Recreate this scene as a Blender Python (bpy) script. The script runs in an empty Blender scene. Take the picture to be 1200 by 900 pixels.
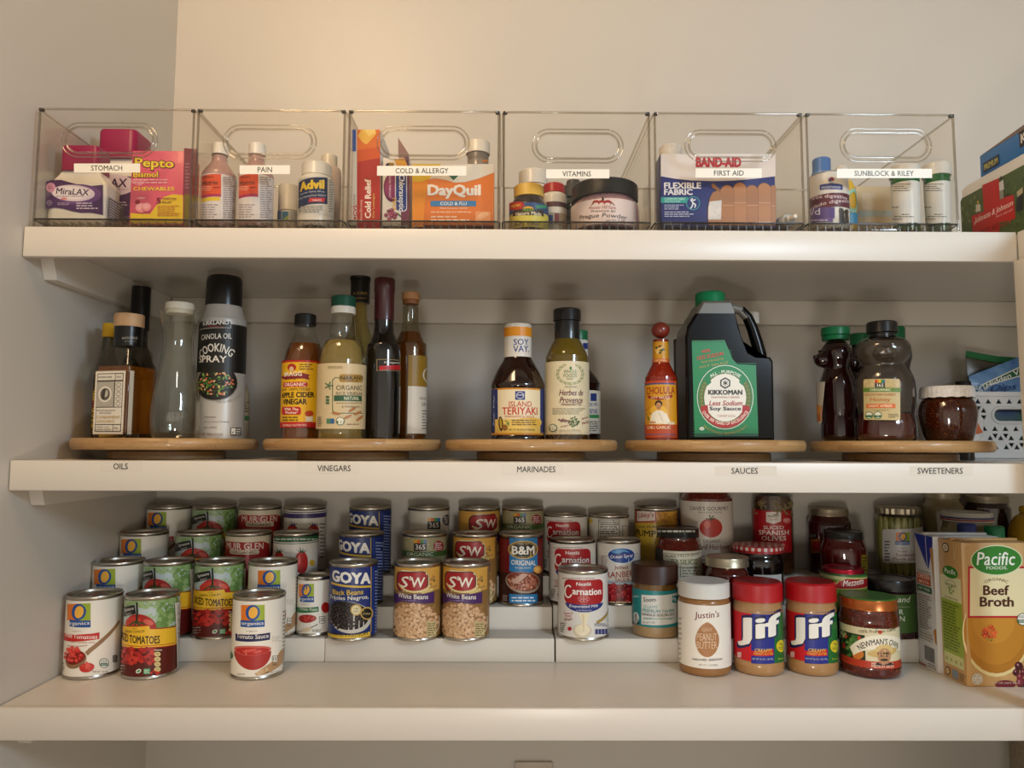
import bpy, bmesh, math, random
from mathutils import Vector, Matrix
sc = bpy.context.scene
COL = sc.collection
rnd = random.Random(7)

# ---------------------------------------------------------------- camera
F, PITCH, YAW, ROLL = 867.03, 0.083386, 0.007883, 0.003464
EYE = Vector((-0.0009, -0.93, 0.0204))
_fw = Vector((math.sin(YAW)*math.cos(PITCH), math.cos(YAW)*math.cos(PITCH), math.sin(PITCH)))
_r = Vector((math.cos(YAW), -math.sin(YAW), 0)); _u = _r.cross(_fw)
_c, _s = math.cos(ROLL), math.sin(ROLL)
_R, _U = _r*_c + _u*_s, _u*_c - _r*_s
cd = bpy.data.cameras.new('camera'); cd.sensor_fit = 'HORIZONTAL'; cd.sensor_width = 36; cd.lens = F/1200*36
cd.clip_start = 0.02
cam = bpy.data.objects.new('camera', cd); COL.objects.link(cam)
cam.matrix_world = Matrix(((_R.x, _U.x, -_fw.x, EYE.x), (_R.y, _U.y, -_fw.y, EYE.y), (_R.z, _U.z, -_fw.z, EYE.z), (0, 0, 0, 1)))
sc.camera = cam

# ---------------------------------------------------------------- light and exposure
sc.view_settings.view_transform = 'Standard'; sc.view_settings.look = 'None'
sc.view_settings.gamma = 1; sc.view_settings.use_curve_mapping = False
sc.view_settings.exposure = 0.0
sc.cycles.use_denoising = True
sc.cycles.transparent_max_bounces = 40
sc.cycles.max_bounces = 10
sc.cycles.caustics_refractive = False; sc.cycles.caustics_reflective = False
w = bpy.data.worlds.new('world'); sc.world = w; w.use_nodes = True
# the room in front of the shelves: brightest towards the horizon, dim overhead
_nt = w.node_tree; _tc = _nt.nodes.new('ShaderNodeTexCoord'); _sx = _nt.nodes.new('ShaderNodeSeparateXYZ'); _rp = _nt.nodes.new('ShaderNodeValToRGB')
_mr = _nt.nodes.new('ShaderNodeMapRange'); _mr.inputs[1].default_value = -1; _mr.inputs[2].default_value = 1
_nt.links.new(_tc.outputs['Generated'], _sx.inputs[0]); _nt.links.new(_sx.outputs[2], _mr.inputs[0]); _nt.links.new(_mr.outputs[0], _rp.inputs[0])
_rp.color_ramp.elements[0].color = (.75, .66, .55, 1); _rp.color_ramp.elements[1].color = (.10, .09, .07, 1)
for _p, _k in ((.35, (1.0, .88, .72, 1)), (.50, (1.0, .88, .72, 1)), (.58, (.66, .59, .50, 1)), (.72, (.30, .27, .23, 1))): _e = _rp.color_ramp.elements.new(_p); _e.color = _k
_nt.links.new(_rp.outputs[0], _nt.nodes['Background'].inputs[0])
_nt.nodes['Background'].inputs[1].default_value = 0.91
def area(name, loc, aim, size, power, col, sizey=None):
    l = bpy.data.lights.new(name, 'AREA'); l.energy = power; l.color = col
    l.shape = 'RECTANGLE'; l.size = size; l.size_y = sizey or size
    o = bpy.data.objects.new(name, l); COL.objects.link(o); o.location = loc
    o.rotation_euler = (Vector(aim)-Vector(loc)).to_track_quat('-Z', 'Y').to_euler()
    return o
area('ceiling_light', (-0.50, -0.86, 1.24), (-0.68, 0.1, 0.25), 0.40, 12.5, (1.0, .70, .40))
area('low_lamp', (0.02, -1.02, -0.30), (0.35, 0.3, 0.1), 0.10, 2.8, (1.0, .94, .86))
area('side_daylight', (0.98, -1.2, 0.50), (0.7, 0.2, 0.1), 0.30, 11.5, (.66, .83, 1.0))

# ---------------------------------------------------------------- helpers
def ray(x, y): return _fw + _R*((x-600)/F) + _U*((450-y)/F)
def on_y(x, y, Y):
    v = ray(x, y); return EYE + v*((Y-EYE.y)/v.y)
def on_z(x, y, Z):
    v = ray(x, y); return EYE + v*((Z-EYE.z)/v.z)
def srgb(h):
    h = h.lstrip('#')
    if len(h) == 3: h = ''.join(c*2 for c in h)
    o = []
    for i in (0, 2, 4):
        c = int(h[i:i+2], 16)/255
        o.append(c/12.92 if c <= .04045 else ((c+.055)/1.055)**2.4)
    return (*o, 1)
_mats = {}
def mat(name, color='#cccccc', rough=.5, metal=0, coat=0, spec=.5, trans=0, ior=1.45, sub=0):
    if name in _mats: return _mats[name]
    m = bpy.data.materials.new(name); m.use_nodes = True; _mats[name] = m
    b = m.node_tree.nodes['Principled BSDF']
    b.inputs['Base Color'].default_value = srgb(color); b.inputs['Roughness'].default_value = rough
    b.inputs['Metallic'].default_value = metal; b.inputs['Coat Weight'].default_value = coat
    b.inputs['Specular IOR Level'].default_value = spec
    b.inputs['Transmission Weight'].default_value = trans; b.inputs['IOR'].default_value = ior
    b.inputs['Coat Roughness'].default_value = .04
    return m
def noisy(name, c1, c2, scale=40, rough=.5, bump=0, stretch=(1, 1, 1), detail=3, coat=0, lo=.35, hi=.65):
    """principled with a noise mix of two colours in object coordinates"""
    if name in _mats: return _mats[name]
    m = mat(name, c1, rough, coat=coat); nt = m.node_tree; b = nt.nodes['Principled BSDF']
    tc = nt.nodes.new('ShaderNodeTexCoord'); mp = nt.nodes.new('ShaderNodeMapping'); mp.inputs['Scale'].default_value = stretch
    n = nt.nodes.new('ShaderNodeTexNoise'); n.inputs['Scale'].default_value = scale; n.inputs['Detail'].default_value = detail
    r = nt.nodes.new('ShaderNodeValToRGB'); r.color_ramp.elements[0].position = lo; r.color_ramp.elements[1].position = hi
    r.color_ramp.elements[0].color = srgb(c1); r.color_ramp.elements[1].color = srgb(c2)
    L = nt.links.new
    L(tc.outputs['Object'], mp.inputs[0]); L(mp.outputs[0], n.inputs['Vector']); L(n.outputs[0], r.inputs[0]); L(r.outputs[0], b.inputs['Base Color'])
    if bump:
        bp = nt.nodes.new('ShaderNodeBump'); bp.inputs['Strength'].default_value = bump; bp.inputs['Distance'].default_value = .001
        L(n.outputs[0], bp.inputs['Height']); L(bp.outputs[0], b.inputs['Normal'])
    return m
def speckle(name, base, spot, scale=300, rough=.2, size=.25, coat=.6):
    if name in _mats: return _mats[name]
    m = mat(name, base, rough, coat=coat); nt = m.node_tree; b = nt.nodes['Principled BSDF']
    tc = nt.nodes.new('ShaderNodeTexCoord'); v = nt.nodes.new('ShaderNodeTexVoronoi'); v.inputs['Scale'].default_value = scale
    r = nt.nodes.new('ShaderNodeValToRGB'); r.color_ramp.elements[0].position = size*.8; r.color_ramp.elements[1].position = size
    r.color_ramp.elements[0].color = srgb(spot); r.color_ramp.elements[1].color = srgb(base)
    L = nt.links.new
    L(tc.outputs['Object'], v.inputs['Vector']); L(v.outputs['Distance'], r.inputs[0]); L(r.outputs[0], b.inputs['Base Color'])
    return m
def pane(name, tint='#ffffff', edge=.55, base=.045, rough=.03):
    """thin clear plastic or glass: lets light straight through and mirrors at grazing angles"""
    if name in _mats: return _mats[name]
    m = bpy.data.materials.new(name); m.use_nodes = True; _mats[name] = m; nt = m.node_tree
    nt.nodes.remove(nt.nodes['Principled BSDF']); out = nt.nodes['Material Output']
    t = nt.nodes.new('ShaderNodeBsdfTransparent'); t.inputs[0].default_value = srgb(tint)
    g = nt.nodes.new('ShaderNodeBsdfGlossy'); g.inputs['Roughness'].default_value = rough; g.inputs['Color'].default_value = (.9, .9, .9, 1)
    lw = nt.nodes.new('ShaderNodeLayerWeight'); lw.inputs[0].default_value = .5
    p = nt.nodes.new('ShaderNodeMath'); p.operation = 'POWER'; p.inputs[1].default_value = 3.5
    q = nt.nodes.new('ShaderNodeMath'); q.operation = 'MULTIPLY_ADD'; q.inputs[1].default_value = edge; q.inputs[2].default_value = base; q.use_clamp = True
    mx = nt.nodes.new('ShaderNodeMixShader'); L = nt.links.new
    L(lw.outputs['Facing'], p.inputs[0]); L(p.outputs[0], q.inputs[0]); L(q.outputs[0], mx.inputs[0])
    L(t.outputs[0], mx.inputs[1]); L(g.outputs[0], mx.inputs[2]); L(mx.outputs[0], out.inputs['Surface'])
    return m
def ink(h, rough=.38):
    h = h.lstrip('#'); h = ''.join(c*2 for c in h) if len(h) == 3 else h
    return mat('ink_'+h.lower()+('' if rough == .38 else '_r%d' % int(rough*100)), '#'+h, rough)

def tag(o, label=None, cat=None, group=None, kind=None):
    if label: o['label'] = label
    if cat: o['category'] = cat
    if group: o['group'] = group
    if kind: o['kind'] = kind
    return o
def empty(name, loc, rz=0):
    o = bpy.data.objects.new(name, None); o.empty_display_size = .02; COL.objects.link(o)
    o.location = loc; o.rotation_euler = (0, 0, rz); return o
def link(name, me, parent=None):
    o = bpy.data.objects.new(name, me); COL.objects.link(o); o.parent = parent; return o
def bm_obj(name, bm, mats, parent=None, smooth=None, recalc=True):
    if recalc: bmesh.ops.recalc_face_normals(bm, faces=bm.faces)
    me = bpy.data.meshes.new(name); bm.to_mesh(me); bm.free()
    for m in (mats if isinstance(mats, (list, tuple)) else [mats]): me.materials.append(m)
    if smooth is not None:
        me.polygons.foreach_set('use_smooth', [True]*len(me.polygons)); me.set_sharp_from_angle(angle=math.radians(smooth))
    return link(name, me, parent)
def add_box(bm, x0, y0, z0, x1, y1, z1, bevel=0, seg=2, M=None):
    r = bmesh.ops.create_cube(bm, size=1)
    vs = r['verts']
    for v in vs: v.co = Vector((x0+(v.co.x+.5)*(x1-x0), y0+(v.co.y+.5)*(y1-y0), z0+(v.co.z+.5)*(z1-z0)))
    if bevel:
        es = list({e for v in vs for e in v.link_edges})
        r2 = bmesh.ops.bevel(bm, geom=es, offset=bevel, segments=seg, affect='EDGES', profile=.5)
        vs = list({v for f in r2['faces'] for v in f.verts} | {v for v in vs if v.is_valid})
    if M is not None:
        for v in vs: v.co = M @ v.co
    return vs
def box_obj(name, x0, y0, z0, x1, y1, z1, m, parent=None, bevel=0, seg=2, M=None):
    bm = bmesh.new(); add_box(bm, x0, y0, z0, x1, y1, z1, bevel, seg, M); return bm_obj(name, bm, m, parent, smooth=35 if bevel else None)
def smooth_prof(P, n=5):
    """Catmull-Rom through the profile; a repeated point keeps a corner"""
    out = []; seg = [[]]
    for p in P:
        if seg[-1] and seg[-1][-1] == p: seg.append([p])
        else: seg[-1].append(p)
    for S in seg:
        for i in range(len(S)-1):
            p0 = S[max(i-1, 0)]; p1 = S[i]; p2 = S[i+1]; p3 = S[min(i+2, len(S)-1)]
            for k in range(n):
                t = k/n
                out.append(tuple(.5*((2*b)+(-a+c)*t+(2*a-5*b+4*c-d)*t*t+(-a+3*b-3*c+d)*t**3) for a, b, c, d in zip(p0, p1, p2, p3)))
        out.append(S[-1])
    return out
def lathe_bm(P, seg=48, bm=None, sx=1, sy=1, cx=0, cy=0, power=None):
    """revolve [(r, z), ...]; power > 2 squares the section off"""
    bm = bm or bmesh.new(); rings = []
    for r, z in P:
        if r < 1e-6: rings.append([bm.verts.new((cx, cy, z))]); continue
        ring = []
        for k in range(seg):
            a = 2*math.pi*k/seg; c, s = math.cos(a), math.sin(a); q = 1
            if power: q = (abs(c)**power+abs(s)**power)**(-1/power)
            ring.append(bm.verts.new((cx+r*sx*c*q, cy+r*sy*s*q, z)))
        rings.append(ring)
    for A, B in zip(rings, rings[1:]):
        for k in range(seg):
            j = (k+1) % seg
            if len(A) == 1 and len(B) == 1: break
            if len(A) == 1: bm.faces.new((A[0], B[j], B[k]))
            elif len(B) == 1: bm.faces.new((A[k], A[j], B[0]))
            else: bm.faces.new((A[k], A[j], B[j], B[k]))
    return bm
def lathe(name, P, m, parent=None, seg=48, sm=0, closed=True, ang=40, **kw):
    P = list(P)
    if sm: P = smooth_prof(P, sm)
    if closed:
        if P[0][0] > 1e-6: P = [(0, P[0][1])]+P
        if P[-1][0] > 1e-6: P = P+[(0, P[-1][1])]
    return bm_obj(name, lathe_bm(P, seg, **kw), m, parent, smooth=ang)
def ridged(name, r, z0, z1, m, parent, n=60, depth=.0006, bevel=.0015):
    """a screw cap with a ribbed side"""
    bm = bmesh.new(); seg = n*2; rows = []
    for rr, z, rib in ((0, z0, 0), (r, z0, 0), (r, z0+.0005, 1), (r, z1-bevel*1.3, 1), (r-depth, z1-bevel, 0), (r-depth-bevel, z1, 0), (0, z1, 0)):
        if rr == 0: rows.append([bm.verts.new((0, 0, z))]); continue
        rows.append([bm.verts.new(((rr-(depth if rib and k % 2 else 0))*math.cos(math.pi*k/n), (rr-(depth if rib and k % 2 else 0))*math.sin(math.pi*k/n), z)) for k in range(seg)])
    for A, B in zip(rows, rows[1:]):
        for k in range(seg):
            j = (k+1) % seg
            if len(A) == 1: bm.faces.new((A[0], B[j], B[k]))
            elif len(B) == 1: bm.faces.new((A[k], A[j], B[0]))
            else: bm.faces.new((A[k], A[j], B[j], B[k]))
    return bm_obj(name, bm, m, parent, smooth=25)
def tube_bm(pts, r, bm=None, seg=10, closed=False):
    bm = bm or bmesh.new(); n = len(pts); rings = []
    pts = [Vector(p) for p in pts]; up = None
    for i in range(n):
        a = pts[(i-1) % n] if (closed or i) else pts[0]; b = pts[(i+1) % n] if (closed or i < n-1) else pts[-1]
        t = (b-a).normalized()
        if up is None: up = t.orthogonal().normalized()
        up = (up-t*up.dot(t)).normalized(); q = t.cross(up)
        rr = r[i] if isinstance(r, (list, tuple)) else r
        rings.append([bm.verts.new(pts[i]+up*rr*math.cos(2*math.pi*k/seg)+q*rr*math.sin(2*math.pi*k/seg)) for k in range(seg)])
    prs = list(zip(rings, rings[1:]))+([(rings[-1], rings[0])] if closed else [])
    for A, B in prs:
        for k in range(seg):
            bm.faces.new((A[k], A[(k+1) % seg], B[(k+1) % seg], B[k]))
    if not closed: bm.faces.new(rings[0][::-1]); bm.faces.new(rings[-1])
    return bm
def loft_bm(L, corner=.3, seg=6, bm=None):
    """loft rounded rectangles [(half width, half depth, z), ...] or (hw, hd, z, cx)"""
    bm = bm or bmesh.new(); rings = []
    for q in L:
        hw, hd, z = q[:3]; cx = q[3] if len(q) > 3 else 0; c = corner*min(hw, hd); ring = []
        for sx, sy, a0 in ((1, 1, 0), (-1, 1, 90), (-1, -1, 180), (1, -1, 270)):
            for k in range(seg+1):
                a = math.radians(a0+90*k/seg); ring.append(bm.verts.new((cx+sx*(hw-c)+c*math.cos(a), sy*(hd-c)+c*math.sin(a), z)))
        rings.append(ring)
    n = len(rings[0])
    for A, B in zip(rings, rings[1:]):
        for k in range(n): bm.faces.new((A[k], A[(k+1) % n], B[(k+1) % n], B[k]))
    bm.faces.new(rings[0][::-1]); bm.faces.new(rings[-1]); return bm
def loft(name, L, m, parent, corner=.3, seg=6): return bm_obj(name, loft_bm(L, corner, seg), m, parent, smooth=40)

# ---------------------------------------------------------------- printed labels
_txt = {}
def text_mesh(s, bold=0., shear=0.):
    """letters fitted to a unit box; heavier strokes are the same letters laid over themselves, slightly shifted"""
    k = (s, bold, shear)
    if k in _txt: return _txt[k]
    c = bpy.data.curves.new('lettering', 'FONT'); c.body = s; c.shear = shear; c.resolution_u = 2
    o = bpy.data.objects.new('lettering', c); me = o.to_mesh()
    V0 = [(v.co.x, v.co.y) for v in me.vertices]; P0 = [tuple(p.vertices) for p in me.polygons]
    o.to_mesh_clear(); bpy.data.objects.remove(o); bpy.data.curves.remove(c)
    d = bold*.42; V, P = [], []
    sh = [(0, 0)] if d < .002 else [(-d, -d*.6), (d, -d*.6), (-d, d*.6), (d, d*.6)]
    if d > .02: sh += [(0, 0), (0, d*.8), (0, -d*.8), (d*1.2, 0), (-d*1.2, 0)]
    for dx, dy in sh:
        n = len(V); V += [(x+dx, y+dy, n) for x, y in V0]; P += [tuple(i+n for i in p) for p in P0]
    x0 = min(v[0] for v in V); x1 = max(v[0] for v in V); y0 = min(v[1] for v in V); y1 = max(v[1] for v in V)
    nv = len(V0); V = [((v[0]-x0)/(x1-x0)-.5, (v[1]-y0)/(y1-y0)-.5, v[2]/nv) for v in V]
    _txt[k] = (V, P); return _txt[k]
STEP = .000016
class Sheet:
    """a printed surface: flat prints in (u, v) metres, wrapped on by to3(u, v, lift); tf maps drawing coordinates to (u, v)"""
    def __init__(s, tf, to3, wrap=0, wrapv=0, base=.0003):
        s.tf, s.to3, s.wrap, s.wrapv, s.base = tf, to3, wrap, wrapv, base
        s.lim = 0; s.clip = None; s.bm = bmesh.new(); s.mats = []; s.n = 0; s.rnd = random.Random(3)
    def mi(s, c):
        m = c if not isinstance(c, str) else ink(c)
        if m not in s.mats: s.mats.append(m)
        return s.mats.index(m)
    def raw(s, V, P, c, layer=True):
        z = s.n*STEP
        vs = [s.bm.verts.new((q[0], q[1], z+(q[2]*STEP*.45 if len(q) > 2 else 0))) for q in V]; i = s.mi(c)
        for p in P:
            try: f = s.bm.faces.new([vs[k] for k in p]); f.material_index = i
            except ValueError: pass
        if layer: s.n += 4.5 if V and len(V[0]) > 2 else 1
        return s
    def frame(s, cx, cy, w, h):
        a, b = s.tf(cx-w/2, cy), s.tf(cx+w/2, cy); m = s.tf(cx, cy)
        if s.lim and abs(m[0]) < s.lim*1.1:      # a print that runs round the edge keeps its own width
            if a[0] < -s.lim: a = (2*m[0]-b[0], 2*m[1]-b[1])
            elif b[0] > s.lim: b = (2*m[0]-a[0], 2*m[1]-a[1])
        t, d = s.tf(cx, cy-h/2), s.tf(cx, cy+h/2)
        C = ((a[0]+b[0])/2, (t[1]+d[1])/2); C = (C[0], (C[1]+m[1])/2)
        return C, (b[0]-a[0], b[1]-a[1]), (t[0]-d[0], t[1]-d[1])
    def unit(s, V, P, cx, cy, w, h, c, rot=0, layer=True):
        C, U, W = s.frame(cx, cy, w, h)
        if rot:
            k, q = math.cos(math.radians(rot)), math.sin(math.radians(rot))
            V = [(((p[0]*w)*k-(p[1]*h)*q)/w, ((p[0]*w)*q+(p[1]*h)*k)/h, *p[2:]) for p in V]
        return s.raw([(C[0]+p[0]*U[0]+p[1]*W[0], C[1]+p[0]*U[1]+p[1]*W[1], *p[2:]) for p in V], P, c, layer)
    def text(s, t, cx, cy, w, h, c, bold=0., shear=0., rot=0):
        V, P = text_mesh(t, bold, shear); return s.unit(V, P, cx, cy, w, h, c, rot)
    def outlined(s, t, cx, cy, w, h, c, oc, bold=.03, shear=0., rot=0, o=.05):
        V, P = text_mesh(t, bold, shear); V2, P2 = text_mesh(t, bold+o, shear)
        s.unit(V2, P2, cx, cy, w*1.06, h*1.2, oc, rot); return s.unit(V, P, cx, cy, w, h, c, rot)
    def arc(s, t, cx, cy, R, mid, span, h, c, bold=0., inside=False):
        """text along an arc round (cx, cy); mid, span in degrees, 90 = top"""
        V, P = text_mesh(t, bold); C, U, W = s.frame(cx, cy, 1, 1); out = []
        for x, y, kk in V:
            if inside: a = math.radians(mid+x*span); q = R-y*h
            else: a = math.radians(mid-x*span); q = R+y*h
            X, Y = q*math.cos(a), q*math.sin(a); out.append((C[0]+X*U[0]+Y*W[0], C[1]+X*U[1]+Y*W[1], kk))
        return s.raw(out, P, c)
    def ell(s, cx, cy, rx, ry, c, rot=0, n=28, layer=True):
        return s.unit([(.5*math.cos(2*math.pi*k/n), .5*math.sin(2*math.pi*k/n)) for k in range(n)], [tuple(range(n))], cx, cy, 2*rx, 2*ry, c, rot, layer)
    def ring(s, cx, cy, rx, ry, t, c, a0=0, a1=360, n=36, rot=0):
        V, P = [], []
        for k in range(n+1):
            a = math.radians(a0+(a1-a0)*k/n); x, y = .5*math.cos(a), .5*math.sin(a); V += [(x, y), (x*(1-t/rx), y*(1-t/ry))]
        for k in range(n): P.append((2*k, 2*k+1, 2*k+3, 2*k+2))
        return s.unit(V, P, cx, cy, 2*rx, 2*ry, c, rot)
    def rect(s, x0, y0, x1, y1, c, rot=0): return s.unit([(-.5, -.5), (.5, -.5), (.5, .5), (-.5, .5)], [(0, 1, 2, 3)], (x0+x1)/2, (y0+y1)/2, x1-x0, y1-y0, c, rot)
    def rrect(s, x0, y0, x1, y1, r, c, rot=0):
        w, h = x1-x0, y1-y0; V = []
        for sx, sy, a0 in ((1, 1, 0), (-1, 1, 90), (-1, -1, 180), (1, -1, 270)):
            for k in range(6):
                a = math.radians(a0+18*k); V.append((sx*(.5-r/w)+r/w*math.cos(a), sy*(.5-r/h)+r/h*math.sin(a)))
        return s.unit(V, [tuple(range(24))], (x0+x1)/2, (y0+y1)/2, w, h, c, rot)
    def frame_rect(s, x0, y0, x1, y1, t, c):
        for q in ((x0, y0, x1, y0+t), (x0, y1-t, x1, y1), (x0, y0, x0+t, y1), (x1-t, y0, x1, y1)): s.rect(*q, c)
        return s
    def poly(s, pts, c): return s.raw([s.tf(x, y) for x, y in pts], [tuple(range(len(pts)))], c)
    def line(s, x0, y0, x1, y1, t, c):
        d = math.hypot(x1-x0, y1-y0) or 1; nx, ny = -(y1-y0)/d*t/2, (x1-x0)/d*t/2
        return s.poly([(x0+nx, y0+ny), (x1+nx, y1+ny), (x1-nx, y1-ny), (x0-nx, y0-ny)], c)
    def micro(s, x0, y0, x1, y1, n, c, fill=.42):
        """fine print too small to read: rows of short dashes"""
        V, P = [], []; h = (y1-y0)/n
        for k in range(n):
            x = x0; end = x1-(x1-x0)*(s.rnd.random()*.35)
            while x < end:
                l = min((.9+s.rnd.random()*2.2)*h*.8, end-x); y = y0+k*h+h*.25; i = len(V)
                V += [s.tf(x, y), s.tf(x+l, y), s.tf(x+l, y+h*fill), s.tf(x, y+h*fill)]; P.append((i, i+1, i+2, i+3)); x += l+h*.35
        return s.raw(V, P, c)
    def bars(s, x0, y0, x1, y1, c='#222222', vert=True):
        V, P = [], []; a, e = (x0, x1) if vert else (y0, y1)
        while a < e:
            t = (.3+s.rnd.random()*.8)*.45; i = len(V)
            q = ((a, y0), (a+t, y0), (a+t, y1), (a, y1)) if vert else ((x0, a), (x1, a), (x1, a+t), (x0, a+t))
            V += [s.tf(*p) for p in q]; P.append((i, i+1, i+2, i+3)); a += t+.35+s.rnd.random()*.4
        return s.raw(V, P, c)
    def scatter(s, n, cx, cy, rx, ry, cols, size, asp=.75, hi=None, square=False, clip=None, seed=1):
        """many little rounds (beans, cubes, leaves) inside an ellipse or box, drawn back to front"""
        R = random.Random(seed); k = 0; tries = 0; pts = []
        while k < n and tries < n*30:
            tries += 1
            x, y = R.uniform(-1, 1), R.uniform(-1, 1)
            if not square and x*x+y*y > 1: continue
            X, Y = cx+x*rx, cy+y*ry
            if clip and not clip(X, Y): continue
            if tries < n*20 and any(abs(X-a)+abs(Y-b) < size*1.0 for a, b in pts): continue
            pts.append((X, Y)); k += 1
        for j in range(0, len(pts), 1):
            X, Y = pts[j]; a = R.uniform(0, 180); z = size*R.uniform(.8, 1.15)
            s.ell(X, Y, z*.66, z*.66*asp, R.choice(cols), a, n=9, layer=False)
            s.n += .15
            if hi:
                s.ell(X-z*.14, Y-z*.18, z*.2, z*.14, hi, a, n=6, layer=False); s.n += .15
        s.n += 2
        return s
    def mesh(s, name):
        bm = s.bm
        if s.clip:
            for v, k in zip(s.clip, (-1, 1)):
                bmesh.ops.bisect_plane(bm, geom=bm.verts[:]+bm.edges[:]+bm.faces[:], plane_co=(0, v, 0), plane_no=(0, k, 0), dist=1e-7, clear_outer=True)
        if s.wrap:
            us = [v.co.x for v in bm.verts]; lo, hi = min(us), max(us); k = math.ceil(lo/s.wrap)
            while k*s.wrap < hi:
                bmesh.ops.bisect_plane(bm, geom=bm.verts[:]+bm.edges[:]+bm.faces[:], plane_co=(k*s.wrap, 0, 0), plane_no=(1, 0, 0), dist=1e-7); k += 1
        if s.wrapv:
            us = [v.co.y for v in bm.verts]; lo, hi = min(us), max(us); k = math.ceil(lo/s.wrapv)
            while k*s.wrapv < hi:
                bmesh.ops.bisect_plane(bm, geom=bm.verts[:]+bm.edges[:]+bm.faces[:], plane_co=(0, k*s.wrapv, 0), plane_no=(0, 1, 0), dist=1e-7); k += 1
        for f in bm.faces:
            if f.normal.z < 0: f.normal_flip()
        for v in bm.verts: v.co = s.to3(v.co.x, v.co.y, s.base+v.co.z)
        me = bpy.data.meshes.new(name); bm.to_mesh(me); bm.free()
        for m in s.mats: me.materials.append(m)
        return me
    def done(s, name, parent): return link(name, s.mesh(name), parent)

class Round:
    """an upright round thing, sized and placed from where its sides and top stand in the photograph and its depth Y"""
    def __init__(s, name, label, cat, l, r, top, Y, z0, group=None, R=None, H=None, ym=None, rt=None, link_it=True):
        ym = ym if ym is not None else top+30
        a, b = [math.atan2(ray(x, ym).x, ray(x, ym).y) for x in (l, r)]
        s.a = (a+b)/2; dist = (Y-EYE.y)/math.cos(s.a); s.R = R or dist*math.sin((b-a)/2)
        s.loc = Vector((EYE.x+dist*math.sin(s.a), Y, z0)); s.dist = dist
        if H is None:
            cx = (l+r)/2; v = ray(cx, top); H = EYE.z+v.z/math.hypot(v.x, v.y)*(dist-(rt or s.R))-z0
        s.H = H; s.name = name
        s.root = empty(name, s.loc, -s.a); tag(s.root, label, cat, group)
        s.M = Matrix.Translation(s.loc) @ Matrix.Rotation(-s.a, 4, 'Z'); s.Mi = s.M.inverted()
    def r_at(s, l, r, y):
        """radius in metres of a part that spans l..r at image row y"""
        a, b = [math.atan2(ray(x, y).x, ray(x, y).y) for x in (l, r)]
        return s.dist*math.sin((b-a)/2)
    def z_at(s, y, R=None):
        v = ray(600+F*math.tan(s.a-YAW)*1.0, y); R = s.R if R is None else R
        # the ray through the thing's own column
        cx = s.col(y); v = ray(cx, y)
        return EYE.z+v.z/math.hypot(v.x, v.y)*(s.dist-R)-s.loc.z
    def col(s, y):
        lo, hi = -300., 1500.
        for _ in range(40):
            m = (lo+hi)/2; v = ray(m, y)
            if math.atan2(v.x, v.y) < s.a: lo = m
            else: hi = m
        return lo
    def prof(s, rows):
        """[(left px, right px, row px), ...] bottom to top -> [(r, z)]"""
        out = []
        for q in rows:
            r = s.r_at(*q); out.append((r, max(0., s.z_at(q[2], r))))
        return out
    def sheet(s, P=None, R=None, wrapv=0, base=.0003):
        R0 = R or s.R
        if P: wrapv = wrapv or .004
        if P:
            P = sorted([(z, r) for r, z in P])
            def rad(z):
                for (za, ra), (zb, rb) in zip(P, P[1:]):
                    if za <= z <= zb: return ra+(rb-ra)*((z-za)/(zb-za) if zb > za else 0)
                return P[0][1] if z < P[0][0] else P[-1][1]
        else:
            def rad(z): return R0
        O = s.Mi @ EYE; M3 = s.Mi.to_3x3()
        def tf(x, y):
            v = M3 @ ray(x, y); z = s.H*.5; A = v.x**2+v.y**2; Rr = R0
            for _ in range(6):
                Rr = rad(z); B = O.x*v.x+O.y*v.y; C = O.x**2+O.y**2-(Rr*.985)**2; disc = B*B-A*C
                if disc <= 0:
                    t = -B/A; q = O+v*t; z = q.z
                else:
                    t = (-B-math.sqrt(disc))/A; q = O+v*t; z = q.z
            th = math.atan2(q.x, -q.y)
            if disc <= 0:
                k = (math.hypot(q.x, q.y)-Rr*.985)/Rr; th = math.copysign(max(abs(th), 1.40)+k*1.6, q.x); 
            return (th*R0, z)
        def to3(u, v, lift):
            Rr = rad(v)+lift; th = u/R0; return Vector((Rr*math.sin(th), -Rr*math.cos(th), v))
        sh = Sheet(tf, to3, wrap=.0035, wrapv=wrapv, base=base); sh.lim = 1.15*R0; return sh
    def band(s, sh, y0, y1, c, a0=-180, a1=180, R=None):
        """a strip of the surface between two rows, over an angle range in degrees off the camera side"""
        R = R or s.R; x = s.col((y0+y1)/2); z0 = sh.tf(x, y1)[1]; z1 = sh.tf(x, y0)[1]
        a, b = math.radians(a0)*R, math.radians(a1)*R
        return sh.raw([(a, z0), (b, z0), (b, z1), (a, z1)], [(0, 1, 2, 3)], c)

class Flat:
    """a printed plane: origin O, unit U to the right, unit V up; drawing in photo pixels, or in metres when mm"""
    @staticmethod
    def sheet(O, U, V, loc=Vector((0, 0, 0)), metres=False, base=.0004):
        O, U, V = Vector(O), Vector(U).normalized(), Vector(V).normalized(); N = U.cross(V)
        def px(x, y):
            v = ray(x, y); t = (O-EYE).dot(N)/v.dot(N); q = EYE+v*t-O; return (q.dot(U), q.dot(V))
        def mm(x, y): return (x, -y)
        return Sheet(mm if metres else px, lambda u, v, l: O+U*u+V*v+N*l-Vector(loc), base=base)

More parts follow.
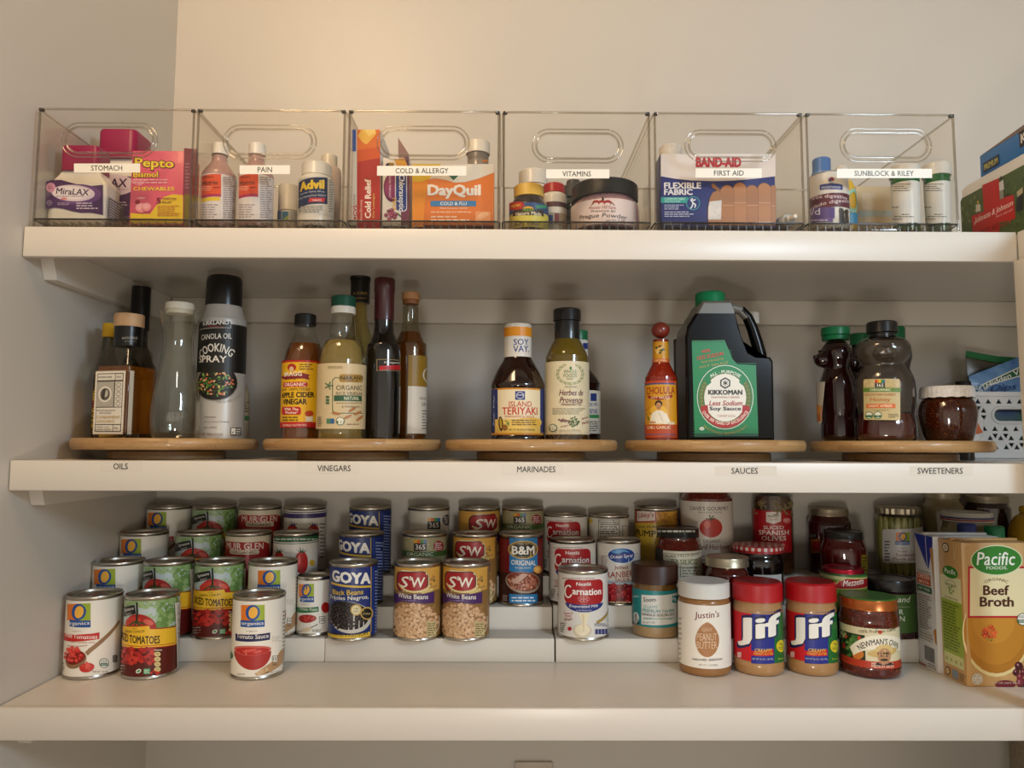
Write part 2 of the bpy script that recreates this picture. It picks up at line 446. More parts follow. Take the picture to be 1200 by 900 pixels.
class BoxThing:
    """an upright carton whose front spans l..r, top..base at depth Y"""
    def __init__(s, name, label, cat, l, r, top, Y, z0, depth, m, group=None, part='carton', bevel=.0012, ym=None, rz=0):
        ym = ym or top+40
        a, b = on_y(l, ym, Y), on_y(r, ym, Y); s.x0, s.x1, s.Y, s.z0 = a.x, b.x, Y, z0
        s.z1 = on_y((l+r)/2, top, Y).z; s.loc = Vector(((a.x+b.x)/2, Y+depth/2, z0)); s.depth = depth
        s.root = empty(name, s.loc); tag(s.root, label, cat, group)
        hw = (b.x-a.x)/2; s.hw = hw; s.h = s.z1-z0
        box_obj(part, -hw, -depth/2, 0, hw, depth/2, s.h, m, s.root, bevel)
    def front(s, base=.0004): return Flat.sheet((s.x0, s.Y, s.z0), (1, 0, 0), (0, 0, 1), s.loc, base=base)
    def side(s, right=True, metres=False):
        if right: return Flat.sheet((s.x1, s.Y, s.z0), (0, 1, 0), (0, 0, 1), s.loc, metres)
        return Flat.sheet((s.x0, s.Y+s.depth, s.z0), (0, -1, 0), (0, 0, 1), s.loc, metres)
# ---------------------------------------------------------------- the room
Z1, Z2, Z3 = .2974, 0., -.2984          # shelf tops
XL, D = -.619, .3985                     # left wall, back wall
XR, ZF, ZC = 1.2, -1.05, 1.42
def paint(name, color, rough, bump=.04):
    m = noisy(name, color, color, 260, rough, bump); return m
wall_m = paint('wall_paint', '#cac3b8', .38, .05)
shelf_m = paint('shelf_paint', '#d8d1c6', .33, .03)
riser_m = mat('riser_white', '#d8d1c5', .42)
def struct(name, *b, m=wall_m, bevel=0):
    o = box_obj(name, *b, m, None, bevel); o['kind'] = 'structure'; return o
struct('wall_left', XL-.1, -1.0, ZF, XL, D+.1, ZC)
struct('wall_back', XL, D, ZF, XR, D+.1, ZC)
struct('wall_right', XR, -1.0, ZF, XR+.1, D+.1, ZC)
struct('floor', XL-.1, -3.0, ZF-.1, XR+.1, D+.1, ZF, m=noisy('floor_wood', '#8a6a48', '#a07c56', 8, .45, 0, (1, 12, 1)))
struct('ceiling', XL-.1, -1.0, ZC, XR+.1, D+.1, ZC+.1)

def shelf(z, nose, panel, label, xr, xl=XL+.0015):
    t = empty('wall_shelf', (0, 0, z)); tag(t, label, 'shelf')
    box_obj('shelf_panel', xl, .012, -panel, XR-.001, D-.0005, 0, shelf_m, t)
    bm = bmesh.new(); add_box(bm, xl, 0, -nose, xr, .0118, .0004, .0016, 2)
    bm_obj('front_edge', bm, shelf_m, t, smooth=35)
    # cleats that carry it: along the back wall and, with a sloped end, along the left wall
    box_obj('wall_cleat', XL+.02, D-.018, -panel-.044, XR-.002, D-.0008, -panel-.0003, shelf_m, t, .001)
    bm = bmesh.new(); h = .044
    P = [(.030, -panel-.0003), (.047, -panel-h), (D-.019, -panel-h), (D-.019, -panel-.0003)]
    A = [bm.verts.new((XL+.0008, y, zz)) for y, zz in P]; B = [bm.verts.new((XL+.0185, y, zz)) for y, zz in P]
    bm.faces.new(A); bm.faces.new(B[::-1])
    for k in range(4): bm.faces.new((A[k], A[(k+1) % 4], B[(k+1) % 4], B[k]))
    bm_obj('wall_cleat', bm, shelf_m, t)
    return t
upper = shelf(Z1, .0388, .0145, 'upper white shelf carrying the clear acrylic bins', .657)
middle = shelf(Z2, .0371, .0145, 'middle white shelf carrying the bamboo turntables', XR-.001)
lower = shelf(Z3, .038, .0145, 'lower white shelf carrying the cans, jars and step risers', XR-.001)
bottom_shelf = shelf(-.64, .038, .0145, 'lowest white shelf, below the outlet at the bottom edge', XR-.001)
t = empty('return_shelf', (.657, -.2, Z1)); tag(t, 'white return shelf at the right holding the red cross first aid box', 'shelf')
box_obj('shelf_panel', .0122, -.25, -.0145, XR-.0005-.657, .2118, 0, shelf_m, t)
box_obj('front_edge', 0, -.25, -.0388, .0118, .2, .0, shelf_m, t, .0018)
t = empty('support_panel', (.66, -.2, ZF)); tag(t, 'white upright support panel at the far right under the upper shelf', 'support panel')
box_obj('board', -.0105, .150, 0, .0105, .1985, Z1-.039-ZF, shelf_m, t, .001)
def fine_line(t, pts, r, name):  # hairline scuffs of the painted edge
    return bm_obj(name, tube_bm(pts, r, seg=4), ink('#8f8069'), t)

# stuck on tape with the shelf words
def shelf_word(word, x0, x1, y, tape_l, tape_r, label):
    a, b = on_y(tape_l, y, 0), on_y(tape_r, y, 0); c = on_y((x0+x1)/2, y, 0)
    t = empty('shelf_tape', (c.x, 0, c.z)); tag(t, label, 'label')
    sh = Flat.sheet((c.x, 0, c.z), (1, 0, 0), (0, 0, 1), (c.x, 0, c.z), base=.0002)
    sh.rect(tape_l, y-5.6, tape_r, y+5.6, mat('clear_tape', '#d5cdc0', .36)); sh.done('tape', t)
    sh = Flat.sheet((c.x, 0, c.z), (1, 0, 0), (0, 0, 1), (c.x, 0, c.z), base=.0004)
    sh.text(word, (x0+x1)/2, y, x1-x0, 7.0, '#1c1a18', .02); sh.done('lettering', t)
shelf_word('OILS', 133, 150, 546.5, 118, 166, 'tape reading OILS on the middle shelf edge')
shelf_word('VINEGARS', 372, 411, 548.8, 349, 421, 'tape reading VINEGARS on the middle shelf edge')
shelf_word('MARINADES', 606, 651, 550, 588, 660, 'tape reading MARINADES on the middle shelf edge')
shelf_word('SAUCES', 857, 888, 551.8, 838, 910, 'tape reading SAUCES on the middle shelf edge')
shelf_word('SWEETENERS', 1075, 1128, 551.8, 1066, 1140, 'tape reading SWEETENERS on the middle shelf edge')

# outlet cover at the bottom edge of the picture
a, b = on_y(603, 893, D-.006), on_y(648, 893, D-.006)
t = empty('outlet_cover', ((a.x+b.x)/2, D, a.z-.058)); tag(t, 'beige wall outlet cover below the lower shelf', 'outlet')
hw = (b.x-a.x)/2
box_obj('cover_plate', -hw, -.007, -.058, hw, -.0005, .058, mat('outlet_plate', '#bfb2a2', .4), t, .002)
for dz in (-.02, .02):
    o = loft('socket', [(.0165, .001, 0), (.0165, .001, .028)], mat('outlet_face', '#c8bcab', .35), t, .3); o.location = (0, -.0082, dz-.014)
# taupe round basket at the bottom right
t = Round('storage_basket', 'taupe round storage basket, only its top corner showing at bottom right', 'basket', 1183, 1395, 884, .16, -.64, ym=890)
lathe('basket_body', [(0, 0), (t.R*.95, 0), (t.R*.985, .004), (t.R, .02), (t.R, t.H-.012), (t.R*.99, t.H-.003), (t.R*.97, t.H), (t.R*.94, t.H-.004), (0, t.H-.004)], noisy('taupe_weave', '#6f6252', '#8a7b68', 300, .8, .4), t.root, seg=72)

# step risers under the cans
def riser(x0, x1, label, f2=.2465, f3=.319):
    t = empty('step_riser', ((x0+x1)/2, .1935, Z3)); tag(t, label, 'riser', None)
    hw = (x1-x0)/2; y0 = .1935; s1, s2, s3 = .0344, .0690, .1040
    for nm, ya, yb, h in (('step', 0, f2-.0001-y0, s1), ('step', f2-y0, f3-.0002-y0, s2), ('step', f3-y0, D-.003-y0, s3)):
        bm = bmesh.new(); add_box(bm, -hw, ya, .0002, hw, yb, h, .0012, 2); bm_obj(nm, bm, riser_m, t, smooth=35)
    return t
def rx(px): return on_y(px, 760, .1935).x
riser(XL+.004, rx(380.4), 'white three step riser at the left under the tomato cans', .2535, .3255)
riser(rx(380.9), rx(649.6), 'white three step riser in the middle under the bean cans')
riser(rx(651.4), .74, 'white three step riser at the right under the milk cans and jars', .2590, .3285)
# ---------------------------------------------------------------- cans on the lower shelf
STEPS = [Z3, Z3+.0345, Z3+.0691, Z3+.1041]
ROWY = [.1425, .2155, .2884, .3612]
MIDY = [0, .2095, .2825, .3555]
tin = mat('tin', '#b9b2a6', .28, 1.0)
tin_lid = mat('tin_lid', '#a59d90', .33, 1.0)
_can = {}
def can_meshes(R, H):
    k = (round(R, 4), round(H, 4))
    if k in _can: return _can[k]
    b = R*.968
    P = [(0, .003), (R*.86, .003), (R*.93, 0), (R*.985, .0004), (R*.998, .0018), (R*.985, .0034), (b, .0042), (b, H-.0046), (R*.985, H-.0036), (R, H-.0018), (R*.985, H-.0002), (R*.955, H), (R*.93, H-.0012), (R*.925, H-.0045)]
    me = []
    bm = lathe_bm(P, 56); o = bm_obj('can_body', bm, tin, None, smooth=40); me.append(o.data); bpy.data.objects.remove(o)
    L = [(R*.926, H-.0045), (R*.88, H-.0048), (R*.84, H-.0040), (R*.78, H-.0040), (R*.76, H-.0046), (R*.55, H-.0046), (R*.53, H-.0042), (R*.4, H-.0042), (R*.38, H-.0046), (0, H-.0046)]
    bm = lathe_bm(L, 56); o = bm_obj('lid', bm, tin_lid, None, smooth=40); me.append(o.data); bpy.data.objects.remove(o)
    _can[k] = me; return me
_lab = {}
class Can(Round):
    """a tin can standing on row 0..3; a fresh kind is drawn by draw(sheet, self), a repeat shares its paper label"""
    def __init__(s, kind, name, label, l, r, row, draw=None, group=None, R=.0363, H=.1105, turn=0, Y=None, yc=None, tab=False):
        Yc = Y or (ROWY if l < 384 else MIDY)[row]
        super().__init__(name, label, 'can', l, r, 0, Yc, STEPS[row], group, R=R, H=H, ym=yc or 680)
        body, lid = can_meshes(R, H)
        link('can_body', body, s.root); link('lid', lid, s.root)
        if draw:
            sh = s.sheet(R=R*.968); s.band0 = (H, R*.968)
            sh.clip = (.0046, H-.0050); draw(sh, s); _lab[kind] = sh.mesh('paper_label')
        o = link('paper_label', _lab[kind], s.root); o.rotation_euler.z = math.radians(turn)
        if tab:
            bm = tube_bm([(.011*math.cos(a), -.012+.009*math.sin(a), H-.003) for a in [2*math.pi*k/16 for k in range(16)]], .0011, seg=6, closed=True)
            add_box(bm, -.004, -.008, H-.0042, .004, .007, H-.0025, .0008)
            bm_obj('pull_tab', bm, tin, s.root, smooth=40)
def wrapbg(sh, c, z0, z1, R, a0=-180, a1=180):
    return sh.raw([(math.radians(a0)*R, z0), (math.radians(a1)*R, z0), (math.radians(a1)*R, z1), (math.radians(a0)*R, z1)], [(0, 1, 2, 3)], c)
def bg(sh, s, c, lo=.0048, hi=.0052): return wrapbg(sh, c, lo, s.H-hi, s.R*.968)

# --- white organics cans with the big O
def o_logo(sh, x0, y0, x1, y1, yb, tilt=0):
    xm = x0+(x1-x0)*.52
    sh.poly([(x0, y0), (xm, y0-tilt*.5), (xm, yb), (x0, yb)], '#e0791f'); sh.poly([(xm, y0-tilt*.5), (x1, y0-tilt), (x1, yb), (xm, yb)], '#9aae2c')
    sh.rect(x0-.6, yb, x1, y1, '#1c4f95')
    cx, cy, ry = (x0+x1)/2, (y0+yb)/2, (yb-y0)/2
    sh.ell(cx, cy, (x1-x0)*.305, ry*1.0, '#1c4f95', -12); sh.ell(cx+.3, cy, (x1-x0)*.19, ry*.76, '#f1b445', -14)
    sh.text('organics', cx-.3, (yb+y1)/2+.2, (x1-x0)*.93, (y1-yb)*.62, '#e8e6df', .02)
def draw_o_diced(sh, s):
    bg(sh, s, '#ebe5d8')
    sh.ell(68, 722, 6.5, 14, '#b3201c'); sh.poly([(71, 720), (77, 722), (73, 724), (77, 728), (72, 728)], '#3a3a1c'); sh.ell(70, 760, 5, 5, '#b3201c')
    o_logo(sh, 79.6, 707.5, 106.3, 735, 726.8, .8)
    sh.text('organic', 90, 739.6, 11, 2, '#9a6b5c')
    sh.poly([(66, 742.6), (116.5, 740.8), (116.2, 748.6), (66, 750.6)], '#c22420'); sh.text('Diced Tomatoes', 91, 745.8, 46, 5, '#f0e6dc', .02)
    sh.text('in organic tomato juice', 93, 752.6, 37, 2.7, '#a8322a'); sh.text('sweet peeled', 91, 757, 22, 2.7, '#a8322a')
    sh.poly([(100, 764), (104, 760), (137.5, 727.5), (139.5, 726.5), (139.3, 729), (107, 764), (103, 768)], '#94714f')
    sh.ell(87.5, 772.5, 14.5, 10.5, '#8a6a49', 20); sh.ell(87.5, 770.5, 13, 8, '#7a1511', 15)
    sh.scatter(16, 87, 767, 10.5, 7.5, ['#c92c24', '#b8241d', '#d84236'], 4.2, .8, '#e8786a', seed=4)
    sh.ell(102, 782, 8.5, 5.5, '#c53028', 10); sh.poly([(96, 780), (102, 774.5), (108, 781), (104, 785)], '#dd5a4c')
    sh.ell(121.3, 776.8, 5.6, 5.6, '#f2efe6'); sh.ring(121.3, 776.8, 5.6, 5.6, .7, '#2f5a3c'); sh.rect(117, 776.5, 125.6, 780, '#2f6b45'); sh.text('USDA', 121.3, 774.4, 7, 2.6, '#2f5a3c', .02); sh.text('ORGANIC', 121.3, 778.2, 7.6, 1.8, '#eee')
    sh.rect(131, 768, 136, 776, '#4a463e'); sh.micro(131.5, 768.5, 135.6, 775.6, 4, '#b5afa2'); sh.text('NET WT 14.5 OZ', 117, 787, 17, 2, '#3a342e')
    sh.micro(71, 776, 78, 786, 4, '#6a625a')
    sh.micro(150, 715, 175, 785, 16, '#8d867b')
O = 'organics tomato cans'
Can('o_diced', 'tomato_can', 'white diced tomatoes can in front by the left wall, spoon of tomatoes on its label', 73.5, 144, 0, draw_o_diced, Y=.1425, yc=745)
Can('o_diced', 'tomato_can', 'white big O can on the first riser step beside the left wall', 108.5, 170.5, 1, yc=665)
Can('o_diced', 'tomato_can', 'white big O can on the second riser step beside the left wall', 140, 198.5, 2, yc=632)
Can('o_diced', 'tomato_can', 'white big O can on the top riser step beside the left wall', 172, 225, 3, yc=603)

# --- diced tomatoes with the yellow band
def draw_sig(sh, s):
    bg(sh, s, '#b4c2c2'); R = s.R*.968
    sh.scatter(46, 196, 716, 10.5, 20, ['#6f9450', '#7fa05c', '#8fac72', '#668a48'], 6.5, .8, seed=2, square=True)
    sh.scatter(22, 174, 707, 12, 4, ['#86a468', '#98b27e'], 5, .8, seed=5, square=True)
    sh.scatter(14, 150, 708, 8, 5, ['#8aa870', '#a2b88c'], 5, .8, seed=6, square=True)
    sh.scatter(10, 178, 724, 6, 5, ['#a9bfa0', '#9db889'], 3.4, .8, seed=8, square=True)
    wrapbg(sh, '#571511', .0048, .044, R)
    sh.ell(163.5, 735, 19.5, 15.5, '#a61f19'); sh.ell(157, 729, 9, 6, '#c23a2c', 20); sh.ell(174, 729, 6, 3, '#cf5a48', -20)
    for q in ((159, 728, 152, 733), (159, 728, 166, 734), (160, 728, 158, 736), (161, 728, 170, 731)): sh.line(*q, 2, '#3a4a22')
    sh.poly([(159.5, 729), (160.3, 718), (159.8, 706), (162, 705.5), (162.6, 718), (162, 729)], '#26281a')
    sh.poly([(141.5, 713), (158.5, 708.5), (160, 719), (143, 724)], '#15130f'); sh.text('Signature', 150.8, 714.4, 13.5, 4.6, '#e6e2da', .015, .25, 12); sh.text('SELECT', 151.6, 719.3, 7.5, 1.8, '#d8d2c8', 0, 0, 12)
    y = [(118, 742), (118, 734.5), (146, 733), (175, 733), (176, 737), (205, 734.5), (215, 733), (215, 753), (204, 755), (180, 757.8), (150, 757.8), (118, 760)]
    sh.poly([(a, b-1.1 if b < 745 else b+1.1) for a, b in y], '#a3241b'); sh.poly(y, '#e8b92e'); sh.poly([(118, 757.2), (150, 755.4), (180, 755.4), (205, 752.4), (205, 753), (180, 756.2), (150, 756.2), (118, 758)], '#a3241b')
    sh.text('WITH', 158.5, 736.6, 5, 1.6, '#3a2a12'); sh.text('GREEN CHILES', 158.7, 740, 22, 2.8, '#3a2a12', .015)
    sh.text('DICED TOMATOES', 158.5, 749, 57, 9.4, '#241a10', .05)
    sh.scatter(40, 161, 768, 20, 8.5, ['#b82a24', '#a3201b', '#c5362d', '#8e1a15'], 4.6, .85, None, seed=3, square=True)
    sh.ell(163, 786, 3.2, 2.3, '#e9ece2', 35); sh.ell(163, 786, 2.2, 1.3, '#4f8f4a', 35); sh.rrect(168.6, 783, 176, 789.5, .8, '#4d9a68'); sh.micro(169.4, 784, 175.4, 788.6, 3, '#e0efe2')
    for k in range(4): sh.ell(184, 766.2+k*5.9, 3.6, 2.8, '#d6c48a'); sh.text('0g', 184, 766.2+k*5.9, 3, 2.2, '#5a4a22')
    sh.rect(180, 760.8, 189, 762.2, '#b8b0a0')
    sh.scatter(6, 183, 788, 6, 3, ['#c23228'], 2.4, .8, seed=9)
    sh.rect(205, 705.5, 212, 783, '#d8d2c6'); sh.bars(206.2, 708, 209, 781, '#25211c', vert=False)
    sh.micro(141.5, 778, 149, 788, 3, '#a58a80')
S = 'diced tomatoes with green chiles'
Can('sig', 'tomato_can', 'yellow banded diced tomatoes can in front, touching the big O diced tomatoes can', 142.5, 210.5, 0, draw_sig, Y=.1425, yc=745)
Can('sig', 'tomato_can', 'yellow banded tomato can on the first step with its green side turned forward', 168, 228, 1, turn=-1, yc=665)
Can('sig', 'tomato_can', 'yellow banded DICED TOMATOES can on the first step, facing front behind the tomato sauce', 225.5, 287.5, 1, turn=15, yc=700)
Can('sig', 'tomato_can', 'green and sky blue tomato can on the second step, black tag showing', 204.5, 262.5, 2, turn=16, yc=632)
Can('sig', 'tomato_can', 'green and sky blue tomato can on the top step, beside the big O can', 225, 277.5, 3, turn=14, yc=603)

# --- tomato sauce
def draw_sauce(sh, s):
    bg(sh, s, '#ebe5d8')
    o_logo(sh, 283, 708.8, 310, 735, 727, .4); sh.text('organic', 295.2, 739.6, 13, 2.2, '#5c564c')
    sh.poly([(276.6, 742), (316.2, 741), (316, 749.4), (276.8, 750.4)], '#1d1f4e'); sh.text('Tomato Sauce', 296.4, 746, 36, 5.2, '#ece6da', .012)
    sh.poly([(299, 789), (310, 781), (320, 774), (328, 762), (333, 757), (333, 771), (322, 784), (310, 790), (300, 791.5)], '#b48f68')
    sh.poly([(298, 789), (312, 781.5), (315, 785), (303, 791)], '#cfae86')
    V = [(275.2, 762.5)]+[(296.3-21*math.cos(a), 763+22*math.sin(a)) for a in [math.pi*k/14 for k in range(1, 14)]]+[(317.5, 762.5)]
    sh.poly(V, '#a8302b'); sh.ell(296.3, 762.2, 21, 5.8, '#c86a5e'); sh.ell(296.3, 763, 19, 4.6, '#b52a25'); sh.ell(293, 762.4, 8, 1.7, '#d4574d', 10); sh.ell(302, 763.6, 5, 1.2, '#d4574d', 10)
    sh.rrect(318.4, 768.4, 324.8, 776, 1, '#3a352f'); sh.rrect(318.9, 768.9, 324.3, 775.5, .8, '#e6e0d4'); sh.text('15', 321.6, 772, 4, 3.8, '#2a2622', .02)
    sh.micro(318.4, 777.2, 325, 780, 2, '#3a352f'); sh.text('NET WT 15 OZ', 318.6, 787.8, 16, 2.2, '#3a352f', 0, 0, 6); sh.text('USDA', 283, 789.8, 9, 1.8, '#4a443c')
    sh.ell(271.8, 767.5, 2.6, 4, '#2f6b45'); sh.micro(330, 715, 352, 785, 16, '#a39b8e'); sh.micro(318, 745, 330, 752, 3, '#c9c0b2')
Can('o_sauce', 'tomato_can', 'white Tomato Sauce can standing alone in front, navy band and red bowl', 271.5, 333.5, 0, draw_sauce, Y=.1425, yc=745)
Can('o_sauce', 'tomato_can', 'white big O can on the first step, right behind the tomato sauce can', 289.5, 349, 1, turn=5, yc=690)
def draw_paste(sh, s):
    bg(sh, s, '#e9e3d6')
    o_logo(sh, 350.6, 684.4, 368, 705.6, 699, .4); sh.text('organic', 358, 708.2, 9, 1.6, '#6a645a')
    sh.poly([(345, 711), (373.2, 710.6), (373.2, 716.6), (345, 717.2)], '#25713f'); sh.text('Tomato Paste', 360, 713.9, 24, 3.4, '#ece6da', .01)
    sh.ell(359.5, 725, 11.3, 4.8, '#9b231c', 5); sh.scatter(8, 359.5, 723.8, 9, 3, ['#b9322a', '#c8463c'], 2.6, .7, seed=2)
    sh.rrect(373.8, 722.2, 380.6, 730.4, 1, '#3a352f'); sh.rrect(374.3, 722.7, 380.1, 729.9, .8, '#e6e0d4'); sh.text('25', 377.2, 726, 4.6, 3.8, '#2a2622', .02)
    sh.ell(380.6, 712, 4.4, 6.3, '#b0241d'); sh.line(356, 739, 372, 731.5, 1, '#6b5238'); sh.ell(360, 737.6, 5, 2.6, '#d9c3a0', 15)
    sh.micro(349, 738.6, 356, 740.2, 1, '#4a443c'); sh.micro(366, 737, 380, 740.4, 2, '#6a5c4c')
Can('o_paste', 'tomato_can', 'small slim Tomato Paste can with a green band on the first step', 349, 387.5, 1, draw_paste, R=.0262, H=.087, Y=.226, yc=715)

# --- cream cans with the red banner
def draw_glen(sh, s):
    bg(sh, s, '#d8cbb0')
    sh.poly([(280, 605), (284, 603), (324, 603), (328.5, 606), (328.5, 645), (304, 652), (280, 645)], '#9c1c1d'); sh.poly([(276, 609), (281, 606), (281, 622), (276, 624)], '#7d1414')
    sh.text('MUIR GLEN', 304, 608.6, 40, 7.4, '#e4d5c2', .02); sh.rrect(288, 612.4, 320.5, 617.4, 2.4, '#d8c7a8'); sh.text('ORGANIC', 304, 614.9, 27, 3, '#5a2018', .015)
    sh.scatter(12, 304, 640, 18, 9, ['#7a1410', '#b8382a'], 5, .9, seed=3); sh.text('TOMATOES', 304, 660, 36, 6, '#3c2a1c', .01)
Can('glen', 'tomato_can', 'cream can with a red banner on the top step, beside the purple topped can', 278.2, 330.3, 3, draw_glen, yc=603)
Can('glen', 'tomato_can', 'cream can with a red banner on the second step, beside the green topped can', 262.5, 319.5, 2, turn=-12, yc=632)
# --- white cans with plum tomatoes
def plum(sh, x, y, rx, ry, leaf):
    sh.ell(x, y, rx, ry, '#b3231b'); sh.ell(x-rx*.35, y-ry*.2, rx*.22, ry*.4, '#d9635a')
    for dx, dy in ((-.9, -.95), (.9, -1.0), (-.3, -1.75), (.4, -1.35), (1.2, -.6)):
        sh.poly([(x-1.2, y-ry*.82), (x+1.2, y-ry*.82), (x+dx*rx, y-ry*.9+dy*ry*.28)], leaf)
def draw_plum(band, leaf):
    def f(sh, s):
        bg(sh, s, '#dcd6cb'); s.band(sh, 628.6, 635.4, band); s.band(sh, 636.6, 637.5, band)
        sh.micro(317, 630.3, 376, 633.6, 1, '#cfd3c6')
        for x in (301, 326.8, 353, 379): plum(sh, x, 659, 7.4, 13.5, leaf)
        sh.ell(365, 659.5, 3.1, 3.6, '#d2a62c'); sh.text('Plum', 340, 668, 16, 6, '#8a1a16', .02, .3); sh.micro(340, 690, 372, 706, 5, '#8a8274')
    return f
Can('plum_green', 'tomato_can', 'white plum tomato can with a green top stripe on the second step', 318.5, 374.5, 2, draw_plum('#2a5a38', '#2f4f28'), yc=640)
Can('plum_purple', 'tomato_can', 'white plum tomato can with a purple top stripe on the top step', 331.5, 383.5, 3, lambda sh, s: (bg(sh, s, '#dcd6cb'), s.band(sh, 602, 607.4, '#3c2f66'), s.band(sh, 600, 601, '#3c2f66'), [plum(sh, x, 624.5, 6.6, 10, '#46386e') for x in (320.5, 343.5, 367, 391)], sh.micro(374, 612, 381, 655, 10, '#8a8274')), yc=610)

# --- blue bean cans
def draw_goya(sh, s):
    bg(sh, s, '#1d2f6f')
    sh.text('GOYA', 410.3, 677.2, 47, 13.6, '#ece7da', .11); sh.rect(385, 685.8, 434, 688.2, '#d8b23a')
    sh.line(434.4, 664, 434.2, 740, .7, '#d8b23a'); sh.rect(436.3, 666, 437.5, 747, '#2e4590')
    sh.ell(408, 723.5, 26.5, 18.5, '#c9c4ba')
    sh.ell(406, 721.5, 26, 16.5, '#16110f'); sh.scatter(95, 405, 722, 22, 14.5, ['#241b18', '#1a1412', '#2e2420'], 2.9, .7, '#7a716c', seed=3)
    sh.ell(417.3, 714.6, 6.4, 6.6, '#c3a052'); sh.ell(417.3, 714.6, 5, 5.2, '#e0d3a6'); sh.text('LOW', 417.3, 713, 6, 1.8, '#6a5220'); sh.text('FAT', 417.3, 716.4, 6, 1.8, '#6a5220')
    sh.ell(429, 718.8, 7.2, 7.6, '#c3a052'); sh.ell(429, 718.8, 5.7, 6, '#1d1a1a'); sh.text('alubias', 429, 718.8, 9, 2.4, '#d8c078', .0, .2)
    sh.poly([(383, 740), (433, 739.6), (433, 747.4), (383, 748.2)], '#d9b43c'); sh.text('PRIME PREMIUM', 410, 743.8, 40, 3.6, '#33280f', .02)
    sh.micro(438, 668, 446, 742, 20, '#8d9ac4'); sh.text('Black Beans', 408, 694.2, 34, 6, '#e0bc40', .03); sh.text('Frijoles Negros,', 409.8, 701.4, 42, 6.2, '#e8e4d8', .03)
Can('goya', 'bean_can', 'blue Black Beans can in front of its column on the first step', 385.5, 441.5, 1, draw_goya, tab=True, Y=.2095, yc=705)
Can('goya', 'bean_can', 'blue bean can on the second step, in the middle of its column', 397, 450, 2, turn=-22, tab=True, yc=635)
Can('goya', 'bean_can', 'blue bean can on the top step, rearmost of its column', 408.5, 459.5, 3, turn=-22, tab=True, yc=605)
# --- cans with a black square logo
def draw_365(base, logo, circ, band):
    def f(sh, s):
        x, y = logo; bg(sh, s, base)
        sh.scatter(26, x, y+4, 26, 14, ['#b3a983', '#a79d78'] if band else ['#d2ccbf', '#c6c0b3'], 4, .4, seed=2, square=True)
        sh.rect(x-7.4, y-6.6, x+7.4, y+6.6, '#1c1c1a')
        for k, c in enumerate(('#d9a02a', '#d0602a', '#3f8a3c', '#2f6a9a')): sh.rect(x-7.4+k*3.7, y-6.6, x-3.7+k*3.7, y-2.8, c)
        sh.text('365', x, y+1.8, 11, 6, '#e6e2d6', .015)
        sh.ell(circ[0], circ[1], 5.8, 6.4, circ[2]); sh.micro(circ[0]-4, circ[1]-4.4, circ[0]+4, circ[1]+4.6, 4, '#e6d8d0')
        if band:
            s.band(sh, y+7.4, y+13.6, '#44632c'); sh.text('ORGANIC', x-.3, y+10.6, 30, 4.2, '#dfe0cc', .02); s.band(sh, y+13.6, y+60, '#8f8a68')
        else: sh.micro(x-16, y+12, x+14, y+20, 3, '#6a655c')
    return f
Can('k365', 'bean_can', 'tan can with a green ORGANIC band on the second step, behind the left white beans', 471.5, 524, 2, draw_365('#9c9470', (492.7, 639.2), (513.4, 640, '#8e2430'), True), yc=640)
Can('k365w', 'bean_can', 'pale grey can with a black square logo on the top step', 477.5, 527, 3, draw_365('#cbc5b8', (508.3, 613.6), (523.4, 609.4, '#33384a'), False), yc=605)
Can('k365', 'bean_can', 'tan can with a green ORGANIC band on the top step, behind the baked beans', 588.5, 637, 3, turn=3, yc=605)
# --- gold bean cans with the red shield
def draw_sw(sh, s):
    bg(sh, s, '#8a6636'); s.band(sh, 666, 693, '#cf9c45', -120, 60); sh.scatter(30, 503, 705, 7, 30, ['#9b7844', '#7d5c2e', '#a5824e'], 3, .6, seed=4, square=True)
    sh.scatter(14, 499, 682, 9, 7, ['#b98a4a', '#a8783c'], 3, .6, seed=7, square=True)
    sh.rrect(464.6, 669, 502.4, 694, 8, '#e4d5ae'); sh.rrect(465.4, 669.8, 501.6, 693.2, 7.5, '#3a2417'); sh.rrect(466.4, 670.8, 500.4, 692.2, 7, '#a01d24')
    sh.text('S', 474.6, 682, 9.4, 13, '#efe6d4', .03, .15); sh.text('W', 490, 682.4, 16, 11.6, '#efe6d4', .03, .1); sh.text('&', 481.6, 677.6, 4, 5, '#efe6d4', .02)
    sh.ring(484, 680, 22, 14.5, 2.2, '#e2cb8c', 205, 335); sh.poly([(493, 693), (507, 688), (507, 692), (494, 696)], '#d8bd78')
    sh.poly([(455, 694.8), (508.4, 693.2), (508, 705.2), (455, 706.6)], '#44215f'); sh.text('White Beans', 482.7, 699, 37, 5.6, '#ece2d6', .03); sh.text('FANCY BLANCOS', 478, 703.9, 18, 1.8, '#b9a6c8')
    sh.ell(485, 727, 28, 22, '#9a7048'); sh.rect(455, 704.9, 508, 706.2, '#44215f')
    sh.scatter(150, 484.5, 728, 27, 20, ['#d6ac82', '#cfa478', '#dcb68c', '#c99c72'], 3.9, .72, '#e6c9a6', seed=5, clip=lambda x, y: y > 708)
    sh.ring(485, 727, 28.6, 22.6, 1, '#e3d5b8', -75, 15)
    sh.rect(499, 728, 510, 746, '#c9b584'); sh.micro(500, 729.5, 509.5, 745, 6, '#6b5a34')
Can('sw', 'bean_can', 'gold White Beans can on the first step, left one of the front pair', 461.5, 518, 1, draw_sw, Y=.2095, yc=700)
Can('sw', 'bean_can', 'gold White Beans can on the first step, right one of the front pair', 517.8, 574.3, 1, Y=.2095, yc=700)
Can('sw', 'bean_can', 'gold red shield bean can on the second step, behind the right white beans', 531, 582.6, 2, yc=640)
Can('sw', 'bean_can', 'gold red shield bean can on the top step, shield turned to the right', 537, 586.5, 3, turn=34, yc=605)
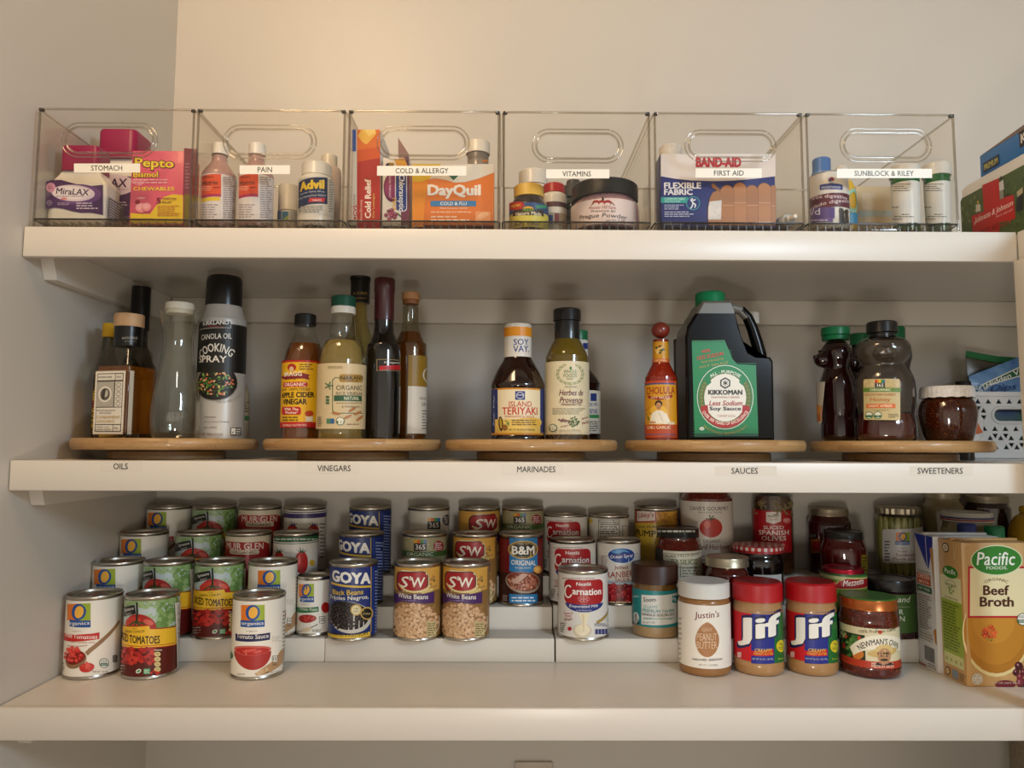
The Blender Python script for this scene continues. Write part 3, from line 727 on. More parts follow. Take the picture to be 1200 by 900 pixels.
def draw_bm(sh, s):
    bg(sh, s, '#6f1518'); s.band(sh, 672, 712, '#3a1613'); s.band(sh, 629.8, 632.5, '#2a0d0c')
    sh.rect(597.4, 629.5, 629.4, 669.4, '#2a78ae'); sh.poly([(597, 669), (613, 671.5), (629.6, 669), (629.6, 664), (597, 664)], '#2a78ae')
    sh.ell(612.8, 644.4, 17, 10.8, '#c9a85c'); sh.ell(612.8, 644.4, 15.8, 9.6, '#141312'); sh.ring(612.8, 644.4, 14.8, 8.7, .5, '#c9a85c')
    sh.text('B&M', 613, 645, 26, 10, '#ece6da', .06); sh.text('SINCE 1867', 613, 637.6, 14, 1.6, '#c9a85c'); sh.text('ORIGINAL', 613.4, 659.6, 28, 6, '#ece6da', .03, 0, -2); sh.text('BAKED BEANS', 613, 665.4, 18, 1.9, '#e0dccc')
    sh.ell(629, 667.5, 4.6, 4.6, '#cc8a35'); sh.ell(628.4, 667, 3, 2.8, '#e0b05e')
    sh.ell(612.5, 682.6, 19.5, 12.5, '#9b8d78', -8); sh.ell(612.6, 681.6, 18.4, 11, '#7a3626', -8)
    sh.scatter(46, 612.6, 682, 16.5, 9.5, ['#b06a50', '#a05a42', '#c28468', '#8e4a36'], 2.6, .8, '#dcae98', seed=6); sh.poly([(598, 681), (613, 671.5), (619, 673), (606, 684)], '#c49c8a')
    sh.rect(597.4, 696.6, 629.2, 707.2, '#2a78ae'); sh.micro(600, 698.6, 627, 705.6, 2, '#dfe6ea'); sh.micro(590, 697, 596.5, 704, 4, '#b9a59c')
Can('bm', 'bean_can', 'dark red and blue ORIGINAL baked beans can on the second step', 584.2, 636.8, 2, draw_bm, Y=.2825, yc=670)
# --- white and red milk cans
def draw_milk(sh, s):
    bg(sh, s, '#ddd8cf')
    sh.rrect(661.8, 679.6, 706, 708.6, 7, '#a8181f')
    sh.text('Nestlé', 684, 684.4, 17, 4.2, '#ece6de', .04); sh.text('arnation', 687.5, 693.6, 33, 7.6, '#efe8e0', .06); sh.ring(666.8, 693, 4.8, 7.8, 1.7, '#efe8e0', 45, 330)
    for k in range(6): sh.ring(684+4*math.cos(k*1.05), 701.8+2.2*math.sin(k*1.05), 2.6, 2.2, .5, '#d88f8c')
    V = [(663, 705.6)]+[(684.6-21.4*math.cos(a), 706+11.5*math.sin(a)) for a in [math.pi*k/12 for k in range(1, 12)]]+[(706.2, 705.6), (684, 708.8)]
    sh.poly(V, '#27317a'); sh.text('Evaporated Milk', 684, 711, 33, 4.2, '#e8e6e4', .02, .2); sh.text('Leche Evaporada', 684, 715.3, 17, 2, '#d0d0dc', 0, .2)
    sh.micro(660, 677, 700, 678.6, 1, '#8a3030')
    sh.ell(682.5, 739, 10.5, 8.5, '#cfc2a8'); sh.ell(682.5, 738, 8.5, 6.8, '#e9dcbd'); sh.poly([(678, 718), (692, 718), (688, 726), (686, 742), (682, 742), (682, 728)], '#eadcbc'); sh.poly([(682, 720), (685, 720), (684.6, 740), (683.2, 740)], '#d9c69c')
    sh.poly([(698, 728), (713, 712), (713, 715), (700, 731)], '#a88a42'); sh.text('Vitamin D', 666.4, 718.6, 10, 2.2, '#b02028', .02); sh.text('Added', 666.4, 721.6, 7, 2.2, '#b02028', .02); sh.micro(662, 724, 674, 727.5, 2, '#8a2a2e')
    sh.ell(668.2, 736.6, 2.4, 2.4, '#b0202a'); sh.micro(657.5, 729, 664, 741, 5, '#5a564e'); sh.micro(696, 730, 711, 734, 2, '#3c4270')
    for k in range(4): sh.rect(697+k*3.7, 737, 700+k*3.7, 743, '#39417c')
    sh.micro(714, 690, 730, 735, 12, '#7a766c')
Can('milk', 'milk_can', 'red and white evaporated milk can in front on the first step of the right riser', 653.3, 713.3, 1, draw_milk, R=.0385, H=.1005, Y=.2145, yc=710)
Can('milk', 'milk_can', 'red and white evaporated milk can on the second step, middle of its column', 645.5, 696.5, 2, R=.0355, H=.1005, turn=-2, Y=.2885, yc=660)
Can('milk', 'milk_can', 'red and white evaporated milk can on the top step, rearmost of its column', 638.5, 687, 3, R=.0355, H=.0985, turn=-10, Y=.3597, yc=620)
def draw_facts(sh, s):
    bg(sh, s, '#d2ccc0'); sh.ell(690, 610, 5, 3.6, '#d0b23a'); sh.rect(701.6, 609, 725.8, 655, '#2a2824'); sh.rect(702.2, 609.6, 725.2, 655, '#d8d3c8')
    sh.text('Nutrition Facts', 713.7, 612, 22, 3.2, '#1f1d1a', .03); sh.rect(703, 614.4, 724.6, 615.2, '#2a2824'); sh.micro(703, 616, 724.4, 654, 14, '#3a3732'); sh.frame_rect(729, 616, 736, 650, .6, '#4a5a78')
Can('facts', 'milk_can', 'white can turned to its nutrition facts panel on the top step', 689.3, 737.6, 3, draw_facts, R=.0355, H=.0985, Y=.3597, yc=620)
def draw_cran(sh, s):
    bg(sh, s, '#d9d3c8'); s.band(sh, 684, 712, '#7f1218'); s.band(sh, 681, 685, '#a9bfcf')
    sh.scatter(30, 726, 697, 20, 11, ['#96161d', '#b0222a', '#6d0c12'], 5.2, .95, '#d0686a', seed=4, square=True)
    sh.micro(715, 704, 741, 707.5, 1, '#d8c090')
    sh.ell(728, 651.2, 16, 9.6, '#d5dde2'); sh.ell(728, 651.2, 15, 8.6, '#1b3f86'); sh.poly([(716, 646.4), (724, 643.4), (732, 644), (738, 647.5), (731, 646.2), (725, 648.6), (720, 648.4)], '#5f9cc8')
    sh.text('Ocean Spray', 728.4, 652.4, 26, 5.4, '#e8ecee', .02, .1, 5); sh.text('Jellied', 727.8, 665.4, 15, 5, '#8a1a20', .02); sh.text('CRANBERRY', 729, 673, 45, 7, '#9a161d', .012); sh.text('SAUCE', 729, 679.6, 16, 3.8, '#8a1a20', .02)
    sh.frame_rect(706, 651, 750, 682, .5, '#b06a6a'); sh.micro(744, 690, 752, 705, 4, '#d8c8c0')
Can('cran', 'cranberry_can', 'white jellied cranberry sauce can with a blue oval on the second step', 699.3, 751, 2, draw_cran, R=.0358, H=.1005, Y=.2885, yc=665)
def draw_pump(sh, s):
    bg(sh, s, '#c78f27'); sh.scatter(30, 780, 603, 16, 8, ['#b5761e', '#d29c3a'], 5, .6, seed=4, square=True)
    s.band(sh, 613.5, 660, '#c5a335', -180, 20)
    sh.poly([(745.5, 597.6), (769, 596.6), (769, 611.6), (745.5, 612.6)], '#a32126'); sh.poly([(747, 599), (767.6, 598.2), (767.6, 610), (747, 611)], '#ddd2c2'); sh.text("Libby's", 757.5, 604.4, 17.5, 7.6, '#a32126', .025, .15, 3)
    sh.text('100% PURE', 760, 617.6, 24, 3, '#2a2013', .02); sh.text('PUMPKIN', 764, 625.4, 44, 7.4, '#1e170e', .035)
Can('pump', 'pumpkin_can', 'yellow and orange pumpkin can with a red and white tag on the top step', 742.5, 795.2, 3, draw_pump, R=.0370, H=.1105, Y=.3585, yc=610)
# ---------------------------------------------------------------- jars and cartons on the lower shelf
clear = pane('clear_glass', '#f4f6f2', .7, .05)
def gloss(name, c, rough=.12, coat=.7): return mat(name, c, rough, coat=coat)
gold_lid = mat('gold_lid', '#aba088', .34, .85); black_lid = mat('black_lid', '#161515', .3, coat=.3)
red_lid = mat('red_plastic', '#b3141c', .32, coat=.2)
def jar(name, label, cat, l, r, top, Y, z0, body, rows, group=None, H=None, sm=4, bodyname='jar', **kw):
    """rows: px profile bottom to top of the jar itself (left, right, row)"""
    t = Round(name, label, cat, l, r, top, Y, z0, group, H=H, **kw)
    P = t.prof(rows) if rows and len(rows[0]) == 3 else rows
    t.P = P
    if body: lathe(bodyname, P, body, t.root, sm=sm)
    return t
def fr(R, H, rows): return [(R*a, H*b) for a, b in rows]
def disc_lid(t, r, z0, z1, m, name='lid', top=None, inset=True):
    P = [(0, z0), (r*.97, z0), (r, z0+.0006), (r, z0+.0016), (r*.985, z0+.0024), (r*.985, z1-.0022), (r*.97, z1-.0006), (r*.93, z1)]
    P += [(r*.88, z1), (r*.86, z1-.0009), (0, z1-.0009)] if inset else [(0, z1)]
    return lathe(name, P, m, t.root)
# --- peanut butter jars in front
Y0 = .1575
def jif_body(t):
    R, H = t.R, t.H
    P = fr(R, H, [(.82, 0), (.93, .012), (.975, .05), (.975, .05), (.985, .1), (.955, .14), (.955, .14), (.955, .66), (.955, .66), (.97, .69), (.93, .75), (.9, .79), (.9, .82)])
    lathe('jar', P, gloss('peanut_butter', '#a98052', .25, .5), t.root, sm=3); t.P = P
    ridged('lid', R*.99, H*.795, H, red_lid, t.root, 64, .0004, .0025)
    lathe('lid_disc', [(R*.9, H-.0003), (R*.88, H+.0003), (0, H+.0003)], mat('red_lid_top', '#8f0f17', .3), t.root)
def draw_jif(sh, t):
    R = t.R; t.band(sh, 717, 776, '#c4141f'); 
    sh.poly([(880.5, 716.5), (907, 716.5), (907, 777), (880.5, 777)], '#1f2a84'); sh.poly([(907, 716.5), (935, 716.5), (935, 777), (907, 777)], '#18692f')
    sh.poly([(880.5, 765.6), (846, 765), (846, 759.6), (906, 760.5), (906, 768), (880.5, 768)], '#c4141f')
    sh.outlined('Jif', 890.4, 739.4, 50.5, 33.5, '#eeeae0', '#14184e', .075, 0, 0, .035)
    sh.text('CREAMY', 894.6, 762.2, 20, 4.2, '#dfb43c', .03); sh.text('PEANUT BUTTER', 894.6, 766.2, 22, 2.6, '#dfb43c', .02)
    sh.text('NET WT 16 OZ (1 LB) 454g', 893.6, 772.6, 24, 2.6, '#c9cddf'); sh.ell(914.6, 756.8, 5.6, 7.2, '#d6c22a'); sh.text('0g', 914.6, 754.6, 4, 4, '#3a6a2a', .02); sh.micro(911.5, 757.5, 918, 761, 2, '#3a6a2a')
    sh.rrect(865, 764, 869.4, 770.4, .5, '#d8b0b0'); sh.micro(860, 767, 864, 770, 2, '#e0a0a0'); sh.text('gluten free', 915, 771.6, 8, 2.4, '#cde04a')
jr = Round('peanut_butter_jar', 'red lidded peanut butter jar in front, next to the white lidded almond label jar', 'jar', 858.3, 919, 685.5, Y0, Z3, H=.1265, ym=740)
jif_body(jr); sh = jr.sheet(R=jr.R*.957); draw_jif(sh, jr); me = sh.mesh('paper_label'); link('paper_label', me, jr.root)
j2 = Round('peanut_butter_jar', 'red lidded peanut butter jar in front, next to the green lidded salsa jar', 'jar', 920.6, 982, 685.5, Y0, Z3, R=jr.R, H=.1265, ym=740)
for ch in jr.root.children: link(ch.name.split('.')[0], ch.data, j2.root)
# --- almond label jar
t = Round('peanut_butter_jar', 'white lidded peanut butter jar in front with a brown almond on its white label', 'jar', 794.3, 857, 685.5, .1575, Z3, ym=740, H=.1265)
R, H = t.R, t.H
lathe('jar', fr(R, H, [(.85, 0), (.95, .012), (.975, .05), (.975, .05), (.975, .76), (.975, .76), (.96, .8), (.9, .83), (.9, .85)]), gloss('almond_butter', '#94673a', .25, .5), t.root, sm=3)
ridged('lid', R*.975, H*.835, H, mat('white_plastic', '#d9d5cc', .4), t.root, 70, .0004, .002)
sh = t.sheet(R=R*.98); t.band(sh, 709.5, 783.5, '#e9e3d8')
sh.text("Justin's", 828.2, 721.6, 28.5, 10, '#6d1f1c', .022, .12, 3)
V = [(828.7+13.6*math.sin(a)*(1-.30*max(0, math.cos(a))**2)*(1 if math.cos(a) < .9 else .8), 749.5-20.5*math.cos(a)) for a in [2*math.pi*k/36 for k in range(36)]]
sh.poly(V, '#a9764a'); sh.scatter(18, 828.5, 749, 8, 15, ['#b88658', '#9c6a40'], 2.2, .3, seed=3)
sh.text('CLASSIC', 828.6, 737.6, 12, 4, '#d9b995'); sh.text('PEANUT', 828.4, 746.4, 23, 8.4, '#ddc0a0', -.005); sh.text('BUTTER', 828.4, 756, 23, 8.4, '#ddc0a0', -.005)
sh.text('naturally delicious', 828.8, 773.2, 34, 4, '#2e2420', .012, .15); sh.text('NET WT 16 OZ (454g)', 829.6, 779.4, 21, 2.1, '#7a7068'); sh.micro(796, 722, 800, 775, 9, '#b8b0a4')
sh.done('paper_label', t.root)
# --- salsa jar in front
t = Round('salsa_jar', 'salsa jar in front with a green lid and a hat wearing man on its label', 'jar', 982.5, 1056, 704, .150, Z3, ym=745)
R, H = t.R, t.H
P = fr(R, H, [(.80, 0), (.93, .015), (.985, .06), (.985, .06), (.985, .13), (.955, .17), (.955, .17), (.955, .63), (.955, .63), (.985, .68), (.98, .74), (.93, .82), (.93, .88)])
lathe('jar', P, speckle('salsa', '#4d160c', '#7a2a14', 240, .15, .3), t.root, sm=3)
disc_lid(t, R*.95, H*.855, H, mat('orange_gold_lid', '#b3622c', .25, .6)); lathe('lid_top', [(R*.935, H-.0008), (R*.90, H+.0008), (R*.86, H+.0006), (0, H-.0002)], mat('green_lid_top', '#3a6a2c', .35), t.root)
sh = t.sheet(R=R*.957); t.band(sh, 733, 783.5, '#d9cda8')
t.band(sh, 745, 776, '#26301c', -180, -8)
sh.scatter(30, 997, 757, 13, 12, ['#2f5a2a', '#47743a', '#9a2a1c', '#c04a26', '#5f8a46', '#1f3318'], 4, .8, seed=3, square=True); sh.ell(1006, 767, 6.5, 5.5, '#c8742a')
t.band(sh, 774.5, 783.5, '#b3381f'); sh.text('MEDIUM SALSA', 1034, 778.2, 25, 3.4, '#ecd9c0', .02)
sh.text('100% Profits to Charity', 1030.5, 740, 47, 5, '#43301c', .015); sh.ell(1031, 740.6, 2.4, 2.2, '#b3381f')
V = [(1033+40*math.cos(a), 768-24*math.sin(a)) for a in [math.radians(d) for d in range(20, 161, 8)]]+[(1033+34*math.cos(a), 772-12*math.sin(a)) for a in [math.radians(d) for d in range(160, 19, -8)]]
sh.poly(V, '#ece3cc'); sh.arc("NEWMAN'S OWN", 1033, 791, 39.5, 91, 80, 7.4, '#191512', .03)
sh.ell(1035.6, 764.6, 19, 5, '#c9a766', 4); sh.ell(1035.6, 761.5, 10, 6.4, '#d6b97c'); sh.ell(1035.6, 768.6, 7.6, 9.4, '#b78a64'); sh.poly([(1028, 764), (1043, 764), (1043, 766.5), (1028, 766.5)], '#4a3722')
sh.ell(1032.6, 768.5, 1.3, .8, '#2a2018'); sh.ell(1038.8, 768.5, 1.3, .8, '#2a2018'); sh.line(1035.8, 768, 1035.4, 771.4, 1, '#94694a'); sh.ell(1035.6, 773, 4.6, 1.4, '#3a2a1c'); sh.poly([(1020, 783), (1028, 776), (1035, 779), (1043, 776), (1052, 783)], '#2a2a26'); t.band(sh, 778.6, 783.5, '#b3381f'); sh.text('MEDIUM SALSA', 1034, 781, 25, 3.2, '#ecd9c0', .02)
sh.scatter(8, 987, 742, 5, 5, ['#7a8a5a', '#a8a478'], 2.5, .8, seed=2); sh.done('paper_label', t.root)
# --- tahini
t = Round('tahini_jar', 'brown lidded tahini jar with a teal label on the first step', 'jar', 740.3, 795.5, 663.5, .2245, STEPS[1], ym=710)
R, H = t.R, t.H
P = fr(R, H, [(.84, 0), (.94, .015), (.975, .06), (.975, .06), (.975, .66), (.975, .66), (.93, .72), (.93, .75)])
lathe('jar', [p for p in P if p[1] < H*.16]+[(R*.972, H*.165)], gloss('tahini_paste', '#a5865c', .2), t.root, sm=0)
lathe('oil_layer', [(R*.972, H*.165), (R*.972, H*.66), (R*.93, H*.72), (R*.93, H*.75)], gloss('tahini_oil', '#6b4a18', .12), t.root)
ridged('lid', R, H*.735, H, mat('brown_plastic', '#3a1d12', .38), t.root, 60, .0004)
sh = t.sheet(R=R*.977); t.band(sh, 692.5, 735.5, '#1f7f80')
sh.rect(752, 696.5, 815, 731.5, '#d9d6cc'); sh.text('Soom', 761.4, 702.6, 14.5, 5.2, '#1c1a18', .03); sh.text('SESAME', 762.4, 711.4, 17, 4, '#7aa8a0', .01)
sh.text('PREMIUM TAHINI', 771, 716.4, 36, 3.8, '#1f7f80', .03); sh.text('SINGLE-SOURCED', 771, 720.8, 36, 3, '#23201c', .025); sh.line(754, 723.4, 790, 723.2, .4, '#4a8a88'); sh.micro(754, 724.2, 790, 726, 1, '#4a8a88'); sh.text('NET WT 11 OZ', 760.5, 729.6, 14, 2, '#3a3732')
sh.rect(787, 698, 798, 706, '#1f7f80'); sh.text('0g', 790, 702, 5, 5, '#e0e6e2', .03); sh.ell(745.6, 724, 4, 7, '#d0d6d0'); sh.poly([(742, 731), (743.5, 721), (746, 718.5), (748, 724), (750, 731)], '#1d1b1a'); sh.micro(742, 697.5, 750, 700, 2, '#d0dcd8')
sh.done('paper_label', t.root)
# --- pasta sauce on the second step
t = Round('pasta_sauce_jar', 'black lidded red pasta sauce jar with a cream label on the second step', 'jar', 767, 823, 620.5, .2805, STEPS[2], ym=655)
R, H = t.R, t.H
P = t.prof([(772, 818, 709), (768, 822, 706)])[:0] or fr(R, H, [(.84, 0), (.95, .02), (.99, .08), (.99, .62), (.97, .7), (.86, .8), (.8, .84), (.8, .88)])
lathe('jar', P, speckle('pasta_sauce', '#541209', '#80240f', 200, .12, .3), t.root, sm=3)
disc_lid(t, t.r_at(768.5, 819.5, 620)*.98, H*.875, H, black_lid)
sh = t.sheet(R=R*.993); t.band(sh, 646, 700, '#cdc6ae', -38, 180); t.band(sh, 645, 700, '#2a2620', -70, -38)
sh.text('ITALIAN PASTA SAUCE', 799.5, 651, 46, 3.6, '#2e2a22', .01); sh.line(778, 647.8, 821, 647.4, .5, '#4a4436'); sh.line(776, 654.2, 821, 654, .4, '#4a4436'); sh.text('BASILICO', 802, 658.6, 30, 5.8, '#5f6a2c', .03)
sh.line(778, 663, 822, 662.6, .5, '#4a4436'); sh.micro(777, 664, 796, 690, 9, '#8f8a78'); sh.micro(799, 664, 822, 690, 8, '#77725f'); sh.rect(796.8, 663, 797.6, 692, '#5a5446')
sh.done('paper_label', t.root)
sh = t.sheet(R=t.r_at(768.5, 819.5, 620)*.97); sh.micro(770, 620.6, 818, 623.8, 1, '#c8c4b8', .7); sh.done('lid_print', t.root)
# --- gold lidded tomato jar and gingham jar
t = Round('relish_jar', 'small red jar with a plain gold lid in front of the gingham lid', 'jar', 826, 878, 655, .2250, STEPS[1], ym=665)
R, H = t.R, t.H
lathe('jar', fr(R, H, [(.85, 0), (.97, .03), (1, .1), (1, .7), (.96, .8), (.84, .87), (.84, .9)]), gloss('red_relish', '#4c120d', .12), t.root, sm=3); disc_lid(t, R, H*.875, H, gold_lid)
t = Round('jam_jar', 'dark jam jar with a red and white gingham lid', 'jar', 857.5, 919.5, 641.5, .280, STEPS[2], ym=655)
R, H = t.R, t.H
lathe('jar', fr(R, H, [(.86, 0), (.93, .02), (.95, .08), (.95, .7), (.88, .82), (.86, .9)]), gloss('dark_jam', '#120c0d', .1), t.root, sm=3, power=None)
def gingham():
    if 'gingham' in _mats: return _mats['gingham']
    m = mat('gingham', '#a81a1e', .35); nt = m.node_tree; tc = nt.nodes.new('ShaderNodeTexCoord'); sx = nt.nodes.new('ShaderNodeSeparateXYZ'); nt.links.new(tc.outputs['Object'], sx.inputs[0])
    at = nt.nodes.new('ShaderNodeMath'); at.operation = 'ARCTAN2'; nt.links.new(sx.outputs[0], at.inputs[0]); nt.links.new(sx.outputs[1], at.inputs[1])
    def stripe(sock, k):
        a = nt.nodes.new('ShaderNodeMath'); a.operation = 'MULTIPLY'; a.inputs[1].default_value = k; nt.links.new(sock, a.inputs[0])
        b = nt.nodes.new('ShaderNodeMath'); b.operation = 'SINE'; nt.links.new(a.outputs[0], b.inputs[0])
        c = nt.nodes.new('ShaderNodeMath'); c.operation = 'GREATER_THAN'; c.inputs[1].default_value = 0; nt.links.new(b.outputs[0], c.inputs[0]); return c
    x, y = stripe(sx.outputs[0], 620), stripe(sx.outputs[1], 620)
    # on the rim the check runs round and up instead
    xa, za = stripe(at.outputs[0], 26), stripe(sx.outputs[2], 620)
    ln = nt.nodes.new('ShaderNodeVectorMath'); ln.operation = 'LENGTH'; cx = nt.nodes.new('ShaderNodeCombineXYZ'); nt.links.new(sx.outputs[0], cx.inputs[0]); nt.links.new(sx.outputs[1], cx.inputs[1]); nt.links.new(cx.outputs[0], ln.inputs[0])
    rim = nt.nodes.new('ShaderNodeMath'); rim.operation = 'GREATER_THAN'; rim.inputs[1].default_value = .0385; nt.links.new(ln.outputs['Value'], rim.inputs[0])
    def pick(p, q):
        m_ = nt.nodes.new('ShaderNodeMix'); nt.links.new(rim.outputs[0], m_.inputs[0]); nt.links.new(p.outputs[0], m_.inputs[2]); nt.links.new(q.outputs[0], m_.inputs[3]); return m_
    x, y = pick(x, xa), pick(y, za)
    s = nt.nodes.new('ShaderNodeMath'); s.operation = 'ADD'; nt.links.new(x.outputs[0], s.inputs[0]); nt.links.new(y.outputs[0], s.inputs[1])
    h = nt.nodes.new('ShaderNodeMath'); h.operation = 'MULTIPLY'; h.inputs[1].default_value = .5; nt.links.new(s.outputs[0], h.inputs[0])
    r = nt.nodes.new('ShaderNodeValToRGB'); r.color_ramp.interpolation = 'CONSTANT'; e = r.color_ramp.elements; e[0].color = srgb('#d8cdc4'); e[1].position = .4; e[1].color = srgb('#b8332f'); q = e.new(.9); q.color = srgb('#93141a')
    nt.links.new(h.outputs[0], r.inputs[0]); nt.links.new(r.outputs[0], nt.nodes['Principled BSDF'].inputs['Base Color']); return m
disc_lid(t, R, H*.88, H, gingham(), inset=False)
sh = t.sheet(R=R*.953); t.band(sh, 673.5, 720, '#cfcac2', -10, 60); sh.text('Maman', 897, 682, 26, 8, '#1c1a18', .01, .4); sh.done('paper_label', t.root)
# --- tall jars on the top step
def tall(name, label, l, r, row_top, Y, z0, H, body, rows, lid=None, lidr=.9, lz=.9, ym=610, **kw):
    t = Round(name, label, kw.pop('cat', 'jar'), l, r, 0, Y, z0, R=kw.pop('R', None), H=H, ym=ym)
    lathe(kw.pop('bodyname', 'jar'), fr(t.R, H, rows), body, t.root, sm=3)
    if lid: disc_lid(t, t.R*lidr, H*lz, H, lid)
    return t
J = [(.86, 0), (.96, .02), (1, .07), (1, .74), (.96, .81), (.84, .87), (.82, .93)]
t = tall('pasta_sauce_jar', 'tall red sauce jar with one tomato on its white label', 797.5, 859, 0, .348, STEPS[3], .158, speckle('heirloom_sauce', '#5e1a0e', '#8a3118', 200, .15, .3), J, gold_lid, .86, .92)
sh = t.sheet(R=t.R*1.004); t.band(sh, 588, 660, '#d6cdc2', -85, 85)
sh.text("DAVE'S GOURMET", 831, 596, 44, 4.6, '#3a3430', .012); sh.text('Specialty Foods', 832, 600.6, 28, 2.4, '#6a625a'); sh.ell(833, 618.4, 13, 11.4, '#b02a1a'); sh.ell(828.6, 615, 4, 4, '#cf5a44')
for dx, dy in ((-6, -1), (5, -1.5), (-2, -5), (3, -4.4), (0, 2)): sh.line(833, 608.5, 833+dx, 608.5+dy, 1.2, '#33471f')
sh.text('ORGANIC', 834, 634, 20, 3.4, '#4a3f38', .01); sh.text('Red Heirloom', 836, 641, 36, 6, '#7a201c', .015, .15); sh.micro(812, 650, 852, 658, 2, '#8a7f76'); sh.done('paper_label', t.root)
# sliced olives in glass
t = Round('olive_jar', 'tall jar of sliced olives with a red label on the top step', 'jar', 882.5, 930.5, 0, .352, STEPS[3], H=.152, ym=630)
R, H = t.R, t.H
lathe('glass_jar', fr(R, H, [(.86, 0), (.96, .02), (1, .06), (1, .80), (.96, .86), (.8, .9), (.8, .95)]), clear, t.root, sm=3)
lathe('brine', fr(R, H, [(.84, .01), (.92, .03), (.94, .07), (.94, .8), (.8, .86)]), noisy('olive_brine', '#3a1a0e', '#5a3416', 60, .4), t.root)
disc_lid(t, R*.86, H*.93, H, red_lid)
R8 = random.Random(5)
for k in range(26):
    a = math.radians(R8.uniform(-75, 75)); z = R8.choice([.655, .7, .745, .79])*H+R8.uniform(-.002, .002); rr = R*.945
    bm = tube_bm([(.0062*math.cos(q), 0, .0054*math.sin(q)) for q in [2*math.pi*i/12 for i in range(12)]], .0019, seg=6, closed=True)
    M = Matrix.Translation((rr*math.sin(a), -rr*math.cos(a), z)) @ Matrix.Rotation(a, 4, 'Z') @ Matrix.Rotation(R8.uniform(-.9, .9), 4, 'X') @ Matrix.Rotation(R8.uniform(-.4, .4), 4, 'Z')
    bmesh.ops.transform(bm, matrix=M @ Matrix.Scale(.72, 4), verts=bm.verts); bm_obj('olive_slice', bm, mat('olive_flesh', '#8f7c54', .4, coat=.1), t.root, smooth=60)
sh = t.sheet(R=R*1.004); t.band(sh, 598.5, 647.5, '#a8181f', -84, 60)
sh.poly([(898, 600), (915, 599.6), (915, 611), (906.5, 613.8), (898, 611.6)], '#ddd5cc'); sh.text('MARKET', 906.5, 605, 13, 3, '#2a2622', .02); sh.text('PANTRY', 906.5, 608.8, 9, 2, '#8a3030'); sh.ell(921.6, 610, 4.4, 3.6, '#c75a58'); sh.micro(918, 608, 925, 612, 2, '#e6d0cc')
sh.text('SLICED', 906.6, 618.2, 23, 4.2, '#e6d9d2', .03); sh.text('SPANISH', 906.8, 624.4, 34, 5.8, '#e6d9d2', .04); sh.text('OLIVES', 906.8, 631, 28, 5.4, '#e6d9d2', .04)
sh.scatter(12, 905, 642, 16, 4, ['#d8b8a8', '#8a1016', '#c98a7a'], 3, .8, seed=4, square=True); sh.done('paper_label', t.root)
# red jars at the back
t = tall('pepper_jar', 'dark red jar with a gold lid on the top step, left of the pickle jar', 945.5, 998, 0, .3615, STEPS[3], .1095, gloss('dark_red_sauce', '#3a0d0b', .1), [(.86, 0), (.96, .02), (1, .07), (1, .72), (.96, .8), (.86, .88), (.84, .93)], gold_lid, .91, .885, ym=620)
sh = t.sheet(R=t.R*1.004); sh.rect(951, 632, 962, 648, '#8a5a1c'); sh.rect(952, 634, 962, 646, '#7a1a16'); sh.micro(950, 626, 958, 630, 2, '#3a6a5a'); sh.done('paper_label', t.root)
t = tall('pepper_jar', 'red jar with a black lid on the second step, behind the red lidded jar', 961, 1016.5, 0, .2900, STEPS[2], .114, gloss('red_peppers', '#4a0f0c', .1), [(.86, 0), (.96, .02), (1, .07), (1, .70), (.97, .78), (.87, .86), (.85, .92)], black_lid, .87, .89, ym=640)
sh = t.sheet(R=t.R*1.004); sh.rect(1009, 650, 1018, 672, '#8a7420'); sh.micro(1010, 652, 1016, 670, 5, '#3a3010'); sh.done('paper_label', t.root)
t = Round('pepper_jar', 'dark purple jar with a shiny red lid and a green and red label', 'jar', 960.5, 1016, 0, .2245, STEPS[1], H=.1005, ym=675)
R, H = t.R, t.H
lathe('jar', fr(R, H, [(.86, 0), (.96, .02), (1, .07), (1, .72), (.96, .8), (.87, .87), (.85, .93)]), gloss('purple_peppers', '#1d090d', .08), t.root, sm=3)
disc_lid(t, R*.9, H*.885, H, mat('red_metal_lid', '#a3182c', .22, .7))
sh = t.sheet(R=R*1.004); t.band(sh, 673.5, 715, '#5f7a2c', -80, 80); t.band(sh, 673, 675.4, '#2a5a2c', -80, 80); sh.rect(955, 676, 1020, 680, '#b5b07a')
sh.poly([(976, 690), (982, 681), (992, 677.6), (1016, 676.4), (1016, 687.5), (990, 690.5)], '#c8b46a'); sh.poly([(977, 689.4), (983, 681.6), (992, 678.2), (1016, 677), (1016, 686.8), (990, 689.8)], '#98191c'); sh.text('Mezzetta', 1001, 682.6, 27, 7, '#e6d8c8', .02, .3, 5); sh.done('paper_label', t.root)
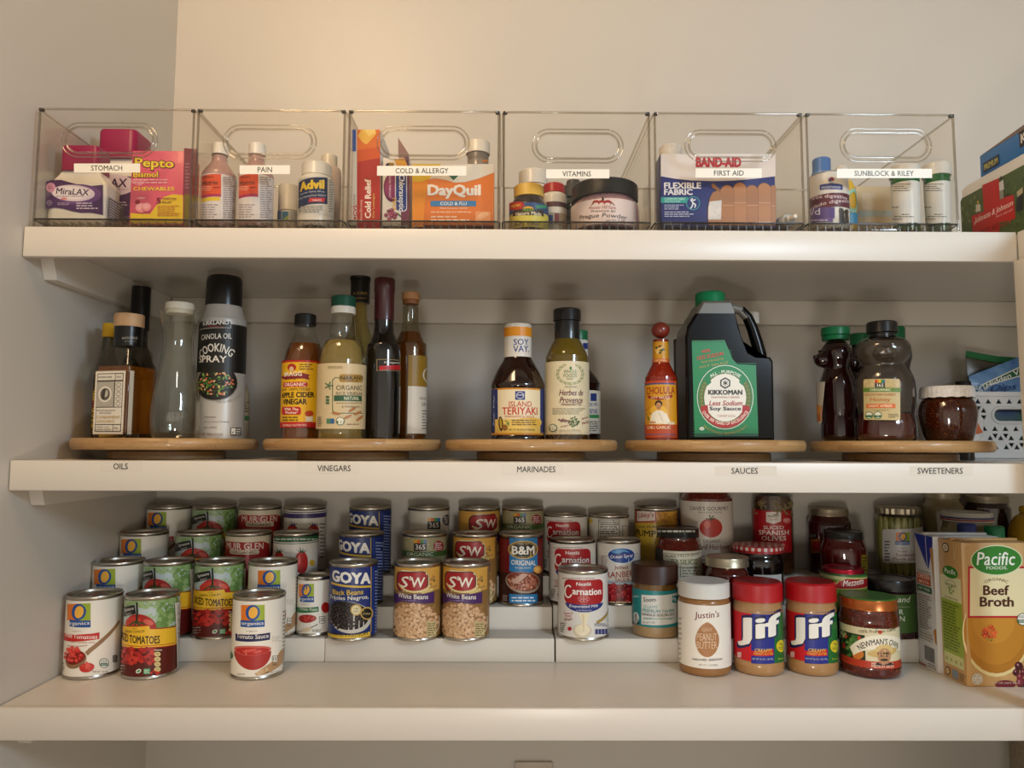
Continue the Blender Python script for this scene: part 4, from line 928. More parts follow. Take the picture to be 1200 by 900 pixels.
# pickles
t = Round('pickle_jar', 'jar of pickle spears with a crinkled gold lid and white label on the top step', 'jar', 1024.5, 1082.5, 0, .346, STEPS[3], H=.1135, ym=630)
R, H = t.R, t.H
lathe('glass_jar', fr(R, H, [(.86, 0), (.96, .02), (1, .07), (1, .74), (.97, .82), (.9, .88), (.88, .93)]), clear, t.root, sm=3)
lathe('brine', fr(R, H, [(.8, .012), (.86, .04), (.86, .8), (.7, .86)]), noisy('pickle_brine', '#6a6232', '#8a8048', 50, .4, 0, (1, 1, .3)), t.root)
for k in range(11):
    a = math.radians(-90+k*18); rr = R*.85
    bm = lathe_bm(smooth_prof([(0.0001, H*.02), (.004, H*.05), (.0066, H*.3), (.0066, H*.6), (.004, H*.82), (.0001, H*.86)], 4), 10, sy=.55)
    bmesh.ops.transform(bm, matrix=Matrix.Translation((rr*math.sin(a), -rr*math.cos(a), 0)) @ Matrix.Rotation(a, 4, 'Z'), verts=bm.verts)
    bm_obj('pickle_spear', bm, [mat('pickle_a', '#aaa262', .25, coat=.4), mat('pickle_b', '#7c7a36', .25, coat=.4)][k % 3 == 1], t.root, smooth=70)
ridged('lid', R*.965, H*.9, H, gold_lid, t.root, 24, .0016)
sh = t.sheet(R=R*1.004); sh.rrect(1034.5, 619.6, 1090, 660, 3, '#ccc8c2')
o_logo(sh, 1050, 623.8, 1065.6, 638.4, 634); sh.text('Organic', 1058, 642.4, 9, 2, '#8a3030'); sh.text('Kosher', 1058, 645.8, 11, 2.6, '#8a3030'); sh.text('Sandwich', 1061, 650.2, 22, 3.6, '#8a2a2e', .01); sh.text('Pickle Spears', 1062, 655.4, 30, 3.8, '#8a2a2e', .01); sh.micro(1037, 633, 1044, 658, 7, '#5a5650'); sh.done('paper_label', t.root)
# pale jars at the right end
t = tall('sauce_jar', 'tall pale beige jar just right of the pickle jar', 1080, 1131, 0, .3565, STEPS[3], .137, gloss('beige_sauce', '#857752', .15), [(.86, 0), (.96, .02), (1, .06), (1, .76), (.95, .84), (.8, .9), (.78, .94)], gold_lid, .84, .93, ym=600)
t = tall('sauce_jar', 'pale jar with a white lid striped in blue and red', 1101, 1166, 0, .2805, STEPS[2], .1455, gloss('pale_spread', '#8a8060', .15), [(.88, 0), (.97, .02), (1, .06), (1, .74), (.96, .82), (.9, .88), (.9, .92)], mat('striped_lid', '#c9c6bf', .4), .975, .9, ym=605)
sh = t.sheet(R=t.R*.966); H = t.H
for a, b, c in ((.935, .952, '#25336a'), (.915, .93, '#9a2a30')): wrapbg(sh, c, H*a, H*b, t.R*.966)
sh.done('lid_stripes', t.root)
t = tall('sauce_jar', 'dark brown jar with a dull gold lid behind the striped lid', 1128, 1186, 0, .352, STEPS[3], .1325, gloss('brown_sauce', '#2a1a0c', .12), [(.86, 0), (.96, .02), (1, .06), (1, .78), (.95, .84), (.88, .9), (.88, .93)], gold_lid, .93, .91, ym=595)
t = Round('mustard_bottle', 'yellow squeeze bottle at the right edge above the beef broth', 'bottle', 1180, 1238, 0, .286, STEPS[2], H=.165, ym=620)
lathe('bottle', fr(t.R, t.H, [(.85, 0), (.97, .02), (1, .08), (1, .55), (.96, .7), (.7, .82), (.45, .86), (.45, .9)]), mat('mustard_yellow', '#b8901a', .35, coat=.2), t.root, sm=3); lathe('cap', fr(t.R, t.H, [(.48, .88), (.45, .93), (.16, .95), (.12, 1)]), mat('yellow_cap', '#c09a20', .4), t.root)
for nm, l, r, col, top, lab in (('water_bottle', 1121.5, 1144.5, '#1d2c7a', 613.8, 'bottle with a blue screw cap behind the broth cartons'), ('water_bottle', 1152.5, 1177.5, '#117a4c', 617, 'bottle with a green screw cap behind the beef broth carton')):
    t = Round(nm, lab, 'bottle', l, r, top, .214 if 'blue' in lab else .222, STEPS[1], ym=620)
    R, H = t.R, t.H
    lathe('bottle', [(R*1.35, 0), (R*1.5, .004), (R*1.5, H*.55), (R*1.4, H*.7), (R*.85, H*.86), (R*.85, H*.9)], mat('cloudy_plastic', '#a89f88', .3, coat=.3), t.root, sm=3); ridged('cap', R, H*.89, H, mat('cap_'+col[1:], col, .35), t.root, 40, .0004)
# green label jar
t = Round('relish_jar', 'dark jar with a black lid and plain green label behind the salsa jar', 'jar', 1013.5, 1075, 681, .2225, STEPS[1], ym=710)
R, H = t.R, t.H
lathe('jar', fr(R, H, [(.86, 0), (.96, .02), (.985, .07), (.985, .7), (.95, .77), (.9, .8), (.9, .84)]), gloss('dark_relish', '#2a0b10', .12), t.root, sm=3)
lathe('lid', [(R*.95, H*.8), (R*.97, H*.81), (R*.97, H*.975), (R*.94, H), (R*.86, H), (R*.84, H-.0012), (0, H-.0012)], black_lid, t.root)
sh = t.sheet(R=R*.99); t.band(sh, 696.5, 741, '#3d5a28', -60, 75); sh.text('and', 1059, 702.4, 15, 7, '#cfd3c0', .01, .3); sh.text('R', 1056, 717, 4.6, 6, '#cfd3c0'); sh.text('N', 1057, 725, 5.6, 6, '#cfd3c0'); sh.line(1052, 711, 1066, 711, .4, '#aab294'); sh.done('paper_label', t.root)

# ---------------------------------------------------------------- broth cartons
def carton(name, label, x, ya, yb, w_, top, m, corner=True):
    t = empty(name, (x+w_/2, (ya+yb)/2, Z3)); tag(t, label, 'carton')
    h = top-Z3; dx, dy = w_/2, (yb-ya)/2
    box_obj('carton', -dx, -dy, 0, dx, dy, h-.0022, m, t, .0014)
    box_obj('top_seam', -dx+.002, -.0015, h-.0022, dx-.002, .0085, h+.0006, m, t, .0006)
    return t, Vector((x+w_/2, (ya+yb)/2, Z3)), h
BX, BY0, BY1 = .6172, .0836, .1385
kraft = noisy('beef_carton', '#b98f58', '#c79f68', 30, .38, 0, (1, 1, .12), coat=.15)
beef, L0, bh = carton('broth_carton', 'tan Beef Broth carton at the right end of the lower shelf', BX, BY0, BY1, .097, on_y(1134, 634, BY0).z, kraft)
sh = Flat.sheet((BX, BY0, Z3), (1, 0, 0), (0, 0, 1), L0)
xe = 1225.
sh.ell(1167.5, 741, 40, 52, '#d8c68e'); sh.ell(1167.5, 739.5, 38.4, 49.5, '#a9701e'); sh.ell(1167, 735, 35, 44, '#b67c24'); sh.ell(1164, 728, 25, 26, '#bf862c')
sh.poly([(1131, 640), (1134, 640), (1134, 740), (1140, 790), (1133, 804)], '#b98f58')
sh.scatter(9, 1199, 790, 10, 12, ['#5a1420', '#74202e', '#431018'], 8, .9, '#b07a84', seed=4); sh.ell(1178, 802, 12, 5, '#6a1824')
sh.rect(1134, 663.5, 1222, 724, '#b3202a'); sh.rect(1136.4, 666, 1219.6, 721.6, '#e0d4a8')
sh.ell(1167.5, 656.5, 30.5, 18, '#d6d8b0'); sh.ell(1167.5, 656.5, 29.3, 16.8, '#2f7a24'); sh.text('Pacific', 1166.6, 654.6, 45, 15.5, '#ecece0', .025, .12); sh.text('FOODS.', 1168, 665.4, 25, 3.6, '#ecece0', .015)
sh.arc('ORGANIC', 1167, 705, 26.5, 90, 62, 3.4, '#6a5a34', .01)
sh.text('Beef', 1166.8, 691.6, 30.5, 11.6, '#49200f', .06); sh.text('Broth', 1167.6, 705, 40, 11.6, '#49200f', .06)
sh.scatter(14, 1159, 741, 7.5, 7.5, ['#c2421c', '#d35a28', '#b3341a'], 4, .8, '#e88a58', seed=3); sh.scatter(7, 1158, 749, 5, 2.6, ['#8a6a1c', '#a8862c'], 2, .7, seed=2)
sh.ell(1198, 725.5, 7, 7.4, '#e6e4d8'); sh.ring(1198, 725.5, 7, 7.4, .9, '#2a5a3c'); sh.rect(1192, 726, 1204, 729.6, '#2a5a3c'); sh.text('USDA', 1198, 722.6, 9, 3, '#2a4a36', .02); sh.text('ORGANIC', 1198, 727.8, 10, 2, '#dfe6da', .02)
sh.ell(1144.6, 795.4, 6.4, 6.6, '#d9d3c4'); sh.ring(1144.6, 795.4, 5.6, 5.8, .6, '#8a8270'); sh.micro(1140, 791, 1149.4, 800, 4, '#8a8270'); sh.text('32 FL OZ (1QT) 946mL', 1178, 800.2, 34, 2.4, '#d8c8b8')
sh.done('front_print', beef)
dW = BY1-BY0
sh = Flat.sheet((BX, BY1, Z3), (0, -1, 0), (0, 0, 1), L0, metres=True)
def R_(x0, y0, x1, y1, c): sh.rect(x0*dW, -y1*bh, x1*dW, -y0*bh, c)
def T_(s, x, y, w, h, c, **k): sh.text(s, x*dW, -y*bh, w*dW, h*bh, c, **k)
R_(.06, .16, .93, .70, '#8fa33a'); R_(.06, .56, .93, .73, '#d3d2a4'); R_(.10, .10, .90, .18, '#c6c78e')
sh.ell(.5*dW, -.76*bh, .32*dW, .043*bh, '#2f7a24'); T_('Pacific', .5, .765, .46, .035, '#ecece0', bold=.02)
sh.ring(.5*dW, -.655*bh, .26*dW, .05*bh, .0006, '#8a8a5a', 10, 170); sh.scatter(8, .5*dW, -.63*bh, .12*dW, .03*bh, ['#5f8a34', '#7aa04a'], .0035, .5, seed=3); T_('PROTEIN', .5, .668, .42, .016, '#5a5a34', bold=.01); T_('GLUTEN FREE', .5, .575, .56, .012, '#5a5a34')
sh.micro(.12*dW, -.54*bh, .88*dW, -.2*bh, 16, '#55641f')
for k in range(4): sh.ell((.2+.2*k)*dW, -.135*bh, .05*dW, .014*bh, '#a3a868')
sh.ell(.36*dW, -.93*bh, .14*dW, .035*bh, '#2c2620'); sh.ell(.36*dW, -.93*bh, .11*dW, .027*bh, '#d6c6a4'); T_('S', .36, .93, .08, .03, '#2c2620', bold=.02)
sh.ell(.22*dW, -.045*bh, .1*dW, .028*bh, '#3a342c'); sh.ell(.22*dW, -.045*bh, .075*dW, .021*bh, '#c7a87a'); R_(.42, .015, .66, .075, '#7a8490'); sh.micro(.72*dW, -.075*bh, .95*dW, -.015*bh, 4, '#5a564a')
sh.line(.86*dW, -.985*bh, .72*dW, -.86*bh, .0009, '#e2c89a'); sh.line(.72*dW, -.985*bh, .72*dW, -.86*bh, .0009, '#e2c89a')
sh.done('side_print', beef)
white_c = mat('white_carton', '#cbc9c6', .38, coat=.15)
CY0, CY1 = .1395, .1890
chk, L1, ch_ = carton('broth_carton', 'white chicken broth carton with a blue top, behind the Beef Broth carton', BX-.006, CY0, CY1, .095, on_y(1101, 627, CY0).z, white_c)
cW = CY1-CY0
sh = Flat.sheet((BX-.006, CY1, Z3), (0, -1, 0), (0, 0, 1), L1, metres=True)
def R_(x0, y0, x1, y1, c): sh.rect(x0*cW, -y1*ch_, x1*cW, -y0*ch_, c)
def T_(s, x, y, w, h, c, **k): sh.text(s, x*cW, -y*ch_, w*cW, h*ch_, c, **k)
sh.poly([(.02*cW, -.985*ch_), (.97*cW, -.985*ch_), (.97*cW, -.93*ch_), (.72*cW, -.74*ch_), (.62*cW, -.76*ch_)], '#24348c'); sh.line(.62*cW, -.98*ch_, .66*cW, -.75*ch_, .0012, '#d6d4d0')
sh.poly([(.82*cW, -.9*ch_), (.985*cW, -.9*ch_), (.985*cW, -.5*ch_), (.93*cW, -.7*ch_)], '#b98a4c')
T_('Natural Goodness', .46, .715, .62, .02, '#5a7a3c', shear=.3); R_(.10, .615, .80, .695, '#b8481c'); T_('CHICKEN', .45, .675, .6, .032, '#ecdfd0', bold=.04); T_('BROTH', .45, .635, .5, .024, '#ecdfd0', bold=.03)
R_(.08, .56, .84, .605, '#2a5a34'); T_('FAT FREE', .46, .583, .6, .02, '#d8e0d0', bold=.02)
sh.micro(.14*cW, -.54*ch_, .8*cW, -.28*ch_, 14, '#8a6a5a'); R_(.16, .2, .8, .27, '#c2bcb2'); sh.micro(.16*cW, -.26*ch_, .8*cW, -.2*ch_, 3, '#7a7670')
sh.bars(.34*cW, -.17*ch_, .84*cW, -.06*ch_, '#2a2826') if False else None
V, P = [], []; a = .34*cW
while a < .86*cW:
    i = len(V); tt = .0003+.0006*rnd.random(); V += [sh.tf(a, -.06*ch_), sh.tf(a+tt, -.06*ch_), sh.tf(a+tt, -.165*ch_), sh.tf(a, -.165*ch_)]; P.append((i, i+1, i+2, i+3)); a += tt+.0005
sh.raw(V, P, '#2a2826'); sh.poly([(.86*cW, -.3*ch_), (.985*cW, -.32*ch_), (.985*cW, -.2*ch_), (.9*cW, -.22*ch_)], '#b5762c'); R_(.02, .01, .4, .02, '#9a4a3c'); sh.micro(.5*cW, -.05*ch_, .92*cW, -.015*ch_, 2, '#6a6660')
sh.done('side_print', chk)
# ---------------------------------------------------------------- bamboo turntables and bottles on the middle shelf
def bamboo():
    m = mat('bamboo', '#b98f60', .42, coat=.15); nt = m.node_tree; L = nt.links.new; b = nt.nodes['Principled BSDF']
    tc = nt.nodes.new('ShaderNodeTexCoord'); mp = nt.nodes.new('ShaderNodeMapping'); mp.inputs['Rotation'].default_value = (math.pi/2, 0, 0)
    br = nt.nodes.new('ShaderNodeTexBrick'); br.inputs['Scale'].default_value = 1; br.inputs['Brick Width'].default_value = .075; br.inputs['Row Height'].default_value = .0055; br.inputs['Mortar Size'].default_value = .0001
    br.inputs['Color1'].default_value = srgb('#c29c6a'); br.inputs['Color2'].default_value = srgb('#a67d4c'); br.inputs['Mortar'].default_value = srgb('#8f6b3e'); br.inputs['Bias'].default_value = -.2
    n = nt.nodes.new('ShaderNodeTexNoise'); n.inputs['Scale'].default_value = 60; m2 = nt.nodes.new('ShaderNodeMapping'); m2.inputs['Scale'].default_value = (.25, 6, 6)
    mx = nt.nodes.new('ShaderNodeMixRGB'); mx.blend_type = 'MULTIPLY'; mx.inputs[0].default_value = .35
    L(tc.outputs['Object'], mp.inputs[0]); L(mp.outputs[0], br.inputs['Vector']); L(tc.outputs['Object'], m2.inputs[0]); L(m2.outputs[0], n.inputs['Vector']); L(br.outputs[0], mx.inputs[1]); L(n.outputs[0], mx.inputs[2]); L(mx.outputs[0], b.inputs['Base Color'])
    return m
bam = bamboo()
TY, TZ = .155, .0290
def turntable(l, r, label):
    t = Round('turntable', label, 'turntable', l, r, 0, TY, Z2, H=.029, ym=520)
    R = t.R
    lathe('tray', [(0, .0135), (R*.965, .0135), (R*.988, .0150), (R, .0185), (R, .0245), (R*.988, .0280), (R*.975, .0290), (0, .0290)], bam, t.root, seg=96)
    lathe('base', [(0, 0), (R*.62, 0), (R*.632, .0012), (R*.632, .0105), (R*.62, .0118), (0, .0118)], bam, t.root, seg=72)
    lathe('bearing', [(0, .0117), (R*.35, .0117), (R*.35, .0136), (0, .0136)], mat('bearing_steel', '#777777', .3, 1), t.root, seg=48)
    t.root.rotation_euler.z = rnd.uniform(-.3, .3); return t
turntable(81, 303, 'bamboo turntable above the OILS tape')
turntable(308, 517, 'bamboo turntable above the VINEGARS tape')
turntable(521.5, 723.5, 'bamboo turntable above the MARINADES tape')
turntable(732, 945, 'bamboo turntable above the SAUCES tape')
turntable(948.5, 1168, 'bamboo turntable above the SWEETENERS tape')
BZ = TZ+.0002
def bottle(name, label, l, r, top, Y, ym=460, cat='bottle', **kw): return Round(name, label, cat, l, r, top, Y, BZ, ym=ym, **kw)
def part(t, name, rows, m, sm=4, seg=48, **kw):
    P = t.prof(rows); lathe(name, P, m, t.root, sm=sm, seg=seg, **kw); return P
def liquid(name, c, rough=.03): return mat(name, c, rough, trans=1., ior=1.36)
def cap(t, l, r, y0, y1, m, name='cap', rib=True, n=44):
    R = t.r_at(l, r, (y0+y1)/2); z0 = t.z_at(y1, R); z1 = t.z_at(y0, R)
    if rib: return ridged(name, R, z0, z1, m, t.root, n, .0003, .0015)
    return lathe(name, [(0, z0), (R, z0), (R, z1-.0015), (R-.0004, z1-.0004), (R-.0016, z1), (0, z1)], m, t.root)
BASE = 521.5      # row where things stand, seen through the tray edge (z is clamped to 0)
# --- oils
t = bottle('oil_bottle', 'yellow capped oil bottle with a yellow and black label, half behind the cork topped bottle', 109, 141, 378, .164)
P = part(t, 'bottle', [(109, 141, 540), (109, 141, 450), (110, 140, 435), (116, 134, 418), (117.5, 132.5, 395)], pane('oil_glass', '#b8b08a', .6, .06))
lathe('oil', [(r*.94, z) for r, z in P if z < t.z_at(432)], mat('pale_oil', '#8a6f34', .1, trans=.5, ior=1.36), t.root)
cap(t, 116.5, 134, 378, 394.5, mat('yellow_plastic', '#d9aa1c', .35))
sh = t.sheet(R=t.R*1.005); t.band(sh, 446, 512, '#c9a81e', -90, 90); sh.rect(105, 446, 113, 458, '#1d1c18'); sh.ell(108, 474, 4, 5, '#8a1f1c'); sh.rect(104, 501, 116, 512, '#1a1a16'); sh.micro(107, 482, 112, 498, 3, '#4a3a10'); sh.done('paper_label', t.root)
# square cork topped bottle
t = bottle('oil_bottle', 'square glass bottle of amber oil with a wooden stopper and a postage stamp label', 110, 184, 366.5, .105, rt=.017)
hw = t.R*.735
amber = mat('amber_oil', '#c9781e', .12, trans=.7, ior=1.36, coat=.3)
yaw = math.radians(-42)
bz = t.z_at(424, t.R); sz = t.z_at(404, t.r_at(134, 170, 404)); nr = t.r_at(135, 169.5, 400); cork_r = t.r_at(134.2, 171, 374)
def sq(name, L, m, corner=.22):
    o = loft(name, L, m, t.root, corner, 6); o.rotation_euler.z = yaw; return o
sq('bottle', [(hw*.93, hw*.93, 0), (hw*.985, hw*.985, .003), (hw, hw, .008), (hw, hw, bz*.93), (hw*.97, hw*.97, bz*.985), (hw*.86, hw*.86, bz*1.03), (nr*1.3, nr*1.3, bz*1.03+(sz-bz)*.55), (nr*1.02, nr*1.02, sz)], pane('bottle_glass', '#e2dfd0', .6, .05), .24)
sq('oil', [(hw*.9, hw*.9, .006), (hw*.94, hw*.94, .012), (hw*.94, hw*.94, bz*.90), (hw*.93, hw*.93, bz*.955)], amber, .24)
lathe('neck_sleeve', [(0, sz-.001), (nr, sz-.001), (nr, t.z_at(381.5, nr)), (0, t.z_at(381.5, nr))], mat('black_sleeve', '#0f0e0d', .28), t.root)
sh = t.sheet(R=nr); sh.text('AVOCADO', 152, 396, 18, 2.6, '#b9b4a8'); sh.micro(146, 399, 160, 401, 1, '#77736a'); sh.done('sleeve_print', t.root)
z0, z1 = t.z_at(381.5, cork_r), t.z_at(366.5, cork_r)
lathe('stopper', [(0, z0), (cork_r*.97, z0), (cork_r, z0+.001), (cork_r, z1-.0012), (cork_r*.96, z1), (0, z1)], noisy('beech', '#c39668', '#d4ab80', 60, .5, 0, (1, 1, .1)), t.root)
# stamp label on the left face of the square bottle
A = Matrix.Rotation(yaw, 3, 'Z'); U = A @ Vector((1, 0, 0)); Nn = A @ Vector((0, -1, 0))
sh = Flat.sheet(Nn*(hw+.0003)-U*hw, U, (0, 0, 1), metres=True, base=.0004)
zl0, zl1 = t.z_at(509), t.z_at(434); lw = hw*1.72; lx = hw*.14; lh = zl1-zl0
def Q(x, y): return (lx+x*lw, -(zl0+y*lh))
def qr(x0, y0, x1, y1, c): a = Q(x0, y1); b = Q(x1, y0); sh.rect(a[0], a[1], b[0], b[1], c)
qr(0, 0, 1, 1, '#d9d3c4')
for k in range(22):
    for e in (0, 1): c = Q(e, (k+.5)/22); sh.ell(c[0], c[1], lh*.011, lh*.011, '#7a5226', n=8, layer=False)
for k in range(13):
    for e in (0, 1): c = Q((k+.5)/13, e); sh.ell(c[0], c[1], lh*.011, lh*.011, '#7a5226', n=8, layer=False)
sh.n += 1
def qf(x0, y0, x1, y1, t_=.012, c='#4c473e'):
    for q in ((x0, y0, x1, y0+t_), (x0, y1-t_, x1, y1), (x0, y0, x0+t_*1.4, y1), (x1-t_*1.4, y0, x1, y1)): qr(*q, c)
qf(.07, .04, .93, .96); qf(.07, .84, .93, .96); qf(.07, .42, .66, .84); qf(.66, .42, .93, .84); qf(.07, .04, .93, .16); qf(.66, .84, .93, .96); qf(.66, .04, .93, .16)
qr(.085, .435, .64, .825, '#a9a496'); c = Q(.36, .63); sh.ell(c[0], c[1], lw*.22, lw*.22, '#d9d3c4'); sh.ell(c[0], c[1], lw*.16, lw*.17, '#5a554c'); sh.ell(c[0]+lw*.03, c[1]-lw*.02, lw*.07, lw*.1, '#b3ad9f'); sh.poly([(c[0]-lw*.12, c[1]+lw*.12), (c[0]-lw*.06, c[1]-lw*.14), (c[0]+lw*.02, c[1]-lw*.15), (c[0]-lw*.02, c[1]+lw*.14)], '#3f3b34')
def qt(s, x, y, w_, h_, c='#3c3830', b=.01): p = Q(x, y); sh.text(s, p[0], p[1], w_*lw, h_*lh, c, b)
qt('EXTRA FINE', .34, .90, .44, .025); qt('No', .79, .90, .14, .03)
for k in range(5): c = Q(.8, .48+k*.075); sh.ring(c[0], c[1], lw*.08, lw*.055, .0006, '#6a655a')
qt('MONTE BLANCO', .42, .375, .62, .022); qt('AVOCADO', .40, .335, .4, .022); qt('CONDIMENT', .5, .27, .78, .042, '#b08a34', .0); qt('AVOCADO', .42, .205, .6, .042, '#b08a34', .0); qt('500 ml', .34, .115, .4, .02); qt('HAND MADE', .36, .075, .5, .02); qt('No', .79, .10, .14, .03)
o = sh.done('paper_label', t.root)
U2, N2 = -Nn, U
sh = Flat.sheet(N2*(hw+.0003)+Vector((0, 0, 0))-(-Nn)*hw, -Nn, (0, 0, 1), metres=True, base=.0004); sh.rect(hw*.05, -zl1, hw*.30, -zl0, '#cfc8b8')
for k in range(20): sh.ell(hw*.31, -(zl0+(k+.5)/20*lh), lh*.012, lh*.012, '#cfc8b8', n=8, layer=False)
sh.done('side_label', t.root)
# dark bottle with a tall black cap behind
t = bottle('oil_bottle', 'dark bottle with a tall black sleeve cap behind the cork topped bottle', 138, 182, 334, .215, rt=.012)
part(t, 'bottle', [(139, 181, 540), (138, 182, 445), (142, 180, 425), (151, 173, 405), (151.5, 172.5, 385)], gloss('black_glass', '#0d0a08', .08), sm=4); cap(t, 149.7, 173.2, 334.5, 386, mat('black_sleeve', '#0f0e0d', .28), 'neck_sleeve', False)
# glass carafe with a white lid
t = bottle('carafe', 'empty clear glass carafe with a white lid and a waisted neck', 176, 236.5, 353.5, .082, cat='carafe', rt=.018)
rows = [(181, 232, 540), (178, 236, 505), (176, 236.5, 485), (180, 234.5, 455), (188, 230, 425), (192, 228, 400), (190.5, 230, 385), (187, 234, 364), (186, 235.5, 361)]
P = smooth_prof(t.prof(rows), 5); gl = pane('carafe_glass', '#f8f8f4', .9, .045, .02)
inner = [(max(r-.0026, .001), z) for r, z in reversed(P) if z > .006]+[(0, .0065)]
lathe('carafe_body', [(0, 0)]+P+inner, gl, t.root, closed=False, seg=64)
R = t.r_at(194.5, 229, 358); lathe('lid', [(0, t.z_at(366, R)), (R*.94, t.z_at(366, R)), (R*.94, t.z_at(362, R)), (R, t.z_at(361.8, R)), (R, t.z_at(354.5, R)), (R*.95, t.z_at(353, R)), (0, t.z_at(353, R))], mat('cream_plastic', '#cfc7b6', .4), t.root)
sh = t.sheet(P=P); em = pane('glass_emboss', '#c9c9be', .6, .25)
for y, w_, h_ in ((486, 30, 6), (491, 26, 5)): sh.text('LIBERTY', 206, y, w_, h_, em)
sh.done('embossing', t.root)
# cooking spray
t = bottle('spray_can', 'silver and black cooking spray can with a tall black cap', 228.8, 288, 321.5, .134, cat='spray can')
silver = mat('satin_silver', '#b7b3ac', .36, .35)
P = part(t, 'can_body', [(232, 286, 540), (230, 288, 515), (229.5, 287, 440), (231, 287.3, 378), (233, 286.5, 372), (237.5, 284.5, 362), (239.8, 283.3, 356)], silver)
R = t.r_at(239.6, 283.2, 345); za, zb = t.z_at(357, R), t.z_at(320.8, R)
lathe('cap', [(0, za), (R, za), (R*.985, zb-.008), (R*.96, zb-.003), (R*.88, zb), (0, zb+.0005)], mat('black_sleeve', '#0f0e0d', .28), t.root, sm=0)
sh = t.sheet(P=P); t.band(sh, 379, 436, '#15130f', -180, 84)
sh.rect(226, 373.4, 270.5, 384.6, '#b3aea4'); sh.rect(226, 374.2, 269.8, 384, '#1b1814'); sh.text('KIRKLAND', 251.5, 378, 33, 4.8, '#e2ded6', .045); sh.text('Signature', 252, 382.3, 18, 2.2, '#a3282a', .01, .3)
sh.text('CANOLA OIL', 252, 394, 39, 6.4, '#dcd6ca', .025); sh.arc('COOKING', 252.5, 439, 32, 92, 84, 10, '#dcd6ca', .035); sh.text('SPRAY', 250, 420.6, 31, 8, '#dcd6ca', .035)
sh.ell(252.5, 449, 25, 21, '#171410'); t.band(sh, 424.6, 434.6, '#15130f', -60, 60); sh.text('SPRAY', 250, 420.6, 31, 8, '#dcd6ca', .035)
sh.scatter(80, 253, 449, 20, 14.5, ['#3f6a2c', '#567f3a', '#2c4a20', '#b8643a', '#c9a878', '#7a9a4a', '#d08a62', '#31301c'], 3, .55, seed=5, clip=lambda x, y: y > 437)
sh.ring(252.5, 449, 25, 21, 1.2, '#8a867e', 200, 340); sh.arc('FOR FAT FREE COOKING', 258, 430, 41, -72, 48, 2.6, '#8a857a', 0, True)
sh.text('Flavorless', 247, 488.6, 13, 2.2, '#5a554c'); sh.text('Worry-Free Cooking', 254, 494.4, 28, 2.2, '#5a554c'); sh.text('Non-GMO', 247, 501, 14, 2.2, '#5a554c'); sh.text('NET WT 482g (17 OZ)', 247, 509, 28, 2.6, '#4a453c')
sh.rect(269.5, 501, 281.5, 510.5, '#4f4b44'); sh.rect(270.2, 501.8, 275, 509, '#d0ccc2'); sh.micro(276, 502, 281, 510, 3, '#c9c5bb'); sh.poly([(270.6, 506), (272, 508), (274.6, 503), (272.2, 506.4)], '#2f2b26')
sh.done('print', t.root)
t = bottle('oil_bottle', 'small pale bottle peeking out behind the right side of the spray can', 262, 293.5, 425, .185)
part(t, 'bottle', [(263, 293, 540), (262, 293.5, 500), (263.5, 292.5, 462), (271, 286, 442), (272, 285, 434)], mat('milky_plastic', '#a8977a', .3, coat=.3)); cap(t, 270, 286, 424, 436, mat('cap_brown', '#5a3a22', .4))
sh = t.sheet(R=t.R*1.004); sh.ell(289, 490, 4, 3, '#3a6a3c'); sh.micro(282, 470, 292, 484, 4, '#5a4a3a'); sh.done('print', t.root)
# --- vinegars
t = bottle('vinegar_bottle', 'amber apple cider vinegar bottle with a black cap and yellow and red label', 329.5, 381.5, 366, .122)
P = part(t, 'bottle', [(331, 380, 540), (329.5, 381.5, 512), (329.5, 381.5, 435), (331, 381, 422), (337, 377.5, 405), (345, 371, 390), (351.5, 375.5-.5, 380)], pane('clear_glass', '#f4f6f2', .7, .05))
lathe('vinegar', [(r*.95, z) for r, z in smooth_prof(P, 4) if z < t.z_at(400)], mat('cider', '#8a4a16', .12, coat=.4, trans=.35), t.root)
cap(t, 351, 376.5, 366.5, 380, mat('black_cap', '#171513', .4))
sh = t.sheet(R=t.R*1.006); t.band(sh, 422, 501, '#b3201f', -84, 62); t.band(sh, 424.4, 494.4, '#dfae1c', -84, 46)
sh.ell(342.4, 430.5, 5, 4.4, '#a8251f'); sh.ell(342, 432.5, 2.6, 3, '#d8b48c'); sh.poly([(330, 442.5), (334, 440), (355, 437), (363, 439.5), (361, 441.6), (363, 445), (354, 443.6), (335, 445)], '#7e1c24'); sh.text('BRAGG', 343.8, 438.2, 20, 5.2, '#efe6d2', .04, 0, 3); sh.text('LIVE', 342, 444, 11, 2, '#6a3a14')
sh.micro(351, 426, 368, 434, 3, '#5a4210'); sh.rrect(328, 447.6, 360.4, 453.4, 2.4, '#b3201f'); sh.text('ORGANIC', 344.5, 450.5, 27, 4.2, '#f0e4d0', .035); sh.text('RAW · UNFILTERED', 344, 456.2, 38, 3, '#5a3f12', .015)
sh.text('APPLE CIDER', 346.5, 462.6, 43, 6.4, '#231a0c', .07); sh.text('VINEGAR', 344, 470.6, 31, 6.6, '#231a0c', .07)
sh.rrect(331.4, 476.6, 352.8, 486, 2.4, '#b3201f'); sh.text('With The', 342, 479.4, 15.5, 3.2, '#f0e4d0', .04); sh.text("'Mother'", 342, 483.4, 14, 3.2, '#f0e4d0', .04); sh.ell(362, 484.6, 5, 3.4, '#b3401f'); sh.rect(358, 488, 366, 494, '#d9d2c0'); sh.micro(332, 487.6, 354, 494, 2, '#5a4210'); sh.text('NATURALLY GLUTEN FREE', 344, 498.2, 30, 2.4, '#f0d8c8', .01)
sh.micro(372, 424, 376.4, 500, 16, '#3a2a1a'); sh.done('paper_label', t.root)
t = bottle('vinegar_bottle', 'pale gold rice vinegar bottle with a green and white cap and cream label', 371.5, 428.5, 345, .085)
